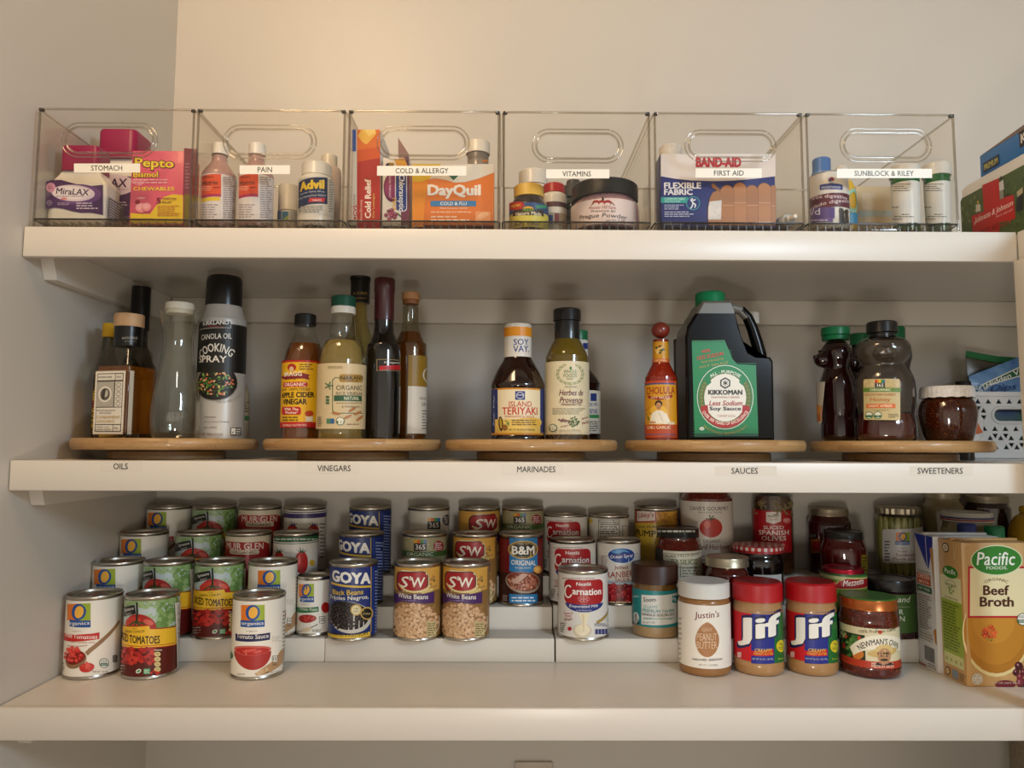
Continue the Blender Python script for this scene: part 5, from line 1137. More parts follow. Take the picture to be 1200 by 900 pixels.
P = part(t, 'bottle', [(376, 425, 540), (372.5, 428, 505), (373, 427.5, 430), (373.5, 426.5, 417), (377, 423, 402), (385, 417, 393), (386, 416, 380), (389, 414, 366)], pane('clear_glass', '#f4f6f2', .7, .05))
lathe('vinegar', [(r*.95, z) for r, z in smooth_prof(P, 4) if z < t.z_at(396)], mat('rice_vinegar', '#c9ab62', .1, trans=.6, ior=1.36), t.root)
cap(t, 387.3, 416.2, 345, 357.5, mat('green_cap', '#114634', .35)); cap(t, 387.3, 416.2, 357.4, 366, mat('cream_ring', '#cfc9bc', .4), 'cap_ring', False)
sh = t.sheet(R=t.R*1.006); t.band(sh, 425.5, 502.5, '#c8b48c', -88, 88)
for q in ((390, 444.6, 390, 482), (392, 484.4, 425, 484.4), (392, 442.8, 398, 442.8)): sh.line(*q, .9, '#2f5236')
sh.line(390, 446, 393, 442.6, .9, '#2f5236'); sh.line(390, 481, 393, 484.4, .9, '#2f5236')
sh.rrect(397.5, 438.6, 428, 448, 3, '#9c7a34'); sh.text('NAKANO', 412, 442.6, 26, 4.6, '#2a2110', .035); sh.text('SINCE 1804', 413, 446.4, 13, 1.6, '#4a3a14')
sh.text('ORGANIC', 410.6, 454.4, 33, 5.6, '#4a4026', .012); sh.text('RICE VINEGAR', 411, 461, 34, 3.6, '#4a4026', .0); sh.rect(391.6, 463.4, 427, 470, '#2a5234'); sh.text('NATURAL', 411.6, 466.7, 17, 4, '#d8d4b4', .03); sh.micro(394, 471.6, 426, 473.2, 1, '#6a6040'); sh.text('& Well Balanced', 410.5, 476.4, 20, 2.4, '#5a5234', 0, .2)
for k in range(5): sh.line(386, 452, 386+5*math.cos(k*1.25), 452-5*math.sin(k*1.25), 1.2, '#3f6444')
for y in (464, 467.6, 471): sh.rect(382.6, y, 386.4, y+2.6, '#3f6444')
sh.rect(383.4, 490.6, 392, 496.4, '#2f5a8a'); sh.rect(383.4, 490.6, 388, 496.4, '#4a7a5a'); sh.ell(398.8, 493.4, 4.8, 4.8, '#d8d4c0'); sh.rect(394.6, 493.4, 403, 496, '#2f5a3c'); sh.ring(398.8, 493.4, 4.8, 4.8, .7, '#2f5a3c')
for x, y, a in ((412, 480, 30), (418, 484, 25), (407, 488.5, 25), (420, 490, 40), (394, 484.5, -10)): sh.ell(x, y, 5, 1.4, '#a86a3a', a)
sh.micro(406, 496, 422, 498.6, 1, '#7a6a4a'); sh.micro(385, 429, 402, 432, 2, '#8a7a58'); sh.micro(373, 488, 379, 500, 5, '#7a6a4a'); sh.done('paper_label', t.root)
t = bottle('wine_vinegar_bottle', 'tall bottle of pale gold vinegar with a black sleeve, rearmost of the vinegars', 396, 443, 312, .215, rt=.013)
P = part(t, 'bottle', [(398, 442, 540), (396, 443, 430), (402, 440, 400), (411, 433, 382), (414, 431, 366), (414.5, 430.5, 350)], mat('gold_vinegar', '#a8904c', .06, trans=.6, ior=1.36, coat=.4))
cap(t, 407.8, 432.4, 312.3, 326, mat('black_sleeve', '#0f0e0d', .28), 'cap', False); cap(t, 408.6, 431.6, 326, 353.5, mat('black_sleeve', '#0f0e0d', .28), 'neck_sleeve', False)
sh = t.sheet(R=t.r_at(408.6, 431.6, 340)*1.005); sh.text("A CASA", 422, 343.4, 16, 3.2, '#a88a3a', .015, .1); sh.micro(410, 348.6, 431, 350.4, 1, '#a88a3a'); sh.done('sleeve_print', t.root)
t = bottle('wine_vinegar_bottle', 'black glass vinegar bottle with a long dark red neck sleeve', 428, 469, 324.5, .115, rt=.011)
P = part(t, 'bottle', [(430, 467, 540), (428, 469, 514), (428.4, 468.6, 412), (431, 465.5, 402), (436.4, 460.5, 388), (437.6, 460, 372)], gloss('black_glass', '#0d0a08', .08))
R = t.r_at(437.2, 461.2, 350); z0, z1 = t.z_at(374, R), t.z_at(324.5, R)
lathe('neck_sleeve', [(0, z0), (R*.97, z0), (R*.97, t.z_at(341, R)), (R*1.02, t.z_at(340, R)), (R*1.02, z1-.002), (R*.97, z1), (0, z1)], mat('maroon_foil', '#3d0d11', .38, coat=.2), t.root)
sh = t.sheet(P=P); sh.frame_rect(441.5, 421, 471, 434.6, .8, '#8a7a58'); sh.text('Pomegranate', 461, 425.2, 22, 3, '#d9d2c4', .015, .15); sh.poly([(444.6, 429), (470, 428), (470, 433.8), (444.6, 433.8)], '#b01c24'); sh.text('VINEGAR', 457, 431.3, 15, 1.9, '#5a0c10')
sh.done('print', t.root)
t = bottle('vinegar_bottle', 'amber vinegar bottle with a cork stopper, ochre and white label, right end of the vinegars', 459.5, 500, 341, .165, rt=.011)
P = part(t, 'bottle', [(461, 499, 540), (459.5, 500, 508), (460, 499.6, 410), (462, 497, 400), (468, 488.6, 383), (468.4, 486.8, 358)], pane('bottle_glass', '#e2dfd0', .6, .05))
lathe('vinegar', [(r*.95, z) for r, z in smooth_prof(P, 4) if z < t.z_at(382)], mat('amber_vinegar', '#75400f', .12, coat=.4, trans=.3), t.root)
cap(t, 467, 488.4, 341, 349.5, mat('cork', '#b08258', .6), 'stopper', False); cap(t, 468, 487, 349.4, 355, mat('cork_band', '#8a5a34', .5), 'stopper_band', False)
sh = t.sheet(R=t.R*1.006); t.band(sh, 416, 452.5, '#8a6a1e', -85, -30); t.band(sh, 452.5, 508, '#c9c2b4', -85, -30); t.band(sh, 416, 452.5, '#8a6a1e', -5, 85); t.band(sh, 452.5, 508, '#c9c2b4', -5, 85)
sh.ring(502, 440, 7, 9, 1.2, '#c9c2b4'); sh.text('MERCHANT', 496, 467, 9, 3, '#3a352c'); sh.text('DRY', 497, 474, 6, 4, '#3a352c'); sh.micro(494, 480, 500, 504, 7, '#7a746a'); sh.done('paper_label', t.root)
# --- marinades
t = bottle('sauce_bottle', 'dark brown teriyaki bottle with a white and orange neck and a cream label', 575, 638.5, 378, .115, rt=.017)
dark = gloss('soy_brown', '#1e0d08', .1)
P = part(t, 'bottle', [(577, 636.5, 540), (575, 638.5, 516), (575, 638.5, 512), (576.5, 637, 508), (576.5, 637, 508), (576, 637.5, 454), (576, 637.5, 454), (575.5, 638, 448), (583, 632, 432), (590.5, 623.5, 419), (591.5, 622.5, 412)], dark)
cap(t, 591, 622.6, 378, 380.5, mat('cream_plastic', '#cfc7b6', .4), 'cap', False); cap(t, 590.6, 623, 380.4, 417.5, mat('cream_wrap', '#d6d0c4', .4), 'neck_wrap', False)
rw = t.r_at(590.6, 623, 400); sh = t.sheet(R=rw*1.003); t.band(sh, 382.5, 393.4, '#d98a1a', R=rw*1.003); sh.text('SOY', 610.4, 400.6, 17, 7, '#24347a', .02); sh.text('VAY.', 610.6, 408.6, 18, 7.6, '#24347a', .02); sh.done('neck_print', t.root)
sh = t.sheet(R=t.r_at(576, 637.5, 480)*1.004); t.band(sh, 454.5, 509.5, '#c8851f', -80, 80); t.band(sh, 456.4, 507.4, '#dccfae', -80, 80)
sh.rect(570, 456.4, 584, 507.4, '#24346c'); sh.rect(632.4, 456.4, 645, 507.4, '#24346c'); t.band(sh, 491, 507.4, '#d8b75c', -55, 55); sh.ell(618, 495, 16, 6, '#d2ab4a'); sh.text('Soy Vay', 579.4, 481, 38, 3.4, '#c3c9dc', 0, .3, 90)
sh.rect(603.8, 458.4, 615, 468.6, '#24347a'); sh.ring(609.4, 463.5, 4.4, 4, .7, '#d8d4cc'); sh.rect(606, 462.6, 613, 463.4, '#d8d4cc')
sh.text('ISLAND', 609.6, 473.4, 26, 6.4, '#b8401f', .02); sh.text('TERIYAKI', 609, 481.4, 40, 8.6, '#b8301c', .035); sh.text('MARINADE & SAUCE', 609, 488, 33, 2.6, '#b85a3a'); sh.micro(600, 491.4, 630, 499, 3, '#5a4a2a')
sh.ell(587.6, 496.5, 2.6, 8.6, '#3a2a16', 4); sh.ell(587.6, 496, 1.2, 6.4, '#b5983a', 4); sh.ell(592.4, 501, 3, 3.6, '#8a5a24'); sh.scatter(6, 594.4, 496, 3, 3.4, ['#3f6a34', '#567f44'], 2.2, .4, seed=2); sh.text('NET WT 20 OZ (1.25 LB) 567g', 611, 503.6, 29, 2.2, '#3a2a14', .015); sh.done('paper_label', t.root)
t = bottle('dressing_bottle', 'olive green vinaigrette bottle with a black cap and cream label', 639, 690.3, 359.5, .110, rt=.016)
P = part(t, 'bottle', [(641, 688.5, 540), (639, 690.3, 515), (639.6, 690, 425), (640.4, 689, 415), (645, 684, 404), (649.6, 679.4, 396)], mat('herb_dressing', '#5a4a14', .12, coat=.5))
cap(t, 648, 680.4, 359.6, 374, black_lid, 'cap', True, 40); cap(t, 649.2, 679, 374, 397, black_lid, 'cap_band', False)
lathe('herb_sediment', [(t.R*1.002, .0004), (t.R*1.002, t.z_at(509.5))], speckle('herbs', '#33220f', '#6a5a2c', 260, .15, .3), t.root, closed=False)
sh = t.sheet(R=t.R*1.006); t.band(sh, 423, 509, '#cfc4a4', -84, 84)
sh.ring(668, 438.4, 15.6, 12.6, 1, '#9a9a72', 110, 430, 40); sh.ring(668, 438.4, 13.6, 10.8, .8, '#8a9068', 120, 420, 40)
for k in range(15): a = math.radians(115+k*22); sh.ell(668+14.8*math.cos(a), 438.4-11.8*math.sin(a), 2, .8, '#8f946a', math.degrees(a)+40, n=8, layer=False)
sh.n += 1; sh.text('WHOLE', 668, 435.4, 15, 4.2, '#3f6a3c', .015); sh.text('FOODS', 668, 440.2, 15, 4.2, '#3f6a3c', .015); sh.text('MARKET', 668, 444, 8, 1.8, '#5a7a54'); sh.ell(668.6, 431.4, 1.4, 1.8, '#3f7a3c')
sh.text('ORGANIC', 669, 453.4, 15, 2.4, '#7a745a'); sh.text('Herbes de', 669, 460, 27, 7, '#5f2036', .02, .3); sh.text('Provence', 669, 468.6, 26, 7, '#5f2036', .02, .3); sh.text('VINAIGRETTE', 669, 474, 23, 2.8, '#6a2a40', .015); sh.micro(648, 478, 688, 486, 4, '#8a8266'); 
sh.scatter(26, 672, 494, 5.5, 6, ['#4a5f24', '#5f7434', '#3a4a1c'], 2.4, .5, seed=3); sh.line(655, 492, 668, 494, 1.4, '#7a4a58'); sh.scatter(8, 660, 492.4, 5, 2.4, ['#7a4a5a', '#5a5a3a'], 2, .5, seed=6); sh.text('spices', 685, 490, 9, 3.2, '#7a2a3c', 0, .3, 12); sh.text('herbs', 685.5, 495, 9, 3.2, '#7a2a3c', 0, .3, 12); sh.text('tarragon', 661.5, 499.6, 9, 2.6, '#7a2a3c', 0, .3, 12)
sh.ell(649, 501.4, 4.6, 4.6, '#d8d4c0'); sh.rect(644.8, 501.4, 653.2, 504.2, '#2f5a3c'); sh.ring(649, 501.4, 4.6, 4.6, .8, '#2f5a3c'); sh.text('USDA', 649, 499.6, 6, 2, '#2f5a3c'); sh.text('12 FL OZ (354mL)', 668, 504.6, 23, 3, '#8a8266'); sh.done('paper_label', t.root)
t = bottle('sauce_bottle', 'dark sauce bottle with a green cap peeking out behind the vinaigrette bottle', 651, 703.5, 386, .20, rt=.014)
P = part(t, 'bottle', [(653, 702, 540), (651, 703.5, 514), (651.6, 703, 455), (651, 703.5, 447), (658, 697, 437), (665, 688.5, 427), (665.4, 688, 420)], dark)
cap(t, 664.6, 688.4, 386, 397.4, mat('green_plastic', '#14643a', .35), 'cap', False); cap(t, 664.4, 688.6, 397.2, 425, mat('cream_wrap', '#d6d0c4', .4), 'neck_wrap', False)
sh = t.sheet(R=t.R*1.004); t.band(sh, 457, 508, '#c9c2b0', -80, 84); sh.rect(691.6, 461, 698.6, 470, '#24346c'); sh.text('VERI VERI', 694.5, 474, 14, 4, '#24347a', .02, 0, 4); sh.text('TERIYAKI', 694, 482, 15, 6, '#24347a', .03); sh.rect(688, 486, 704, 490, '#2f7a44'); sh.micro(690, 493, 702, 506, 5, '#5a564c'); sh.done('paper_label', t.root)
sh = t.sheet(R=t.r_at(664.4, 688.6, 410)*1.004); sh.rect(683, 402, 690, 409, '#24347a'); sh.done('neck_print', t.root)
# --- sauces
t = bottle('hot_sauce_bottle', 'orange red hot sauce bottle with a round wooden stopper', 755.5, 794.5, 377, .108, rt=.006)
P = part(t, 'bottle', [(757, 793, 540), (755.5, 794.5, 515), (756, 794, 448), (757, 793, 440), (761.5, 787.5, 430), (764.4, 783.8, 422), (765, 783.4, 400), (765, 783, 397)], speckle('chili_sauce', '#7a1d0c', '#9a3414', 200, .1, .25))
R = t.r_at(763.4, 785, 387); zc = t.z_at(387, 0); lathe('stopper', [(R*math.sin(a)+1e-9, zc-R*.92*math.cos(a)) for a in [math.pi*k/18 for k in range(19)]], noisy('red_wood', '#6e2216', '#84301f', 50, .35, 0, (1, 1, .2), coat=.4), t.root)
sh = t.sheet(P=smooth_prof(P, 4)); t.band(sh, 400, 424.5, '#c38a1c', -84, 84); sh.scatter(9, 772, 410, 5, 4.6, ['#3a4a1c', '#6a2a14', '#d8b46a'], 3, .7, seed=3); t.band(sh, 420, 424.5, '#b5541f', -84, 84); sh.text('ORIGINAL', 774, 422.2, 15, 2.4, '#e6c88a', .01)
t.band(sh, 446, 513, '#c58c1a', -86, 62); t.band(sh, 446, 449.4, '#b5401c', -86, 58); t.band(sh, 448.6, 450.4, '#3c4a7a', -86, 58)
sh.text('CHOLULA', 773.5, 457.4, 33, 8.6, '#8e1d12', .035); sh.poly([(759, 463.5), (773, 465.5), (788, 462.4), (787, 466), (773, 469), (761, 467)], '#8e1d12'); sh.text('HOT SAUCE', 774, 465.8, 21, 2.8, '#e6d2ac', .02)
sh.ell(772, 486, 10.5, 12, '#d8a83a'); sh.poly([(762, 497), (764, 485), (769, 481), (775, 481), (781, 485), (786, 497)], '#ddd5c2'); sh.ell(772, 473.4, 4.2, 4.2, '#2a1a12'); sh.ell(772, 476, 3.1, 4.4, '#b8865a'); sh.line(770, 475, 771.4, 475, .6, '#3a2418'); sh.line(772.6, 475, 774, 475, .6, '#3a2418'); sh.line(771, 478.4, 773, 478.4, .5, '#8a4a3a'); sh.line(772, 483, 777, 495, .5, '#a39a86'); sh.ell(765, 495, 4, 1.4, '#b8865a'); sh.ell(786, 496, 4, 2, '#cdbb98'); sh.scatter(6, 760, 485, 3, 8, ['#6a7a2c', '#a87a1c'], 2.6, .6, seed=3)
t.band(sh, 497.5, 513, '#a8421c', -86, 60); sh.text('CHILI GARLIC', 771, 500.8, 29, 3.6, '#e6cfa4', .02); t.band(sh, 508.6, 509.6, '#3c4a7a', -86, 50); sh.done('paper_label', t.root)
t = bottle('sauce_bottle', 'dark bottle with a tall black cap between the hot sauce and the soy sauce jug', 784, 815, 396, .185, rt=.009)
part(t, 'bottle', [(785, 814, 540), (784, 815, 515), (785, 814, 448), (789, 811, 437), (791, 808, 432)], gloss('chestnut_sauce', '#2a0f08', .1)); cap(t, 790, 809, 396.4, 433, black_lid, 'cap', False)
# soy sauce jug
t = bottle('soy_sauce_jug', 'big black soy sauce jug with a green cap, loop handle and green label', 797.5, 898, 340, .118, cat='jug', rt=.018)
def xz(x, y, Y=None): p = on_y(x, y, Y if Y is not None else .118); return (p.x-t.loc.x, p.z-BZ)
jy = .033
bm = bmesh.new()
out = [(801, 521.5), (799, 517), (797.8, 470), (797.2, 400), (799.5, 386), (806, 376), (812, 366), (817, 357.5), (848, 357), (852, 365), (856, 384), (862, 400), (868, 414), (878, 420), (894, 421.5), (897, 426), (898, 470), (898.6, 517), (896.5, 521.5)]
pts = [xz(*q) for q in out]; pts[0] = (pts[0][0], 0.0); pts[-1] = (pts[-1][0], 0.0)
cxm = sum(p[0] for p in pts)/len(pts)
def jug_section(bm, pts, rows):
    """rows: (depth, inset) slices of the outline from front to back"""
    rings = []
    C = Vector((cxm, 0, .07))
    for y, k in rows:
        ring = []
        for x, z in pts:
            v = Vector((x, 0, z)); d = v-C; l = d.length or 1; v = C+d*((l-k)/l); ring.append(bm.verts.new((v.x, y, max(v.z, 0.0 if z > .001 else 0.0))))
        rings.append(ring)
    n = len(pts)
    for A, B in zip(rings, rings[1:]):
        for i in range(n): bm.faces.new((A[i], A[(i+1) % n], B[(i+1) % n], B[i]))
    bmesh.ops.triangulate(bm, faces=[bm.faces.new(rings[0]), bm.faces.new(rings[-1][::-1])])
jug_m = mat('soy_black', '#090807', .2, spec=.22)
jug_section(bm, pts, [(-jy, .004), (-jy+.0012, .0018), (-jy+.004, 0), (jy-.004, 0), (jy-.0012, .0018), (jy, .004)])
bmesh.ops.bisect_plane(bm, geom=bm.verts[:]+bm.edges[:]+bm.faces[:], plane_co=(0, 0, xz(832, 372)[1]), plane_no=(0, 0, 1), dist=1e-6)
o = bm_obj('jug_body', bm, [jug_m, mat('jug_empty', '#6a655b', .35, coat=.2)], t.root, smooth=24); o.rotation_euler.z = t.a
for f in o.data.polygons:
    if f.center.z > xz(832, 372)[1]: f.material_index = 1
# shoulder neck in clear grey above the sauce and the loop handle
nk = [t.r_at(814.5, 849, 357), t.r_at(816, 847.5, 350)]
hp = [(849, 362), (858, 360.8), (868, 363.5), (876, 372), (882, 386), (887, 402), (890.5, 415), (891, 424)]
bm = tube_bm([(xz(x, y)[0], 0, xz(x, y)[1]) for x, y in hp], [.0075, .0072, .0072, .0076, .0082, .0088, .0092, .0095], seg=14)
o = bm_obj('handle', bm, [jug_m, mat('jug_empty', '#6a655b', .35, coat=.2)], t.root, smooth=60); o.rotation_euler.z = t.a
for f in o.data.polygons:
    if f.center.x < xz(871, 366)[0]: f.material_index = 1
R = t.r_at(815, 850, 349); xc = on_y(832, 350, .118)
def at_cap(o): o.location = Matrix.Rotation(t.a, 3, 'Z') @ Vector((xc.x-t.loc.x, 0, 0)); return o
za, zb = t.z_at(357.4, R), t.z_at(340, R)
at_cap(lathe('neck', [(0, za-.012), (R*1.12, za-.012), (R*.96, za-.002), (R*.9, za+.004), (0, za+.004)], pane('grey_neck', '#8a867c', .6, .08), t.root))
at_cap(ridged('cap', R, za, zb, mat('jug_green', '#0d7a4a', .36), t.root, 50, .0004, .002))
sh = Flat.sheet((t.loc.x, .118-jy, BZ), (1, 0, 0), (0, 0, 1), t.loc)
G = '#167a44'
sh.poly([(810.5, 399.5), (848.8, 398.4), (853.5, 409), (858.5, 421), (864, 427), (885.8, 428), (888.6, 511), (814, 512)], G)
for y in range(402, 511, 3): sh.line(812, y, 850 if y < 410 else (857 if y < 424 else 886), y, .4, '#1f8f52')
sh.rect(814.5, 508, 888, 511.4, '#0c4a2a')
sh.rect(810.8, 399, 848, 401.2, '#1a6a34'); sh.text('40%', 827, 411.4, 11, 4, '#c9503c', .035, 0, 8); sh.text('LESS SODIUM', 832, 417.2, 31, 4.4, '#c9503c', .035, 0, 10); sh.text('THAN OUR REGULAR', 834.5, 422.6, 27, 2.4, '#b9a45a', .01, 0, 10); sh.text('SOY SAUCE', 836, 427.6, 34, 2.6, '#b9a45a', .01, 0, 10)
sh.ell(849.5, 465.5, 33.2, 37.8, '#d6dccf'); sh.ell(849.5, 465.5, 32.4, 37, G); sh.ell(849.5, 466, 31, 34.5, '#5a6a2e')
for k in range(44): a = math.radians(k*8.2); sh.ell(849.5+28*math.cos(a), 466-31.2*math.sin(a), 1.6, 1.6, '#74803c', n=6, layer=False)
sh.n += 1
sh.ell(849.5, 466, 24.6, 28, '#e0ddd2')
sh.ring(849.5, 466, 31.4, 35, 5.6, G, 38, 142); sh.poly([(825, 446), (829, 440.5), (833.5, 448), (829, 452)], G); sh.poly([(874, 446), (870, 440.5), (865.5, 448), (870, 452)], G)
sh.arc('ALL · PURPOSE', 849.5, 466, 30.4, 90, 72, 3.8, '#dfe4d6', .03)
sh.ring(849.5, 466, 31.4, 35.5, 6.4, '#a3201f', 202, 338); sh.poly([(821, 476), (829, 474.6), (830, 484), (823, 486)], '#a3201f'); sh.poly([(878, 476), (870, 474.6), (869, 484), (876, 486)], '#a3201f')
sh.arc('OVER 300 YEARS OF EXCELLENCE', 849.5, 466, 30.2, 270, 116, 3.7, '#e6dccc', .03, True)
sh.arc('TRADITIONALLY BREWED QUALITY', 849.5, 468, 40, 270, 80, 3, '#a8974a', .01, True)
V = [(849.5+6.8*math.cos(math.radians(90+60*k)), 449-6.8*math.sin(math.radians(90+60*k))) for k in range(6)]; sh.poly(V, '#23211e'); V = [(849.5+5*math.cos(math.radians(90+60*k)), 449-5*math.sin(math.radians(90+60*k))) for k in range(6)]; sh.poly(V, '#e0ddd2')
for k in range(3): a = math.radians(30+60*k); sh.line(849.5-3.4*math.cos(a), 449+3.4*math.sin(a), 849.5+3.4*math.cos(a), 449-3.4*math.sin(a), 1.1, '#23211e')
sh.text('KIKKOMAN', 849.5, 459.8, 40, 5.8, '#1d1b19', .08); sh.text('TRADITIONALLY BREWED', 849.5, 465.6, 34, 1.8, '#a8483c'); sh.text('Less Sodium', 850, 472.4, 39, 6, '#a3201f', .02, .25); sh.text('Soy Sauce', 849.5, 479.4, 37, 5.6, '#1d1b19', .045); sh.text('1.25 QT (1.2 L)', 851, 487.6, 20, 2.8, '#b0554a')
sh.ell(822, 502.4, 3, 2.2, '#b8c4b0'); sh.done('paper_label', t.root).rotation_euler.z = t.a
t = bottle('sauce_bottle', 'clear necked bottle with a white cap and dark red label, behind the jug handle', 862, 905.5, 365, .205, rt=.010)
P = part(t, 'bottle', [(863, 905, 540), (862, 905.5, 515), (862.6, 905.5, 440), (866, 902, 430), (875, 893, 410), (878, 889.5, 390), (878.6, 889, 378)], pane('clear_glass', '#f4f6f2', .7, .05))
lathe('sauce', [(r*.95, z) for r, z in smooth_prof(P, 4) if z < t.z_at(432)], mat('red_brown_sauce', '#33100a', .15, coat=.4), t.root)
cap(t, 876, 892, 364.5, 378.5, mat('white_plastic', '#d9d5cc', .4))
sh = t.sheet(R=t.R*1.006); t.band(sh, 445, 512, '#5a1416', -80, 84); sh.micro(898, 450, 905, 508, 18, '#b0a08a'); sh.ell(903.6, 448, 2, 2, '#8a9a2c'); sh.ell(903.6, 507, 2, 2, '#8a9a2c'); sh.done('paper_label', t.root)
# --- sweeteners: bear shaped honey bottles
honey_dark = gloss('dark_honey', '#1f0706', .07)
def bear(t, m, face_turn, mname='bottle', head=.86):
    """a bear: belly, head, muzzle and eyes in one skin; face_turn turns the muzzle off the camera"""
    R, H = t.R, t.H
    prof = [(.80, 0), (.95, .02), (.99, .07), (.97, .15), (.90, .22), (.90, .22), (.985, .33), (1., .43), (.95, .53), (.80, .60), (.72, .635), (head*.9, .68), (head, .73), (head, .79), (head*.86, .84), (.55, .87), (.44, .885), (.44, .93)]
    P = smooth_prof(fr(R, H, prof), 4)
    bm = lathe_bm([(0, 0)]+P+[(0, P[-1][1])], 48, sy=.86)
    def blob(x, y, z, rx_, ry_, rz_):
        r = bmesh.ops.create_icosphere(bm, subdivisions=3, radius=1)
        for v in r['verts']: v.co = Vector((x+v.co.x*rx_, y+v.co.y*ry_, z+v.co.z*rz_))
    blob(0, -R*.60, H*.715, R*.42, R*.56, H*.072); blob(0, -R*1.10, H*.738, R*.15, R*.10, H*.022)
    for sx in (-1, 1): blob(sx*R*.26, -R*.74, H*.795, R*.09, R*.08, H*.017)
    o = bm_obj(mname, bm, m, t.root, smooth=70); o.rotation_euler.z = face_turn; return P
t = bottle('honey_bottle', 'dark honey bear with a green cap, turned to face left', 957, 1006, 382, .155, rt=.019)
bear(t, honey_dark, math.radians(-68)); cap(t, 965.4, 1000.2, 382, 391, mat('green_flip', '#0d6a3c', .36), 'cap', False); cap(t, 966.4, 999.4, 390.8, 397, mat('green_flip', '#0d6a3c', .36), 'cap_skirt')
sh = t.sheet(R=t.R*1.02); sh.rect(950, 448, 965, 496, '#b9b2a4'); sh.rect(950, 476, 964, 494, '#b8641c'); sh.ell(959, 480, 3.4, 6, '#d08a2c'); sh.done('paper_label', t.root)
t = bottle('honey_bottle', 'dark honey bear with a green cap, between and behind the two front bears', 987, 1032, 389.5, .235, rt=.016)
bear(t, honey_dark, math.radians(-30)); cap(t, 993, 1016, 389.6, 403, mat('green_flip', '#0d6a3c', .36), 'cap')
t = bottle('honey_bottle', 'dark honey bear with a green cap, behind the right side of the clear headed bear', 1029, 1074.5, 381.5, .178, rt=.016)
bear(t, honey_dark, math.radians(20)); cap(t, 1036, 1060, 381.6, 397, mat('green_flip', '#0d6a3c', .36), 'cap')
t = bottle('honey_bottle', 'half empty honey bear with a black cap, clear head and tan label', 1001.5, 1072, 375, .093, rt=.02)
P = bear(t, pane('bear_plastic', '#e6e2dc', .75, .07, .08), math.radians(6), 'bottle', .95)
hz = t.z_at(484); lathe('honey', [(r*.975, z) for r, z in P if z < hz], mat('honey_red', '#4a0e06', .08, coat=.5), t.root, sy=.84)
lathe('head_haze', [(r*.93, z) for r, z in P if hz <= z < t.H*.84], mat('haze_grey', '#8d837b', .4, trans=.75, ior=1.08), t.root, closed=False, sy=.84)  # grey layer in the empty head stands in for pale reflections on the plastic
cap(t, 1014.3, 1051.6, 375, 388, black_lid, 'cap'); cap(t, 1017.5, 1048, 388, 395, black_lid, 'cap_skirt', False)
sh = t.sheet(R=t.R*1.0); sh.to3 = (lambda f: (lambda u, v, l: (lambda q: Vector((q.x, q.y*.86-.0012, q.z)))(f(u, v, l))))(sh.to3)
sh.rrect(1012.4, 443.6, 1054.6, 492, 2.5, '#c2ae7c'); sh.scatter(20, 1033, 450, 19, 4, ['#b8a26c', '#ccb98a'], 4, .4, seed=3, square=True)
for k, c in enumerate(('#c9302a', '#d98a2a', '#d9c02a', '#3f8a3c', '#2f6a9a')): sh.rect(1025.5+k*2.3, 444.6, 1027.8+k*2.3, 448.6, c)
sh.rect(1025.5, 448.4, 1037, 454, '#1c1a18'); sh.text('365', 1031.2, 451.2, 8.4, 4, '#e6e2d6', .02)
sh.rect(1011.8, 454, 1055.2, 459, '#5f7f34'); sh.text('ORGANIC', 1032, 456.5, 24, 2.8, '#e4e2cc', .025); sh.text('MOUNTAIN FOREST', 1032, 462.2, 36, 2.6, '#a8603a', .01); sh.text('Honey', 1031.8, 468.6, 23, 6.4, '#b8682a', .015); sh.rect(1016, 473, 1049, 478, '#d0692a'); sh.text('LIGHT AMBER', 1032, 475.5, 27, 2.8, '#f0dcc0', .02); sh.text('US GRADE A', 1032, 480.4, 20, 1.8, '#8a7448')
for x in (1019.2, 1029): sh.ell(x, 486.4, 4.6, 4.4, '#dcd6c0'); sh.ring(x, 486.4, 4.6, 4.4, .8, '#2f6a44'); sh.rect(x-4, 486.4, x+4, 489, '#2f6a44')
sh.micro(1041, 484.5, 1053, 490, 3, '#7a6a44'); sh.done('paper_label', t.root)
# fig jar
t = bottle('fig_jar', 'round jar of seedy brown fig jam with a white crimped lid', 1075, 1145.5, 451, .118, cat='jar', rt=.03)
P = part(t, 'jar', [(1085, 1136, 540), (1081.5, 1139, 514), (1077, 1143.5, 498), (1075, 1145.5, 482), (1078, 1143, 471), (1082, 1139, 465), (1082, 1139, 461)], speckle('fig_jam', '#3a1407', '#8a5a2c', 380, .1, .22), sm=5)
R = t.r_at(1077, 1143.5, 458); z0, z1 = t.z_at(465, R), t.z_at(451.4, R)
bm = bmesh.new(); rows = []
for rr, z, wv in ((R*.95, z0+.001, 1), (R, z0, 1), (R*.995, z0+(z1-z0)*.5, .6), (R*.97, z1-.001, .2), (R*.93, z1, 0)):
    rows.append([bm.verts.new(((rr+wv*.0006*math.sin(k*1.9)+wv*.0004*math.sin(k*.7))*math.cos(2*math.pi*k/110), (rr+wv*.0006*math.sin(k*1.9))*math.sin(2*math.pi*k/110), z+wv*.0005*math.sin(k*.83))) for k in range(110)])
for A, B in zip(rows, rows[1:]):
    for k in range(110): bm.faces.new((A[k], A[(k+1) % 110], B[(k+1) % 110], B[k]))
bm.faces.new(rows[-1]); bm_obj('paper_lid', bm, noisy('crinkled_paper', '#e8e5e1', '#d6d2cd', 200, .6, .5), t.root, smooth=60)
R = t.r_at(1082, 1139, 466)*1.02; lathe('lid_rim', [(0, t.z_at(469, R)), (R, t.z_at(469, R)), (R, z0+.001), (0, z0+.001)], mat('dark_metal', '#2a2320', .3, .8), t.root)
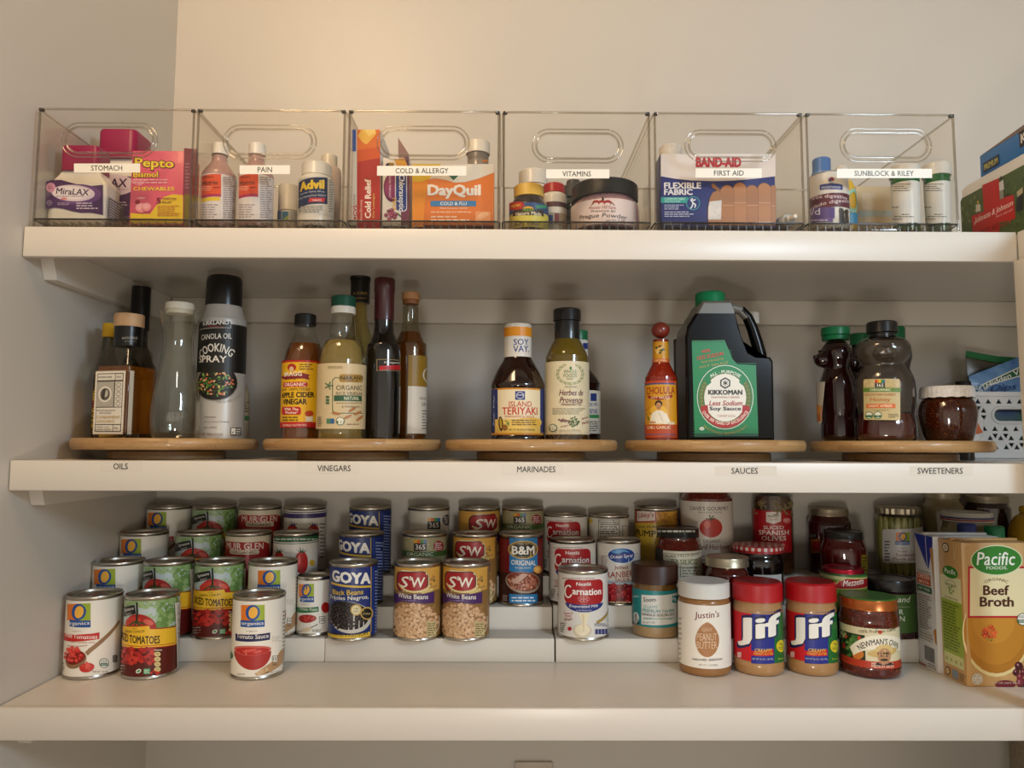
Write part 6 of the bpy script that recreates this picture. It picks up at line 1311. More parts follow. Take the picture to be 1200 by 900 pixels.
# small packets behind
def packet(name, label, cat, quad, Y, z0, thick, c, prints, kind='packet_body', lean=0):
    """a soft packet with a puffy middle, its outline at depth Y"""
    p = [on_y(x, y, Y) for x, y in quad]; C = sum(p, Vector())/len(p); C.z = z0
    t = empty(name, C); tag(t, label, cat)
    bm = bmesh.new(); n = 10; A, B = [], []
    for i in range(n+1):
        for j in range(n+1):
            u, v = i/n, j/n; q = (p[0]*(1-u)+p[1]*u)*(1-v)+(p[3]*(1-u)+p[2]*u)*v-C
            b = thick*(1-(2*u-1)**4)*(1-(2*v-1)**4)+.0006+.0004*math.sin(i*2.3+j*1.7)*min(u, v, 1-u, 1-v)*4
            A.append(bm.verts.new(q+Vector((0, -b, 0)))); B.append(bm.verts.new(q+Vector((0, b, 0))))
    idx = lambda i, j: i*(n+1)+j
    for i in range(n):
        for j in range(n):
            bm.faces.new((A[idx(i, j)], A[idx(i+1, j)], A[idx(i+1, j+1)], A[idx(i, j+1)])); bm.faces.new((B[idx(i, j)], B[idx(i, j+1)], B[idx(i+1, j+1)], B[idx(i+1, j)]))
    for i in range(n):
        for a, b in (((i, 0), (i+1, 0)), ((i+1, n), (i, n)), ((0, i+1), (0, i)), ((n, i), (n, i+1))):
            bm.faces.new((A[idx(*a)], B[idx(*a)], B[idx(*b)], A[idx(*b)]))
    bm_obj(kind, bm, c, t, smooth=60)
    if prints:
        sh = Flat.sheet((C.x, Y-thick-.0012, C.z), (1, 0, 0), (0, 0, 1), C); prints(sh); sh.done('print', t)
    return t
packet('sugar_packet', 'white paper packet with an orange corner behind the fig jar', 'packet', [(1066, 472), (1152, 490), (1152, 521.4), (1066, 521.4)], .205, BZ, .006, noisy('white_packet', '#cfc9c2', '#bdb7b0', 120, .5, .2), lambda s: (s.poly([(1143.5, 492), (1152, 507), (1143, 509)], '#b5541c'), s.micro(1068, 480, 1076, 516, 6, '#9a948c')))
# white lattice basket at the right
BYd = .292
x0, zt = on_y(1127, 459, BYd).x, on_y(1160, 459, BYd).z
t = empty('lattice_basket', (x0+.13, BYd+.045, Z2)); tag(t, 'white plastic basket with a triangle lattice at the right end of the middle shelf', 'basket')
wp = mat('basket_plastic', '#d2cfca', .38); bw, bh2, bd = .26, zt, .085
ox, oy = -.13, -.045
def lattice(name, w_, h_, hole=None):
    """a flat panel cut by rows of small triangles, with an oval grip hole"""
    bm = bmesh.new(); s = .0175; hh = s*math.sqrt(3)/2; loops = [[(0, 0), (w_, 0), (w_, h_), (0, h_)]]; m = .009
    if hole: loops.append([(hole[0]+(hole[2]-hole[3])*(1 if math.cos(a) > 0 else -1)+hole[3]*math.cos(a), hole[1]+hole[3]*math.sin(a)) for a in [2*math.pi*(k+.5)/28 for k in range(28)]])
    def tri(p):
        c = ((p[0][0]+p[1][0]+p[2][0])/3, (p[0][1]+p[1][1]+p[2][1])/3); q = [(c[0]+(x-c[0])*.54, c[1]+(z-c[1])*.54) for x, z in p]
        if not all(m < x < w_-m and m*.6 < z < h_-m for x, z in q): return
        if hole and abs(c[0]-hole[0]) < hole[2]+.010 and abs(c[1]-hole[1]) < hole[3]+.010: return
        loops.append(q)
    for r in range(int(h_/hh)+2):
        for k in range(-1, int(w_/s)+3):
            xo = k*s+(s/2 if r % 2 else 0); z = r*hh-.002
            tri([(xo, z), (xo+s, z), (xo+s/2, z+hh)])
            if (k+r) % 3: tri([(xo+s/2, z+hh), (xo+s, z), (xo+s*1.5, z+hh)])
    es = []
    for L in loops:
        vs = [bm.verts.new((x, 0, z)) for x, z in L]; es += [bm.edges.new((vs[i], vs[(i+1) % len(vs)])) for i in range(len(vs))]
    bmesh.ops.triangle_fill(bm, use_beauty=True, use_dissolve=False, edges=es)
    def inside(c, L):
        n = False
        for (x1, z1), (x2, z2) in zip(L, L[1:]+L[:1]):
            if (z1 > c.z) != (z2 > c.z) and c.x < (x2-x1)*(c.z-z1)/(z2-z1)+x1: n = not n
        return n
    for f in list(bm.faces):
        c = f.calc_center_median()
        if any(inside(c, L) for L in loops[1:]): bm.faces.remove(f)
    bmesh.ops.recalc_face_normals(bm, faces=bm.faces)
    r = bmesh.ops.extrude_face_region(bm, geom=bm.faces[:]); bmesh.ops.translate(bm, vec=(0, .0022, 0), verts=[v for v in r['geom'] if isinstance(v, bmesh.types.BMVert)])
    return bm
hx, hz_ = on_y(1186, 488, BYd).x-x0, on_y(1186, 488, BYd).z
o = bm_obj('front_panel', lattice('f', bw, bh2-.004, (hx, hz_, .030, .0115)), wp, t); o.location = (ox, oy, .002)
bm = tube_bm([(hx+(.020 if math.cos(a) > 0 else -.020)+.0125*math.cos(a), .001, hz_+.0125*math.sin(a)) for a in [2*math.pi*(k+.5)/28 for k in range(28)]], .0032, seg=8, closed=True)
o = bm_obj('handle_rim', bm, wp, t, smooth=60); o.location = (ox, oy, .002)
o = bm_obj('back_panel', lattice('b', bw, bh2-.004), wp, t); o.location = (ox, oy+bd, .002)
for sx in (0, bw): o = bm_obj('side_panel', lattice('s', bd, bh2-.004), wp, t); o.rotation_euler.z = math.pi/2; o.location = (ox+sx+.001, oy+.001, .002)
bm = bmesh.new()
for q in ((ox-.002, oy-.003, ox+bw+.002, oy+.003), (ox-.002, oy+bd-.001, ox+bw+.002, oy+bd+.005), (ox-.002, oy-.003, ox+.004, oy+bd+.005), (ox+bw-.004, oy-.003, ox+bw+.003, oy+bd+.005)): add_box(bm, q[0], q[1], bh2-.008, q[2], q[3], bh2, .0008)
bm_obj('rim', bm, wp, t, smooth=40); box_obj('base', ox, oy, .0004, ox+bw, oy+bd, .003, wp, t)
blue = noisy('blue_foil', '#3a6aa0', '#6f97bf', 30, .3, .3, coat=.2)
def ranch(s):
    s.poly([(1151, 450), (1194, 430), (1206, 424.6), (1206, 438), (1160, 451.4), (1154, 458)], '#e0ddd2'); s.poly([(1152.6, 451), (1194, 431.4), (1206, 426), (1206, 436.6), (1160, 450.2), (1155, 456)], '#1d5a34')
    s.text('Hidden Valley', 1184, 440.6, 62, 8, '#e6e4da', .035, .1, 23); s.text('Dips', 1176, 455, 32, 10, '#27457a', .05, .25, 6); s.scatter(10, 1148, 455, 8, 4, ['#b5c8d8', '#cfdae2'], 2.5, .8, seed=3)
packet('dip_packet', 'blue foil packet with a green banner standing in the lattice basket', 'packet', [(1135, 441), (1206, 414), (1210, 500), (1145, 500)], .327, .03, .005, blue, ranch)
packet('zip_bag', 'clear zip bag with a green closure strip in the lattice basket', 'bag', [(1131.5, 417), (1192, 424), (1192, 500), (1140, 500)], .358, .02, .003, pane('zip_plastic', '#a8aa98', .5, .12, .2), lambda s: s.poly([(1132, 411), (1168, 417.4), (1194, 419), (1194, 425.4), (1166, 424.6), (1131, 418)], '#116a34'), 'bag_body')
packet('snack_packet', 'green and navy packet seen through the handle of the lattice basket', 'packet', [(1150, 470), (1215, 470), (1215, 530), (1150, 530)], .312, .004, .004, noisy('navy_green', '#2a3f6a', '#4f6f3c', 18, .4), None)
t = Round('spice_jar', 'small jar with a black lid just behind the fig jar', 'jar', 1119, 1139, 446.5, .232, Z2, ym=460); R, H = t.R, t.H
lathe('jar', [(R*.9, 0), (R, .002), (R, H*.8), (R*.85, H*.86)], gloss('dark_spice', '#2a1a10', .12), t.root); lathe('lid', [(0, H*.85), (R, H*.85), (R, H-.001), (R*.95, H), (0, H)], black_lid, t.root)
# ---------------------------------------------------------------- clear bins and what they hold, on the upper shelf
acr = pane('acrylic', '#fdfcfa', .45, .022, .02); acr_edge = pane('acrylic_edge', '#dcd8d1', .5, .10, .05); acr_base = pane('acrylic_base', '#e6e2dc', .5, .06, .05); acr_bead = pane('acrylic_bead', '#e9e6df', .6, .14, .08)
BF, BD, BH = .004, .285, .1575
IZ = Z1+.0128          # inside floor of a bin
def acrylic_bin(l, r, word, tape, tx, label, hole):
    ym = 200
    xa, xb = on_y(l, ym, BF).x, on_y(r, ym, BF).x; W = xb-xa; t = empty('acrylic_bin', ((xa+xb)/2, BF+BD/2, Z1)); tag(t, label, 'bin', None)
    hw, hd = W/2, BD/2; tk = .0022
    # front wall with its grip hole
    p0, p1 = on_y(hole[0], hole[2], BF), on_y(hole[1], hole[3], BF); C = Vector((t.location.x, BF, Z1))
    hx0, hx1, hz0, hz1 = p0.x-C.x, p1.x-C.x, p1.z-C.z, p0.z-C.z; rr = (hz1-hz0)/2; zc = (hz0+hz1)/2
    hole_pts = [((hx1-rr if math.cos(a) > 0 else hx0+rr)+rr*math.cos(a), zc+rr*math.sin(a)) for a in [2*math.pi*(k+.5)/36 for k in range(36)]]
    def ob(k): return [((hx1-rr if math.cos(a) > 0 else hx0+rr)+(rr+k)*math.cos(a), zc+(rr+k)*math.sin(a)) for a in [2*math.pi*(i+.5)/36 for i in range(36)]]
    bm = bmesh.new(); o = [bm.verts.new((x, -hd, z)) for x, z in ((-hw, .003), (hw, .003), (hw, BH), (-hw, BH))]; h = [bm.verts.new((x, -hd, z)) for x, z in hole_pts]
    es = [bm.edges.new((o[i], o[(i+1) % 4])) for i in range(4)]+[bm.edges.new((h[i], h[(i+1) % 36])) for i in range(36)]
    bmesh.ops.triangle_fill(bm, use_beauty=True, use_dissolve=False, edges=es)
    for f in list(bm.faces):
        c = f.calc_center_median()
        if (max(abs(c.x-(hx0+hx1)/2)-(hx1-hx0)/2+rr, 0))**2+(c.z-zc)**2 < (rr*.9)**2: bm.faces.remove(f)
    q = bmesh.ops.extrude_face_region(bm, geom=bm.faces[:]); bmesh.ops.translate(bm, vec=(0, tk, 0), verts=[v for v in q['geom'] if isinstance(v, bmesh.types.BMVert)])
    bm_obj('front_wall', bm, acr, t)
    for nm, b in (('back_wall', (-hw, hd-tk, .003, hw, hd, BH)), ('side_wall', (-hw, -hd+tk, .003, -hw+tk, hd-tk, BH)), ('side_wall', (hw-tk, -hd+tk, .003, hw, hd-tk, BH))): box_obj(nm, *b, acr, t)
    # thick base on ribs
    bm = bmesh.new(); add_box(bm, -hw+tk, -hd+tk, .0098, hw-tk, hd-tk, .0122, .0004, 1); bm_obj('base', bm, acr_base, t)
    bm = bmesh.new()
    for k in range(16): add_box(bm, -hw+.012+k*(W-.024)/16, -hd+.004, .0006, -hw+.0135+k*(W-.024)/16, -hd+.03, .0096)
    bm_obj('base_rib', bm, pane('acrylic_rib', '#e9e6df', .25, .08, .45), t)
    # rounded rim and corner beads
    c = .006; pts = []
    for sx, sy, a0 in ((1, 1, 0), (-1, 1, 90), (-1, -1, 180), (1, -1, 270)):
        for k in range(5): a = math.radians(a0+22.5*k); pts.append((sx*(hw-c)+c*math.cos(a), sy*(hd-c)+c*math.sin(a), BH))
    bm_obj('rim', tube_bm(pts, .0015, seg=8, closed=True), acr_bead, t, smooth=60)
    for sx in (-1, 1):
        for sy in (-1, 1): bm_obj('corner_bead', tube_bm([(sx*(hw-.0014), sy*(hd-.0014), .002), (sx*(hw-.0014), sy*(hd-.0014), BH)], .0016, None, 8), acr_edge, t, smooth=60)
    for sx in (-1, 1): box_obj('rim_corner', sx*(hw-.003)-.0028, -hd-.0006, BH-.002, sx*(hw-.003)+.0028, -hd+.005, BH+.0016, mat('smoky_corner', '#5d5852', .15, trans=.6), t, .0008)
    bm_obj('floor_edge', tube_bm([(x, y, .0112) for x, y, z in pts], .0011, seg=6, closed=True), mat('dark_edge', '#2f2b27', .2), t, smooth=60)
    for k, rad in ((.0022, .0014), (.0075, .0010)): bm_obj('grip_bead', tube_bm([(x, -hd-.0004, z) for x, z in ob(k)], rad, seg=8, closed=True), acr_bead, t, smooth=60)
    sh = Flat.sheet((C.x, BF, Z1), (1, 0, 0), (0, 0, 1), (t.location.x, t.location.y, Z1), base=.0006)
    sh.rect(*tape, '#e9e4d8'); sh.text(word, (tx[0]+tx[1])/2, (tape[1]+tape[3])/2, tx[1]-tx[0], 6.2, '#1c1a18', .02); sh.done('label_tape', t)
    return t
acrylic_bin(41, 225.5, 'STOMACH', (87, 191.8, 164.5, 202.4), (107, 143.5), 'clear bin labelled STOMACH at the left end of the upper shelf', (80, 177, 150.5, 178))
acrylic_bin(228.5, 403.5, 'PAIN', (281, 193.8, 340, 204.2), (302, 319), 'clear bin labelled PAIN', (269, 363.5, 153, 179.5))
acrylic_bin(407, 585.5, 'COLD & ALLERGY', (442, 194.6, 546.5, 206), (463.5, 525.5), 'clear bin labelled COLD & ALLERGY', (449, 543, 154.5, 181))
acrylic_bin(589, 762.5, 'VITAMINS', (640, 198.6, 714, 209.2), (659, 692.5), 'clear bin labelled VITAMINS', (630.5, 723.5, 158, 184.5))
acrylic_bin(767, 942, 'FIRST AID', (815, 197.6, 892.5, 208.4), (836.5, 871.5), 'clear bin labelled FIRST AID', (809, 902.5, 159, 183))
acrylic_bin(946, 1121.5, 'SUNBLOCK & RILEY', (980.5, 198, 1092, 208.8), (1001, 1070.5), 'clear bin labelled SUNBLOCK & RILEY at the right end of its row', (990.5, 1085, 157.5, 183.5))
def rnd_thing(name, label, cat, l, r, top, Y, ym=235, **kw): return Round(name, label, cat, l, r, top, Y, IZ, ym=ym, **kw)
magenta = mat('magenta_cap', '#8c1244', .4)
wp2 = mat('white_bottle', '#dbd6cc', .4, coat=.2)
purple = '#4a2a5a'
# --- stomach: two squared white bottles with purple labels, a pink carton
def squared(name, label, l, r, top, Y, depth, turn, capx, shoulder, neck):
    a, b = on_y(l, 235, Y), on_y(r, 235, Y); hw = (b.x-a.x)/2; C = Vector(((a.x+b.x)/2, Y+depth, IZ)); t = empty(name, C, 0); tag(t, label, 'bottle')
    zs = on_y(l, shoulder, Y).z-IZ; zn = on_y(l, neck, Y).z-IZ; zt = on_y(l, top, Y+depth*.4).z-IZ
    ca, cb = on_y(capx[0], neck, Y+depth*.4), on_y(capx[1], neck, Y+depth*.4); cr = (cb.x-ca.x)/2; cx = (ca.x+cb.x)/2-C.x
    L = [(hw*.92, depth*.92, 0), (hw*.98, depth*.98, .003), (hw, depth, .012), (hw*.97, depth*.97, zs*.5), (hw, depth, zs*.93), (hw*.97, depth*.97, zs), (hw*.75+.0, depth*.85, zs+(zn-zs)*.6, cx*.4), (max(cr*1.02, hw*.5), min(depth*.75, cr), zn, cx*.9), (cr*.9, min(depth*.7, cr*.9), zn+.002, cx)]
    loft('bottle', L, wp2, t, .26, 7)
    bm = loft_bm([(cr, min(cr, depth*.95), zn+.0005, cx), (cr, min(cr, depth*.95), zt-.003, cx), (cr*.95, min(cr, depth*.95)*.95, zt, cx)], .35, 6); bm_obj('cap', bm, magenta, t, smooth=40)
    t.rotation_euler.z = turn; return t, C, hw, zs
t, C, hw, zs = squared('medicine_bottle', 'squat white bottle with a purple label at the front of the STOMACH bin', 55, 124, 172, .040, .019, math.radians(0), (73, 117), 213, 199)
sh = Flat.sheet((C.x, .040, IZ), (1, 0, 0), (0, 0, 1), C, base=.0007)
W1 = [(54.5, 213), (62, 211), (72, 211), (84, 214.4), (95, 217.4), (108, 218), (121, 216.8)]; W2 = [(121, 252), (108, 249.4), (95, 249.4), (84, 247.4), (74, 244.6), (64, 243.4), (54, 246)]
sh.poly(W1+W2, '#4a2a5c'); sh.ell(92, 228, 27, 12, '#6a4580'); sh.ell(86, 226.5, 25.5, 9.6, '#d9c9d8', -3); sh.ell(84, 226, 22, 7.6, '#e6dde2', -3)
sh.text('MiraLAX', 85.4, 224.8, 39, 7.6, '#3a1c48', .04, .12, -3); sh.micro(66, 229.4, 103, 231.2, 1, '#5a3a68'); sh.ell(75.5, 233, 3.6, 1.6, '#d98a86'); sh.ell(60, 220, 5.4, 5.8, '#d99ab4'); sh.micro(56.4, 218, 63.6, 222, 2, '#8a3a5a')
sh.ring(58.4, 238, 3, 3.2, .5, '#b9a8c4'); sh.line(58.4, 235.4, 58.4, 240.6, .5, '#b9a8c4'); sh.line(55.8, 238, 61, 238, .5, '#b9a8c4'); sh.micro(68, 237.4, 85, 241, 2, '#b9a8c4'); sh.micro(90, 237, 116, 246, 3, '#d6cbdc')
sh.done('paper_label', t)
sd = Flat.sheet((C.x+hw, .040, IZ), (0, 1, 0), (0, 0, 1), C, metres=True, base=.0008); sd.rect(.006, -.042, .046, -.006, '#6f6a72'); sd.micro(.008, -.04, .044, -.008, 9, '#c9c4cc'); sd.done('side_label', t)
t, C, hw, zs = squared('medicine_bottle', 'taller white bottle with a purple label and magenta cap, behind the pink chewables carton', 98, 176, 153.5, .112, .03, 0, (117, 161.5), 206, 184)
sh = Flat.sheet((C.x, .112, IZ), (1, 0, 0), (0, 0, 1), C, base=.0007)
sh.rect(99, 207, 174, 262, '#4a2a5c'); sh.ell(128, 217, 32, 13, '#d9c9d8'); sh.text('MiraLAX', 123.5, 214.6, 52, 10.4, '#3a1c48', .04, .12); sh.text('Polyethylene Glycol', 138, 222.4, 26, 2, '#5a3a68'); sh.micro(126, 236, 150, 245, 3, '#c9bcd2'); sh.text('NET WT 17.9 OZ', 143, 254.5, 20, 2.6, '#c9bcd2'); sh.done('paper_label', t)
pink = mat('pink_carton', '#d65a72', .4, coat=.1)
b = BoxThing('chewables_carton', 'pink and yellow chewables carton at the right of the STOMACH bin', 'carton', 153, 214.6, 176.5, .034, IZ, .05, pink)
sh = b.front(); sh.poly([(153, 250), (176, 251), (184, 240), (192, 231), (203, 227.6), (214.6, 228.8), (214.6, 262), (153, 262)], '#dfc02c'); sh.scatter(12, 162, 213, 7, 3, ['#e07a8c', '#e38c9a'], 4, .8, seed=2)
sh.outlined('Pepto', 181, 192.6, 46, 13.6, '#ecd23a', '#5f2a20', .05, 0, -2, .07); sh.outlined('Bismol', 171, 204.6, 29, 6.4, '#ecd23a', '#5f2a20', .04, 0, 0, .06); sh.micro(156.5, 209.4, 200, 216, 2, '#eeb4bc'); sh.text('CHEWABLES', 180.6, 221.4, 48, 4.4, '#ecd23a', .045)
for x, y, r_ in ((165.5, 243.6, 6.6), (172, 242.6, 5.8)): sh.ell(x, y+1, r_, r_*.9, '#b5485a'); sh.ell(x, y, r_, r_*.86, '#e58c94'); sh.ell(x-.6, y-.8, r_*.7, r_*.55, '#eca6aa')
sh.ell(161.5, 237, 3, 2.4, '#8a1c30'); sh.text('CHERRY', 166, 232.4, 9, 2, '#f0d0d0', .02); sh.text('5', 186.4, 235.6, 5.6, 7, '#7a1c3a', .05); sh.text('SYMPTOM', 198.6, 233.4, 16, 3, '#7a1c3a', .03); sh.text('RELIEF', 196, 237.4, 11, 2.6, '#7a1c3a', .02); sh.micro(185, 240.6, 212, 254, 6, '#c0702c'); sh.text('CHEWABLE TABLETS', 167, 257, 26, 2, '#b5641c', .01)
sh.done('front_print', b.root)
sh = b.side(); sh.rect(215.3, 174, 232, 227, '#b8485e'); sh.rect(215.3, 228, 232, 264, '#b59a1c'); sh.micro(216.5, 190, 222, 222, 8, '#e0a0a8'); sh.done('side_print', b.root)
# --- pain
def kids(label, l, r, yellow):
    t = rnd_thing('syrup_bottle', label, 'bottle', l, r, 165.5, .052 if yellow else .050, rt=.013)
    k = l-234.5
    rows = [(l+1, r-1, 268), (l, r, 258), (l, r, 205), (l+2.5, r-2, 198), (l+8, r-8, 191), (l+11.5, r-11, 187.5), (l+12, r-12, 181)]
    P = t.prof(rows); lathe('bottle', P, mat('pink_plastic', '#c49a92', .3, coat=.3, trans=.25), t.root, sm=4)
    lathe('syrup', [(r_*.93, z) for r_, z in P if z < t.z_at(258)], mat('red_syrup', '#a8342c', .25), t.root)
    cap(t, l+11.5, r-10.5, 165.5, 179, wp2)
    sh = t.sheet(R=t.R*1.006); t.band(sh, 203.5, 258.5, '#d6cfce', -82, 82)
    x0 = 235+k
    sh.rect(x0-2, 204.4, x0+24, 228, '#d8502c'); sh.rect(x0-2, 227.6, x0+24, 231, '#a82a56'); 
    if yellow: sh.rect(x0-2, 231.4, x0+23, 235.6, '#dcc02c')
    sh.text("Children's", x0+8, 207.4, 15, 3, '#3a1c1c', .01, .2); sh.text('Motrin', x0+10, 214.2, 20, 5.4, '#2a1616', .03, .2); sh.micro(x0, 218, x0+14, 224, 3, '#eab09c'); sh.text('BERRY', x0+19, 219.8, 8, 1.8, '#4a1c1c', .02); sh.micro(x0+2, 239, x0+22, 256, 6, '#9a9098'); sh.micro(x0+26, 207, x0+40, 256, 19, '#8d8790'); sh.done('paper_label', t.root)
kids('pink syrup bottle with an orange and yellow label, left in the PAIN bin', 234.5, 276.5, True)
kids('pink syrup bottle with an orange label behind the PAIN tape', 278, 320.5, False)
t = rnd_thing('pill_bottle', 'white pill bottle with a navy and yellow label at the front of the PAIN bin', 'bottle', 349, 391.5, 187, .052, rt=.019)
P = t.prof([(351, 389, 268), (349, 391.5, 258), (349, 391.5, 212), (350.5, 390, 205), (354, 386, 202)]); lathe('bottle', P, wp2, t.root, sm=3); cap(t, 353, 388.5, 187, 202, wp2)
sh = t.sheet(R=t.R*1.006); t.band(sh, 207.5, 251, '#c9c4bc', -84, 84); sh.rect(345, 208.5, 383.4, 239.6, '#1d2a4e'); sh.text('Advil', 364.5, 216.4, 31, 11, '#e0bc2c', .11); sh.text('Ibuprofen Tablets, 200 mg', 365, 225, 30, 2.4, '#c9ccd6'); sh.text('Pain Reliever/Fever Reducer', 366, 229.2, 32, 2.2, '#c9ccd6'); sh.rect(347, 233.5, 351, 236, '#c9ccd6')
sh.poly([(363, 232.4), (381, 232.4), (379.6, 237.2), (361.6, 237.2)], '#b8242c'); sh.text('TABLETS', 371, 234.8, 11, 2.2, '#f0d8d4', .02); sh.micro(351, 241, 380, 249.6, 4, '#5a5650'); sh.micro(384.6, 210, 390, 249, 14, '#8d8880'); sh.done('paper_label', t.root)
t = rnd_thing('pill_bottle', 'plain white bottle standing behind the navy labelled pill bottle', 'bottle', 370, 399.5, 179, .115, rt=.012)
P = t.prof([(371, 399, 268), (370, 399.5, 255), (370, 399.5, 200), (374, 396, 193)]); lathe('bottle', P, mat('pinkish_white', '#cfbdb6', .4), t.root, sm=3); cap(t, 376, 395, 179, 193, wp2)
t = rnd_thing('pill_bottle', 'short white capped bottle between the syrups and the navy labelled pill bottle', 'bottle', 325.5, 352, 214, .088, rt=.011)
P = t.prof([(326, 351, 268), (325.5, 352, 255), (325.5, 352, 246)]); lathe('bottle', P, wp2, t.root); cap(t, 326, 351.5, 214, 245, mat('milky_cap', '#cfc9bb', .4))
sh = t.sheet(R=t.R*1.008); t.band(sh, 246.5, 259, '#b9b6b0', -80, 80); sh.rect(325, 247, 330, 259, '#4a6a9a'); sh.rect(331, 248, 338, 258, '#2f6a8a'); sh.poly([(331, 258), (338, 258), (338, 252)], '#8a9a3c'); sh.micro(340, 248, 351, 258, 5, '#77736c'); sh.done('paper_label', t.root)
# --- cold and allergy
b = BoxThing('lozenge_carton', 'tall red and orange Cold Relief carton at the left of its bin', 'carton', 413.2, 445.6, 152, .030, IZ, .075, mat('white_board', '#d8d1c8', .4))
sh = b.front(); sh.rect(418.4, 152, 445.6, 268, '#a8231f')
for k in range(9): sh.poly([(418.4, 152), (445.6, 152), (445.6, 166+k*4), (418.4, 176+k*5)], ['#a82a1f', '#b2311f', '#bc3b1f', '#c54620', '#cc5020', '#d25922', '#d66024', '#da6826', '#dd6e28'][8-k] if False else ['#b02a1f', '#ba381f', '#c44520', '#cb5121', '#d25c23', '#d66626', '#da6f28', '#dc752a', '#dd7a2b'][k]) if False else None
sh.poly([(418.4, 152), (445.6, 152), (445.6, 185), (418.4, 190)], '#c8501f'); sh.poly([(418.4, 152), (445.6, 152), (445.6, 172), (418.4, 176)], '#d86a24')
sh.poly([(419, 159), (424, 152), (440, 152), (441, 157), (433.5, 165.5), (429.5, 169.6), (425, 167)], '#e6b24a'); sh.poly([(427, 152), (439, 152), (440, 156), (432, 160)], '#ecc872')
sh.text('Cold Relief', 431.2, 233, 46, 7.4, '#ecdcd2', .08, 0, 90); sh.text('Non-Drowsy', 423.6, 246, 24, 3.4, '#e6c0b4', .015, 0, 90); sh.text('Zinc Lozenges', 438, 241.4, 29, 3.6, '#dcae4a', .02, 0, 90); sh.rect(413.2, 152, 417.2, 177.6, '#2f4f9a'); sh.text('CVS', 416, 247, 13, 4, '#b0242c', .05, 0, 90); sh.ell(416, 256, 1.4, 1.5, '#b0242c'); sh.micro(414.4, 228, 417, 240, 5, '#8a847c')
sh.done('front_print', b.root)
b2 = BoxThing('throat_spray_carton', 'white and purple throat spray carton with a torn flap, in the COLD & ALLERGY bin', 'carton', 448, 479.5, 184.6, .032, IZ, .04, mat('white_board', '#d8d1c8', .4))
sh = b2.front(); sh.rect(474, 184, 479.5, 264, '#5a2a48'); sh.rect(470, 238, 479.5, 264, '#6a2f4c'); sh.ell(460, 220, 10.5, 17, '#5f1f45'); sh.ell(460, 219, 9, 15, '#8a2f5f'); sh.text('SORE THROAT', 457, 219, 26, 2.4, '#e6d0dc', .01, 0, -90)
sh.rrect(463, 203, 477, 248, 4, '#d6d6dc'); sh.rrect(464, 204, 476.2, 247, 3.6, '#233a7c'); sh.text('Chloraseptic', 470, 226, 42, 8.6, '#ecebe6', .03, .05, -90); sh.text('MAX', 462.4, 239.6, 15, 5.2, '#d9a82c', .04, 0, -90)
sh.ell(457, 194, 5, 3.2, '#22263a'); sh.text('20', 458.6, 193, 7, 5, '#d9a82c', .04); sh.poly([(462, 187), (474, 185), (478, 196), (466, 197)], '#d99a2c'); sh.scatter(9, 458, 252, 7, 6, ['#7a2a4a', '#943c5c', '#5f1f3a'], 4, .9, '#c98aa0', seed=2); sh.line(466, 250, 470, 254, 1.4, '#3a5a2c'); sh.done('front_print', b2.root)
bm = bmesh.new(); q = [on_y(x, y, .05)-b2.loc for x, y in ((466.5, 161), (479, 180.5), (479, 186), (466.8, 186))]; vs = [bm.verts.new(p) for p in q]; bm.faces.new(vs); r = bmesh.ops.extrude_face_region(bm, geom=bm.faces[:]); bmesh.ops.translate(bm, vec=(0, .0006, 0), verts=[v for v in r['geom'] if isinstance(v, bmesh.types.BMVert)]); bm_obj('torn_flap', bm, mat('flap_board', '#8a6a62', .6), b2.root)
b = BoxThing('cold_medicine_carton', 'orange cold medicine carton with a white curved top behind the ALLERGY tape', 'carton', 483.2, 578.8, 192.4, .028, IZ, .03, mat('orange_board', '#dd7a34', .4))
sh = b.front(); curve = [(483.2, 213), (492, 213.6), (503, 209.8), (512, 209.4), (522, 211), (533, 214.2), (545, 213.6), (560, 209.6), (578.8, 202.4)]
sh.poly([(483.2, 192.4), (578.8, 192.4)]+curve[::-1], '#d9d3c8'); sh.poly([(483.2, 192.4), (517, 192.4), (512, 200), (503, 209.8), (492, 213.6), (483.2, 213)], '#dfbe34'); sh.poly([(483.2, 213), (492, 213.6), (503, 209.8), (498, 240), (496, 266), (483.2, 266)], '#e08a2c')
sh.poly([(526, 206), (531.5, 211.5), (537.4, 206), (531.5, 203)], '#1d5a3c'); sh.text('DayQuil', 532.2, 224.6, 62.5, 16.8, '#f0e8dc', .10); sh.rrect(504.6, 235.4, 558, 241.8, 1.6, '#3a7eb0'); sh.text('COLD & FLU', 531.4, 238.6, 31, 4, '#eceae4', .035); sh.text('Multi-Symptom Relief', 531.6, 244.4, 32, 2.6, '#f0dcc8', .01); sh.micro(505, 247.4, 556, 250.4, 1, '#f0c8a8'); sh.micro(505, 252.6, 552, 260, 2, '#f0d0b4')
sh.rrect(557, 248, 575, 262, 2, '#e39a68'); sh.ell(566, 252.6, 7, 3, '#e8b48a', 20); sh.text('24 LIQUICAPS', 565, 259.6, 15, 2.2, '#f0dcc8', .01); sh.done('front_print', b.root)
t = rnd_thing('syrup_bottle', 'bottle with a white cap and orange printed shoulder standing behind the orange carton', 'bottle', 542, 577.5, 161.5, .088, rt=.013)
P = t.prof([(543, 577, 268), (542, 577.5, 255), (542, 577.5, 203), (547, 573.5, 194), (548, 572.6, 184)]); lathe('bottle', P, mat('smoke_plastic', '#8d857c', .25, coat=.4), t.root, sm=3); cap(t, 545.5, 573.4, 161.5, 176, wp2); cap(t, 547, 572, 176, 184.5, mat('grey_collar', '#77716a', .3), 'collar', False)
sh = t.sheet(P=P); sh.ell(569, 188.4, 4, 1.4, '#d9822c', 10); sh.done('print', t.root)
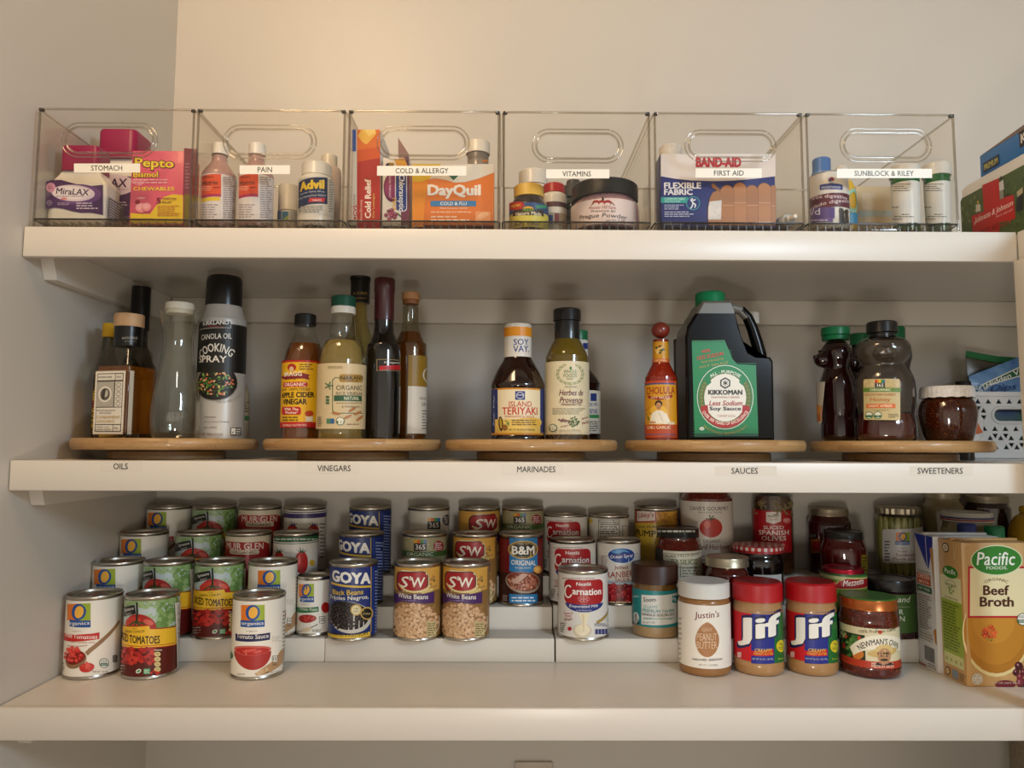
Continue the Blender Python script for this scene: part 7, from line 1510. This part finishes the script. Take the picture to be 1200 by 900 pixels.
# --- vitamins
t = rnd_thing('vitamin_bottle', 'dark brown vitamin bottle with a yellow cap and yellow label', 'bottle', 597, 642.5, 213, .050, rt=.017)
P = t.prof([(599, 641, 272), (597, 642.5, 262), (597, 642.5, 240), (599, 641, 234), (602, 636.5, 228)]); lathe('bottle', P, gloss('brown_plastic_gloss', '#2a1f16', .2), t.root, sm=4); cap(t, 600.8, 636, 213, 227, mat('yellow_cap2', '#d6ae4a', .4))
sh = t.sheet(R=t.R*1.006); t.band(sh, 237, 250, '#2c4a7a', -84, 84); t.band(sh, 248, 266, '#d6c95a', -84, 84); sh.poly([(594, 238), (612, 236.6), (615, 240), (611, 246), (594, 247)], '#b3281f'); sh.text('NEW!', 605, 241, 11, 3.4, '#e6c83a', .03, .1, 8); sh.rect(628, 240, 640, 244, '#3a8a6a')
sh.ell(619, 244.6, 6, 2.6, '#d9a22c'); sh.ell(619, 246, 6.6, 1.8, '#5f8a34'); sh.poly([(602, 247), (636, 247), (637, 254), (619, 252.6), (601, 254)], '#3a2a1c'); sh.text('Nature Made', 619.4, 249.8, 29, 4, '#e6dcc4', .03); sh.text('D', 608, 261.6, 6.5, 6, '#4a3a1c', .05); sh.text('1000', 625, 262, 13, 5, '#4a3a1c', .03); sh.text('3', 613, 263.4, 2.6, 3.4, '#4a3a1c', .03); sh.done('paper_label', t.root)
t = rnd_thing('vitamin_bottle', 'white bottle with a white cap behind the yellow capped vitamin bottle', 'bottle', 603, 647, 195.5, .134, rt=.016)
P = t.prof([(604, 646, 272), (603, 647, 262), (603, 647, 222), (608, 642, 214)]); lathe('bottle', P, wp2, t.root, sm=3); cap(t, 607.4, 641.5, 195.8, 213, wp2)
t = rnd_thing('vitamin_bottle', 'white bottle with a red cap between the two dark bottles of the VITAMINS bin', 'bottle', 634, 664.5, 211.5, .092, rt=.013)
P = t.prof([(635, 664, 272), (634, 664.5, 260), (634, 664.5, 229), (637, 661.5, 224)]); lathe('bottle', P, wp2, t.root, sm=3); cap(t, 636, 661.5, 212.6, 223.4, mat('red_cap', '#a8201f', .35))
sh = t.sheet(R=t.R*1.006); t.band(sh, 236, 242, '#5a3a3c', -80, 80); t.band(sh, 249, 264, '#b0a894', -80, 80); sh.rect(641, 252, 648, 262, '#3a4a7a'); sh.rect(650, 250, 655, 262, '#7a2a2c'); sh.done('paper_label', t.root)
t = rnd_thing('dropper_bottle', 'small dark green dropper bottle behind the pink powder jar', 'bottle', 652, 692, 210, .128, rt=.006)
P = t.prof([(653, 691, 272), (652, 692, 262), (652, 692, 243), (655, 689, 235), (662, 682, 229)]); lathe('bottle', P, gloss('green_glass', '#1d2a22', .12), t.root, sm=4)
Rb = t.r_at(659.5, 684.5, 222); lathe('dropper', [(0, t.z_at(229, Rb)), (Rb, t.z_at(229, Rb)), (Rb, t.z_at(215.5, Rb)), (Rb*.72, t.z_at(213.5, Rb)), (Rb*.62, t.z_at(208, Rb)), (0, t.z_at(207, Rb))], mat('grey_rubber', '#3f3d3a', .5), t.root)
sh = t.sheet(R=t.R*1.006); t.band(sh, 245, 266, '#8d8a80', -80, 80); t.band(sh, 240.6, 245.4, '#1f4a3a', -80, 80); sh.text('EXTRACT', 664, 254, 19, 3, '#3a3832', .01); sh.done('paper_label', t.root)
t = rnd_thing('powder_jar', 'wide jar of pink curing powder with a black lid', 'jar', 668.5, 749.5, 204.5, .068, rt=.036, cat=None) if False else Round('powder_jar', 'wide jar of pink curing powder with a black lid', 'jar', 668.5, 749.5, 206.5, .0660, IZ, ym=240)
R, H = t.R, t.H
P = t.prof([(672, 747, 272), (668.5, 749.5, 262), (668.5, 749.5, 240), (670, 748, 231), (674, 744.5, 226), (675, 743.5, 222)])
lathe('glass_jar', P, clear, t.root, sm=4); lathe('powder', [(r_*.97, z) for r_, z in smooth_prof(P, 4) if z < t.z_at(228)], noisy('pink_powder', '#d99aa4', '#c9828e', 90, .7), t.root)
lathe('powder_dust', [(r_*.975, z) for r_, z in smooth_prof(P, 4) if t.z_at(232) < z < t.z_at(224)], speckle('dusty_glass', '#b98a90', '#4a3032', 300, .3, .3), t.root, closed=False)
cap(t, 670.4, 748, 206.5, 224.5, mat('black_ribbed', '#1c1b1a', .42), n=80)
sh = t.sheet(R=R*1.005); t.band(sh, 232.5, 262.5, '#dcc9c4', -75, 60); 
for k, x in enumerate((699, 705.6, 712)): sh.ell(x, 238, 4.6, 3.4, '#9a2a2c', 0); sh.ell(x, 239.6, 3.4, 1.8, '#dcc9c4')
sh.ell(706.6, 233.6, 1.4, 1.8, '#2a1c1c'); sh.line(693, 241, 697, 237, 1, '#5a2a2c'); sh.line(720, 241, 716, 237, 1, '#5a2a2c'); sh.text('Hoosier Hill Farm', 706, 243, 31, 4, '#8a3a3e', .005, .2); sh.text('Premium #1', 707, 247.4, 28, 3, '#3a2c2c', .01, .1); sh.text('Prague Powder', 707, 253.2, 54, 6.4, '#2a2020', .005, .1); sh.text('NET WT 2.5 LBS', 721, 258.8, 22, 1.8, '#5a4a4a'); sh.micro(742, 238, 745, 258, 8, '#9a8480'); sh.done('paper_label', t.root)
# --- first aid
b = BoxThing('bandage_carton', 'navy and white carton of fabric bandages in the FIRST AID bin', 'carton', 774.4, 908.6, 180.6, .030, IZ, .036, mat('navy_board', '#232f72', .4))
sh = b.front(); curve = [(774.4, 206.6), (790, 209.4), (810, 211.6), (835, 212.4), (860, 211.8), (885, 209.6), (908.6, 206.6)]
sh.poly([(774.4, 180.6), (908.6, 180.6)]+curve[::-1], '#dcd2cd'); sh.text('BAND-AID', 842, 190.2, 53.5, 12, '#b8202a', .13)
sh.text('FLEXIBLE', 799.8, 217.6, 43.5, 7.2, '#e0dee2', .08); sh.text('FABRIC', 794.8, 225.2, 33.5, 7, '#e0dee2', .08); sh.rect(774.4, 231.2, 806, 238, '#2a9a92'); sh.text('COMFORTABLE', 790.6, 233.2, 24, 2.4, '#c9e6e2', .015); sh.text('PROTECTION', 788, 236.2, 18, 2, '#c9e6e2', .01)
sh.ell(812, 238.4, 8, 8, '#232f72'); sh.ring(812, 238.4, 8, 8, .7, '#3aa8a8')
for q in ((809, 234, 812, 238), (812, 238, 815, 240), (812, 238, 811, 242), (811, 242, 809, 244.6), (815, 240, 814, 243.6), (811.4, 235.6, 815, 234)): sh.line(*q, 1.4, '#dfe6ee')
sh.ell(811, 233.4, 1, 1.1, '#dfe6ee'); sh.micro(778.4, 239.6, 803, 246.4, 3, '#b9bfd9'); sh.micro(778.4, 247.6, 813, 255, 3, '#b9bfd9'); sh.text('100', 783, 261.8, 8.6, 3.8, '#e0dee2', .03); sh.micro(788.6, 260, 802, 264, 2, '#b9bfd9')
def strip(x0, x1, y0, c, pad):
    xm = (x0+x1)/2; r_ = (x1-x0)/2
    sh.poly([(x0, 264.4)]+[(xm-r_*math.cos(a), y0+r_-r_*math.sin(a)) for a in [math.pi*k/10 for k in range(11)]]+[(x1, 264.4)], '#7a4e2e')
    sh.poly([(x0+.4, 264.4)]+[(xm-(r_-.4)*math.cos(a), y0+.6+r_-r_*math.sin(a)) for a in [math.pi*k/10 for k in range(11)]]+[(x1-.5, 264.4)], c)
    if pad: sh.line(x0+.6, pad, x1-.6, pad, .7, '#c9a07a')
for q in ((902, 909, 217, '#a56f45', 241.5), (887, 903.4, 214.4, '#b27a4e', 238), (873, 888.6, 217, '#a97248', 241), (858.6, 874.8, 214, '#b27a4e', 238), (843.6, 860, 217, '#a97248', 241)): strip(*q)
sh.poly([(830.6, 264.4), (829, 255), (829.4, 243), (831.6, 232), (835, 226), (840, 223.6), (845.4, 223), (846.6, 228), (846, 264.4)], '#a8734a'); sh.poly([(829.6, 257.6), (829.8, 243), (831.4, 236.6), (845.4, 235), (844.6, 257.6)], '#dad6d4'); sh.scatter(24, 837.4, 248, 7, 9, ['#c6c1c0'], 1.2, .8, seed=2, square=True); sh.poly([(833, 216), (836, 215), (843, 222), (845, 226.4), (840, 223.6), (834.6, 221)], '#8a5a36')
sh.micro(888, 260, 908, 263, 2, '#e0cfc0'); sh.done('front_print', b.root)
t = rnd_thing('gauze_roll', 'white roll of gauze standing behind the bandage carton', 'gauze', 768.8+4, 800, 168, .118, rt=.012); lathe('gauze', [(0, 0), (t.R, .001), (t.R, t.H-.004), (t.R*.8, t.H), (0, t.H)], noisy('gauze_white', '#d9d2ca', '#c9c1b8', 200, .8, .3), t.root)
# a small tube lying with its nozzle to the front
p = on_y(922.5, 254, .030); t = empty('ointment_tube', (p.x, .036, IZ)); tag(t, 'white tube lying with its nozzle pointing forward at the right of the FIRST AID bin', 'tube')
rt_ = .0100
def lying(name, P, m):
    bm = lathe_bm([(0, P[0][1])]+P+[(0, P[-1][1])], 28); bmesh.ops.rotate(bm, cent=(0, 0, 0), matrix=Matrix.Rotation(math.radians(90), 3, 'X'), verts=bm.verts); bmesh.ops.translate(bm, vec=(0, 0, rt_), verts=bm.verts); return bm_obj(name, bm, m, t, smooth=40)
lying('tube_body', [(rt_*.95, -.07), (rt_, -.06), (rt_, .004), (rt_*.8, .008)], mat('tube_white', '#b9bcc0', .35, coat=.3)); lying('collar', [(rt_*.62, .0075), (rt_*.62, .014), (rt_*.4, .016)], mat('tube_white', '#b9bcc0', .35)); lying('nozzle', [(rt_*.36, .0155), (rt_*.34, .024), (rt_*.24, .0262)], wp2)
t.rotation_euler.z = math.radians(7)
# --- sunblock and pet medicine
t = rnd_thing('supplement_can', 'white can with maroon and purple bands and a cat and dog, in the SUNBLOCK bin', 'can', 945.8+2.5, 995.5, 199.5, .052)
R, H = t.R, t.H
lathe('can_body', [(R*.97, 0), (R, .001), (R, H-.003), (R*.97, H-.001)], mat('can_white', '#d9d4cc', .35), t.root); lathe('lid', [(R*.98, H-.0018), (R*1.0, H-.0008), (R*.97, H), (0, H-.0006)], mat('lid_grey', '#a8a39b', .35, .5), t.root)
sh = t.sheet(R=R*1.003); sh.ell(974.6, 210, 3, 2.4, '#8a2a34'); sh.ell(972.6, 211, 2, 2, '#2f4a8a'); sh.text('Hill’s', 974.6, 214.6, 6, 2, '#2f3a6a'); sh.poly([(961, 217), (967, 215.6), (982, 215.6), (987, 217), (987, 223), (961, 223)], '#2f3f86'); sh.text('PRESCRIPTION DIET', 974, 219.4, 22, 2.4, '#dfe0ea', .02)
t.band(sh, 226.5, 243, '#5a2334', -84, 76); sh.text('urbé digestive', 972, 230.4, 40, 5.4, '#e0ccd0', .005); sh.text('cuidado digestivo', 972, 237.6, 46, 5.4, '#e0ccd0', .005); sh.rect(940, 243.4, 978, 256, '#5d4a86'); sh.rect(940, 256, 976, 260.6, '#6d5a96'); sh.text('i/d', 955, 248, 13, 8, '#d6d0e4', .03); sh.micro(948, 256.8, 972, 260, 1, '#c9c2dc')
sh.ell(985.4, 247.4, 2.8, 3.2, '#2a2522'); sh.poly([(983, 248), (988, 248), (989.6, 262), (983.4, 262)], '#2a2522'); sh.poly([(983, 246), (983.4, 243), (985, 245)], '#2a2522'); sh.ell(991, 248.6, 2.6, 3, '#3a332e'); sh.poly([(989.4, 250), (993, 250), (994, 262), (990, 262)], '#3a332e'); sh.done('paper_label', t.root)
t = rnd_thing('sunscreen_bottle', 'yellow and blue sunscreen bottle behind the white supplement can', 'bottle', 971, 1004, 192, .108, rt=.006)
P = t.prof([(972, 1003, 272), (971, 1004, 262), (971.6, 1003.6, 225), (975, 1000, 212), (980, 995, 208)]); lathe('bottle', P, mat('sun_yellow', '#d9b02c', .35, coat=.2), t.root, sm=4, sy=.6); cap(t, 980.5, 994.5, 193, 208, wp2)
sh = t.sheet(R=t.R*1.01); sh.to3 = (lambda f: (lambda u, v, l: (lambda q: Vector((q.x, q.y*.6-.0008, q.z)))(f(u, v, l))))(sh.to3); sh.ring(1000, 234, 10, 14, 4, '#8fc0a8', 0, 360); t.band(sh, 248, 262, '#2f86b0', -80, 80); sh.done('print', t.root)
t = rnd_thing('sunscreen_bottle', 'blue sunscreen bottle at the back left of the SUNBLOCK bin', 'bottle', 951, 977, 183, .205, rt=.012)
P = t.prof([(952, 976, 280), (951, 977, 262), (951, 977, 205), (953, 975, 200)]); lathe('bottle', P, mat('sun_blue', '#5f86b8', .35, coat=.2), t.root, sm=3); cap(t, 953, 975, 183, 200, mat('sun_blue_cap', '#4f78b0', .35))
b = BoxThing('cream_carton', 'pale beige carton at the back of the SUNBLOCK bin', 'carton', 1004, 1046, 218, .15, IZ, .03, mat('beige_board', '#c9b898', .5)); sh = b.front(); sh.rect(1004, 247, 1046, 254, '#a8b4b0'); sh.rect(1010, 226, 1026, 246, '#cfc0a8'); sh.done('front_print', b.root)
def pills(l, r, top, label, lean):
    t = rnd_thing('pill_bottle', label, 'bottle', l, r, top, .052)
    gp = mat('green_vial', '#0c5a24', .2, coat=.5); P = [(t.r_at(l+4, r-2, 262), 0), (t.r_at(l+3.4, r-2, 255), .004), (t.r_at(l+1.6, r-1.6, 215), t.z_at(206)), (t.r_at(l+1.6, r-1.6, 210), t.z_at(203))]
    lathe('vial', P, gp, t.root); cap(t, l, r, top, 203, wp2, n=36)
    sh = t.sheet(P=sorted(P, key=lambda q: q[1])); t.band(sh, 212, 261.6, '#d8d5cf', -84, 84); 
    for y, a, b_ in ((215, 3, 22), (217.6, 3, 14), (220, 6, 20), (222.6, 4, 26), (242, 3, 9), (250.4, 14, 22), (253, 6, 28), (256, 4, 14)): sh.micro(l+a, y, l+b_+4, y+1.7, 1, '#5a5652', .6)
    sh.done('paper_label', t.root); t.root.rotation_euler.x = 0
pills(1042.6, 1080.5, 190.5, 'green pill bottle with a white cap, left one of the pair in the SUNBLOCK bin', 0)
pills(1081, 1116.6, 188.5, 'green pill bottle with a white cap, right one of the pair in the SUNBLOCK bin', 0)

# ---------------------------------------------------------------- first aid box on the return shelf, its face to the left
fx = .679; ya = (fx/((1124.5-595)/F))  # placeholder depth, refined below
def on_x(x, y, X): v = ray(x, y); return EYE+v*((X-EYE.x)/v.x)
pa = on_x(1124.5, 233.5, fx); pb = on_x(1199, 188.6, fx)
y_far = pa.y; zt = pa.z
t = empty('first_aid_box', (fx+.07, y_far-.13, Z1)); tag(t, 'white first aid box with a red cross on its face, at the right end', 'box')
L0 = Vector((fx+.07, y_far-.13, Z1)); hd = .13; h = zt-Z1
top_z = on_x(1150, 205, fx).z if False else h
bm = loft_bm([(.069, hd-.001, .0002), (.07, hd, .002), (.07, hd, h+.0005), (.0695, hd-.001, h+.012), (.066, hd-.004, h+.0165)], .12, 6); bm_obj('case', bm, mat('white_case', '#d9d7d3', .4), t, smooth=40)
sh = Flat.sheet((fx, y_far, Z1), (0, -1, 0), (0, 0, 1), L0, metres=True, base=.0008)
Lw = .26
def m(x, y): q = on_x(x, y, fx); return (y_far-q.y, -(q.z-Z1))
def ppoly(pts, c): sh.poly([m(*p) for p in pts], c)
u0 = .003
V = [(u0, -h+.005), (u0+.004, -h+.001), (Lw, -h+.001), (Lw, -.0005), (u0, -.0005)]; sh.poly(V, '#4a5c34')
sh.scatter(160, .13, -h*.5, .125, h*.46, ['#55683a', '#46582e', '#3c4c28', '#62744a', '#6f7c52'], .006, .6, seed=3, square=True)
ppoly([(1152, 217), (1171.6, 208.6), (1172.4, 233), (1189, 228), (1191, 256), (1172.4, 261), (1172, 275), (1141, 275), (1139.6, 253), (1154, 248)], '#b8201f')
c0 = m(1164, 247); 
def ptext(s, x, y, w_, h_, c, b=.02, shear=0.):
    a = m(x-w_/2, y); b_ = m(x+w_/2, y-w_*.28); q = m(x, y); hh = abs(m(x, y-h_/2)[1]-m(x, y+h_/2)[1]); sh.text(s, q[0], q[1], abs(b_[0]-a[0]), hh, c, b, shear)
ptext('Johnson & Johnson', 1164.5, 249.4, 46, 9, '#ecd8d4', .01, .3); ptext('FIRST AID', 1152, 257, 20, 2, '#e6c0bc', .01); ptext('FIRST AID KIT', 1178, 250, 20, 2, '#e6c0bc', .01); ptext('FIRST AID', 1160, 269, 24, 7, '#7a1416', .04); ptext('KIT', 1180, 262, 16, 3.4, '#b5342c', .03)
# people out walking in the picture
def dot(x, y, r_, c, k=1.4): q = m(x, y); e = abs(m(x, y-r_)[1]-q[1]); sh.ell(q[0], q[1], e*.8, e*k*.7, c)
ppoly([(1172, 214), (1177, 210.6), (1178, 222), (1172.6, 224)], '#c9c9cc'); dot(1174, 208.6, 2.6, '#3a3a36', 1); ppoly([(1172.6, 224), (1177, 222), (1178, 232), (1173, 234)], '#8a8a82'); ppoly([(1177, 229), (1184, 226), (1184, 228), (1178, 231)], '#3a3632')
dot(1147.4, 237, 2.4, '#c9a82c', 1); ppoly([(1145, 240), (1150, 239), (1151, 247), (1145, 249)], '#c2bdb0'); ppoly([(1193, 225), (1200, 219), (1200, 226), (1194, 231)], '#b9a98a'); ppoly([(1193, 232), (1200, 226), (1200, 246), (1192, 248)], '#23262c')
sh.done('face_print', t)
# blue carton standing on it
bx = .683; pz = h+.0167
a = on_x(1149, 205, bx); 
t = empty('glove_carton', (bx+.05, a.y-.11, Z1+pz)); tag(t, 'blue carton marked PREMIUM with its lid ajar, on top of the first aid box', 'carton'); C2 = Vector((bx+.05, a.y-.11, Z1+pz))
g = on_x(1149, 182.5, bx).z-C2.z
blue_b = mat('blue_board', '#2a6fb4', .4)
box_obj('carton', -.05, -.11, 0, .05, .11, g, blue_b, t, .001)
# raised flap along the top, cardboard inside
q0 = on_x(1149.5, 181.5, bx)-C2; q1 = on_x(1186, 150, bx)-C2
bm = bmesh.new(); vs = [bm.verts.new(p) for p in ((-.049, .109, g+.0005), (-.049, -.109, g+.0005), (-.02, -.109, g+.026), (-.02, .04, g+.026))]; bm.faces.new(vs); r = bmesh.ops.extrude_face_region(bm, geom=bm.faces[:]); bmesh.ops.translate(bm, vec=(.0012, 0, .0), verts=[v for v in r['geom'] if isinstance(v, bmesh.types.BMVert)])
bm_obj('lid_flap', bm, mat('kraft_inside', '#6a5240', .6), t)
sh = Flat.sheet((bx, a.y, C2.z), (0, -1, 0), (0, 0, 1), C2, metres=True, base=.0006)
def m2(x, y): q = on_x(x, y, bx); return (a.y-q.y, -(q.z-C2.z))
e0, e1 = m2(1152.6, 200), m2(1171, 186); sh.rect(min(e0[0], e1[0]), -g*.58, max(e0[0], e1[0]), -g*.12, '#15284a'); sh.text('PREMIUM', (e0[0]+e1[0])/2, -g*.35, abs(e1[0]-e0[0])*.86, g*.26, '#c9c05a', .03)
e0, e1 = m2(1195, 165), m2(1215, 150); sh.rect(e0[0], -g*.98, .2, -g*.3, '#241a18'); sh.text('K', e0[0]+.008, -g*.66, .010, g*.4, '#e0dcd6', .05)
sh.done('print', t)

# ---------------------------------------------------------------- repeats share a group phrase
GROUPS = {'tomato_can': 'tomato cans on the left riser', 'bean_can': 'bean cans on the middle riser', 'milk_can': 'milk cans on the right riser',
          'acrylic_bin': 'clear bins on the upper shelf', 'turntable': 'bamboo turntables on the middle shelf', 'step_riser': 'step risers on the lower shelf',
          'wall_shelf': 'white wall shelves', 'shelf_tape': 'word tapes on the middle shelf edge', 'honey_bottle': 'honey bears on the right turntable',
          'peanut_butter_jar': 'peanut butter jars in the front row', 'broth_carton': 'broth cartons at the right end', 'pepper_jar': 'dark red jars on the right riser',
          'sauce_jar': 'jars at the right end of the top step', 'relish_jar': 'relish jars on the right riser', 'pasta_sauce_jar': 'pasta sauce jars on the right riser',
          'oil_bottle': 'oil bottles on the left turntable', 'vinegar_bottle': 'vinegar bottles on their turntable', 'wine_vinegar_bottle': 'dark topped vinegar bottles',
          'sauce_bottle': 'sauce bottles on the turntables', 'water_bottle': 'screw capped bottles behind the broth', 'medicine_bottle': 'purple labelled white bottles',
          'syrup_bottle': 'syrup bottles in the bins', 'pill_bottle': 'pill bottles in the bins', 'vitamin_bottle': 'vitamin bottles in their bin', 'sunscreen_bottle': 'sunscreen bottles in their bin'}
for o in sc.objects:
    if o.parent is None and o.get('label'):
        k = o.name.split('.')[0]
        if k in GROUPS: o['group'] = GROUPS[k]

# pieces of a part hang under that part
UNDER = {'grip_bead': 'front_wall', 'label_tape': 'front_wall', 'lid_disc': 'lid', 'lid_top': 'lid', 'lid_print': 'lid', 'lid_stripes': 'lid', 'lid_rim': 'paper_lid', 'cap_ring': 'cap', 'cap_skirt': 'cap', 'cap_band': 'cap',
         'neck_print': 'neck_wrap', 'sleeve_print': 'neck_sleeve', 'stopper_band': 'stopper', 'handle_rim': 'front_panel', 'base_rib': 'base', 'floor_edge': 'base', 'embossing': 'carafe_body', 'collar': 'cap', 'nozzle': 'collar', 'socket': 'cover_plate', 'pull_tab': 'lid',
         'powder_dust': 'glass_jar', 'herb_sediment': 'bottle', 'lettering': 'tape', 'top_seam': 'carton', 'torn_flap': 'carton', 'lid_flap': 'carton', 'rim_corner': 'rim'}
for r in [o for o in sc.objects if o.parent is None]:
    kids = list(r.children)
    for c in kids:
        k = UNDER.get(c.name.split('.')[0])
        if k == 'collar': continue
        p = next((q for q in kids if q.name.split('.')[0] == k), None) if k else None
        if p and p is not c:
            c.parent = p; c.matrix_parent_inverse = p.matrix_basis.inverted()
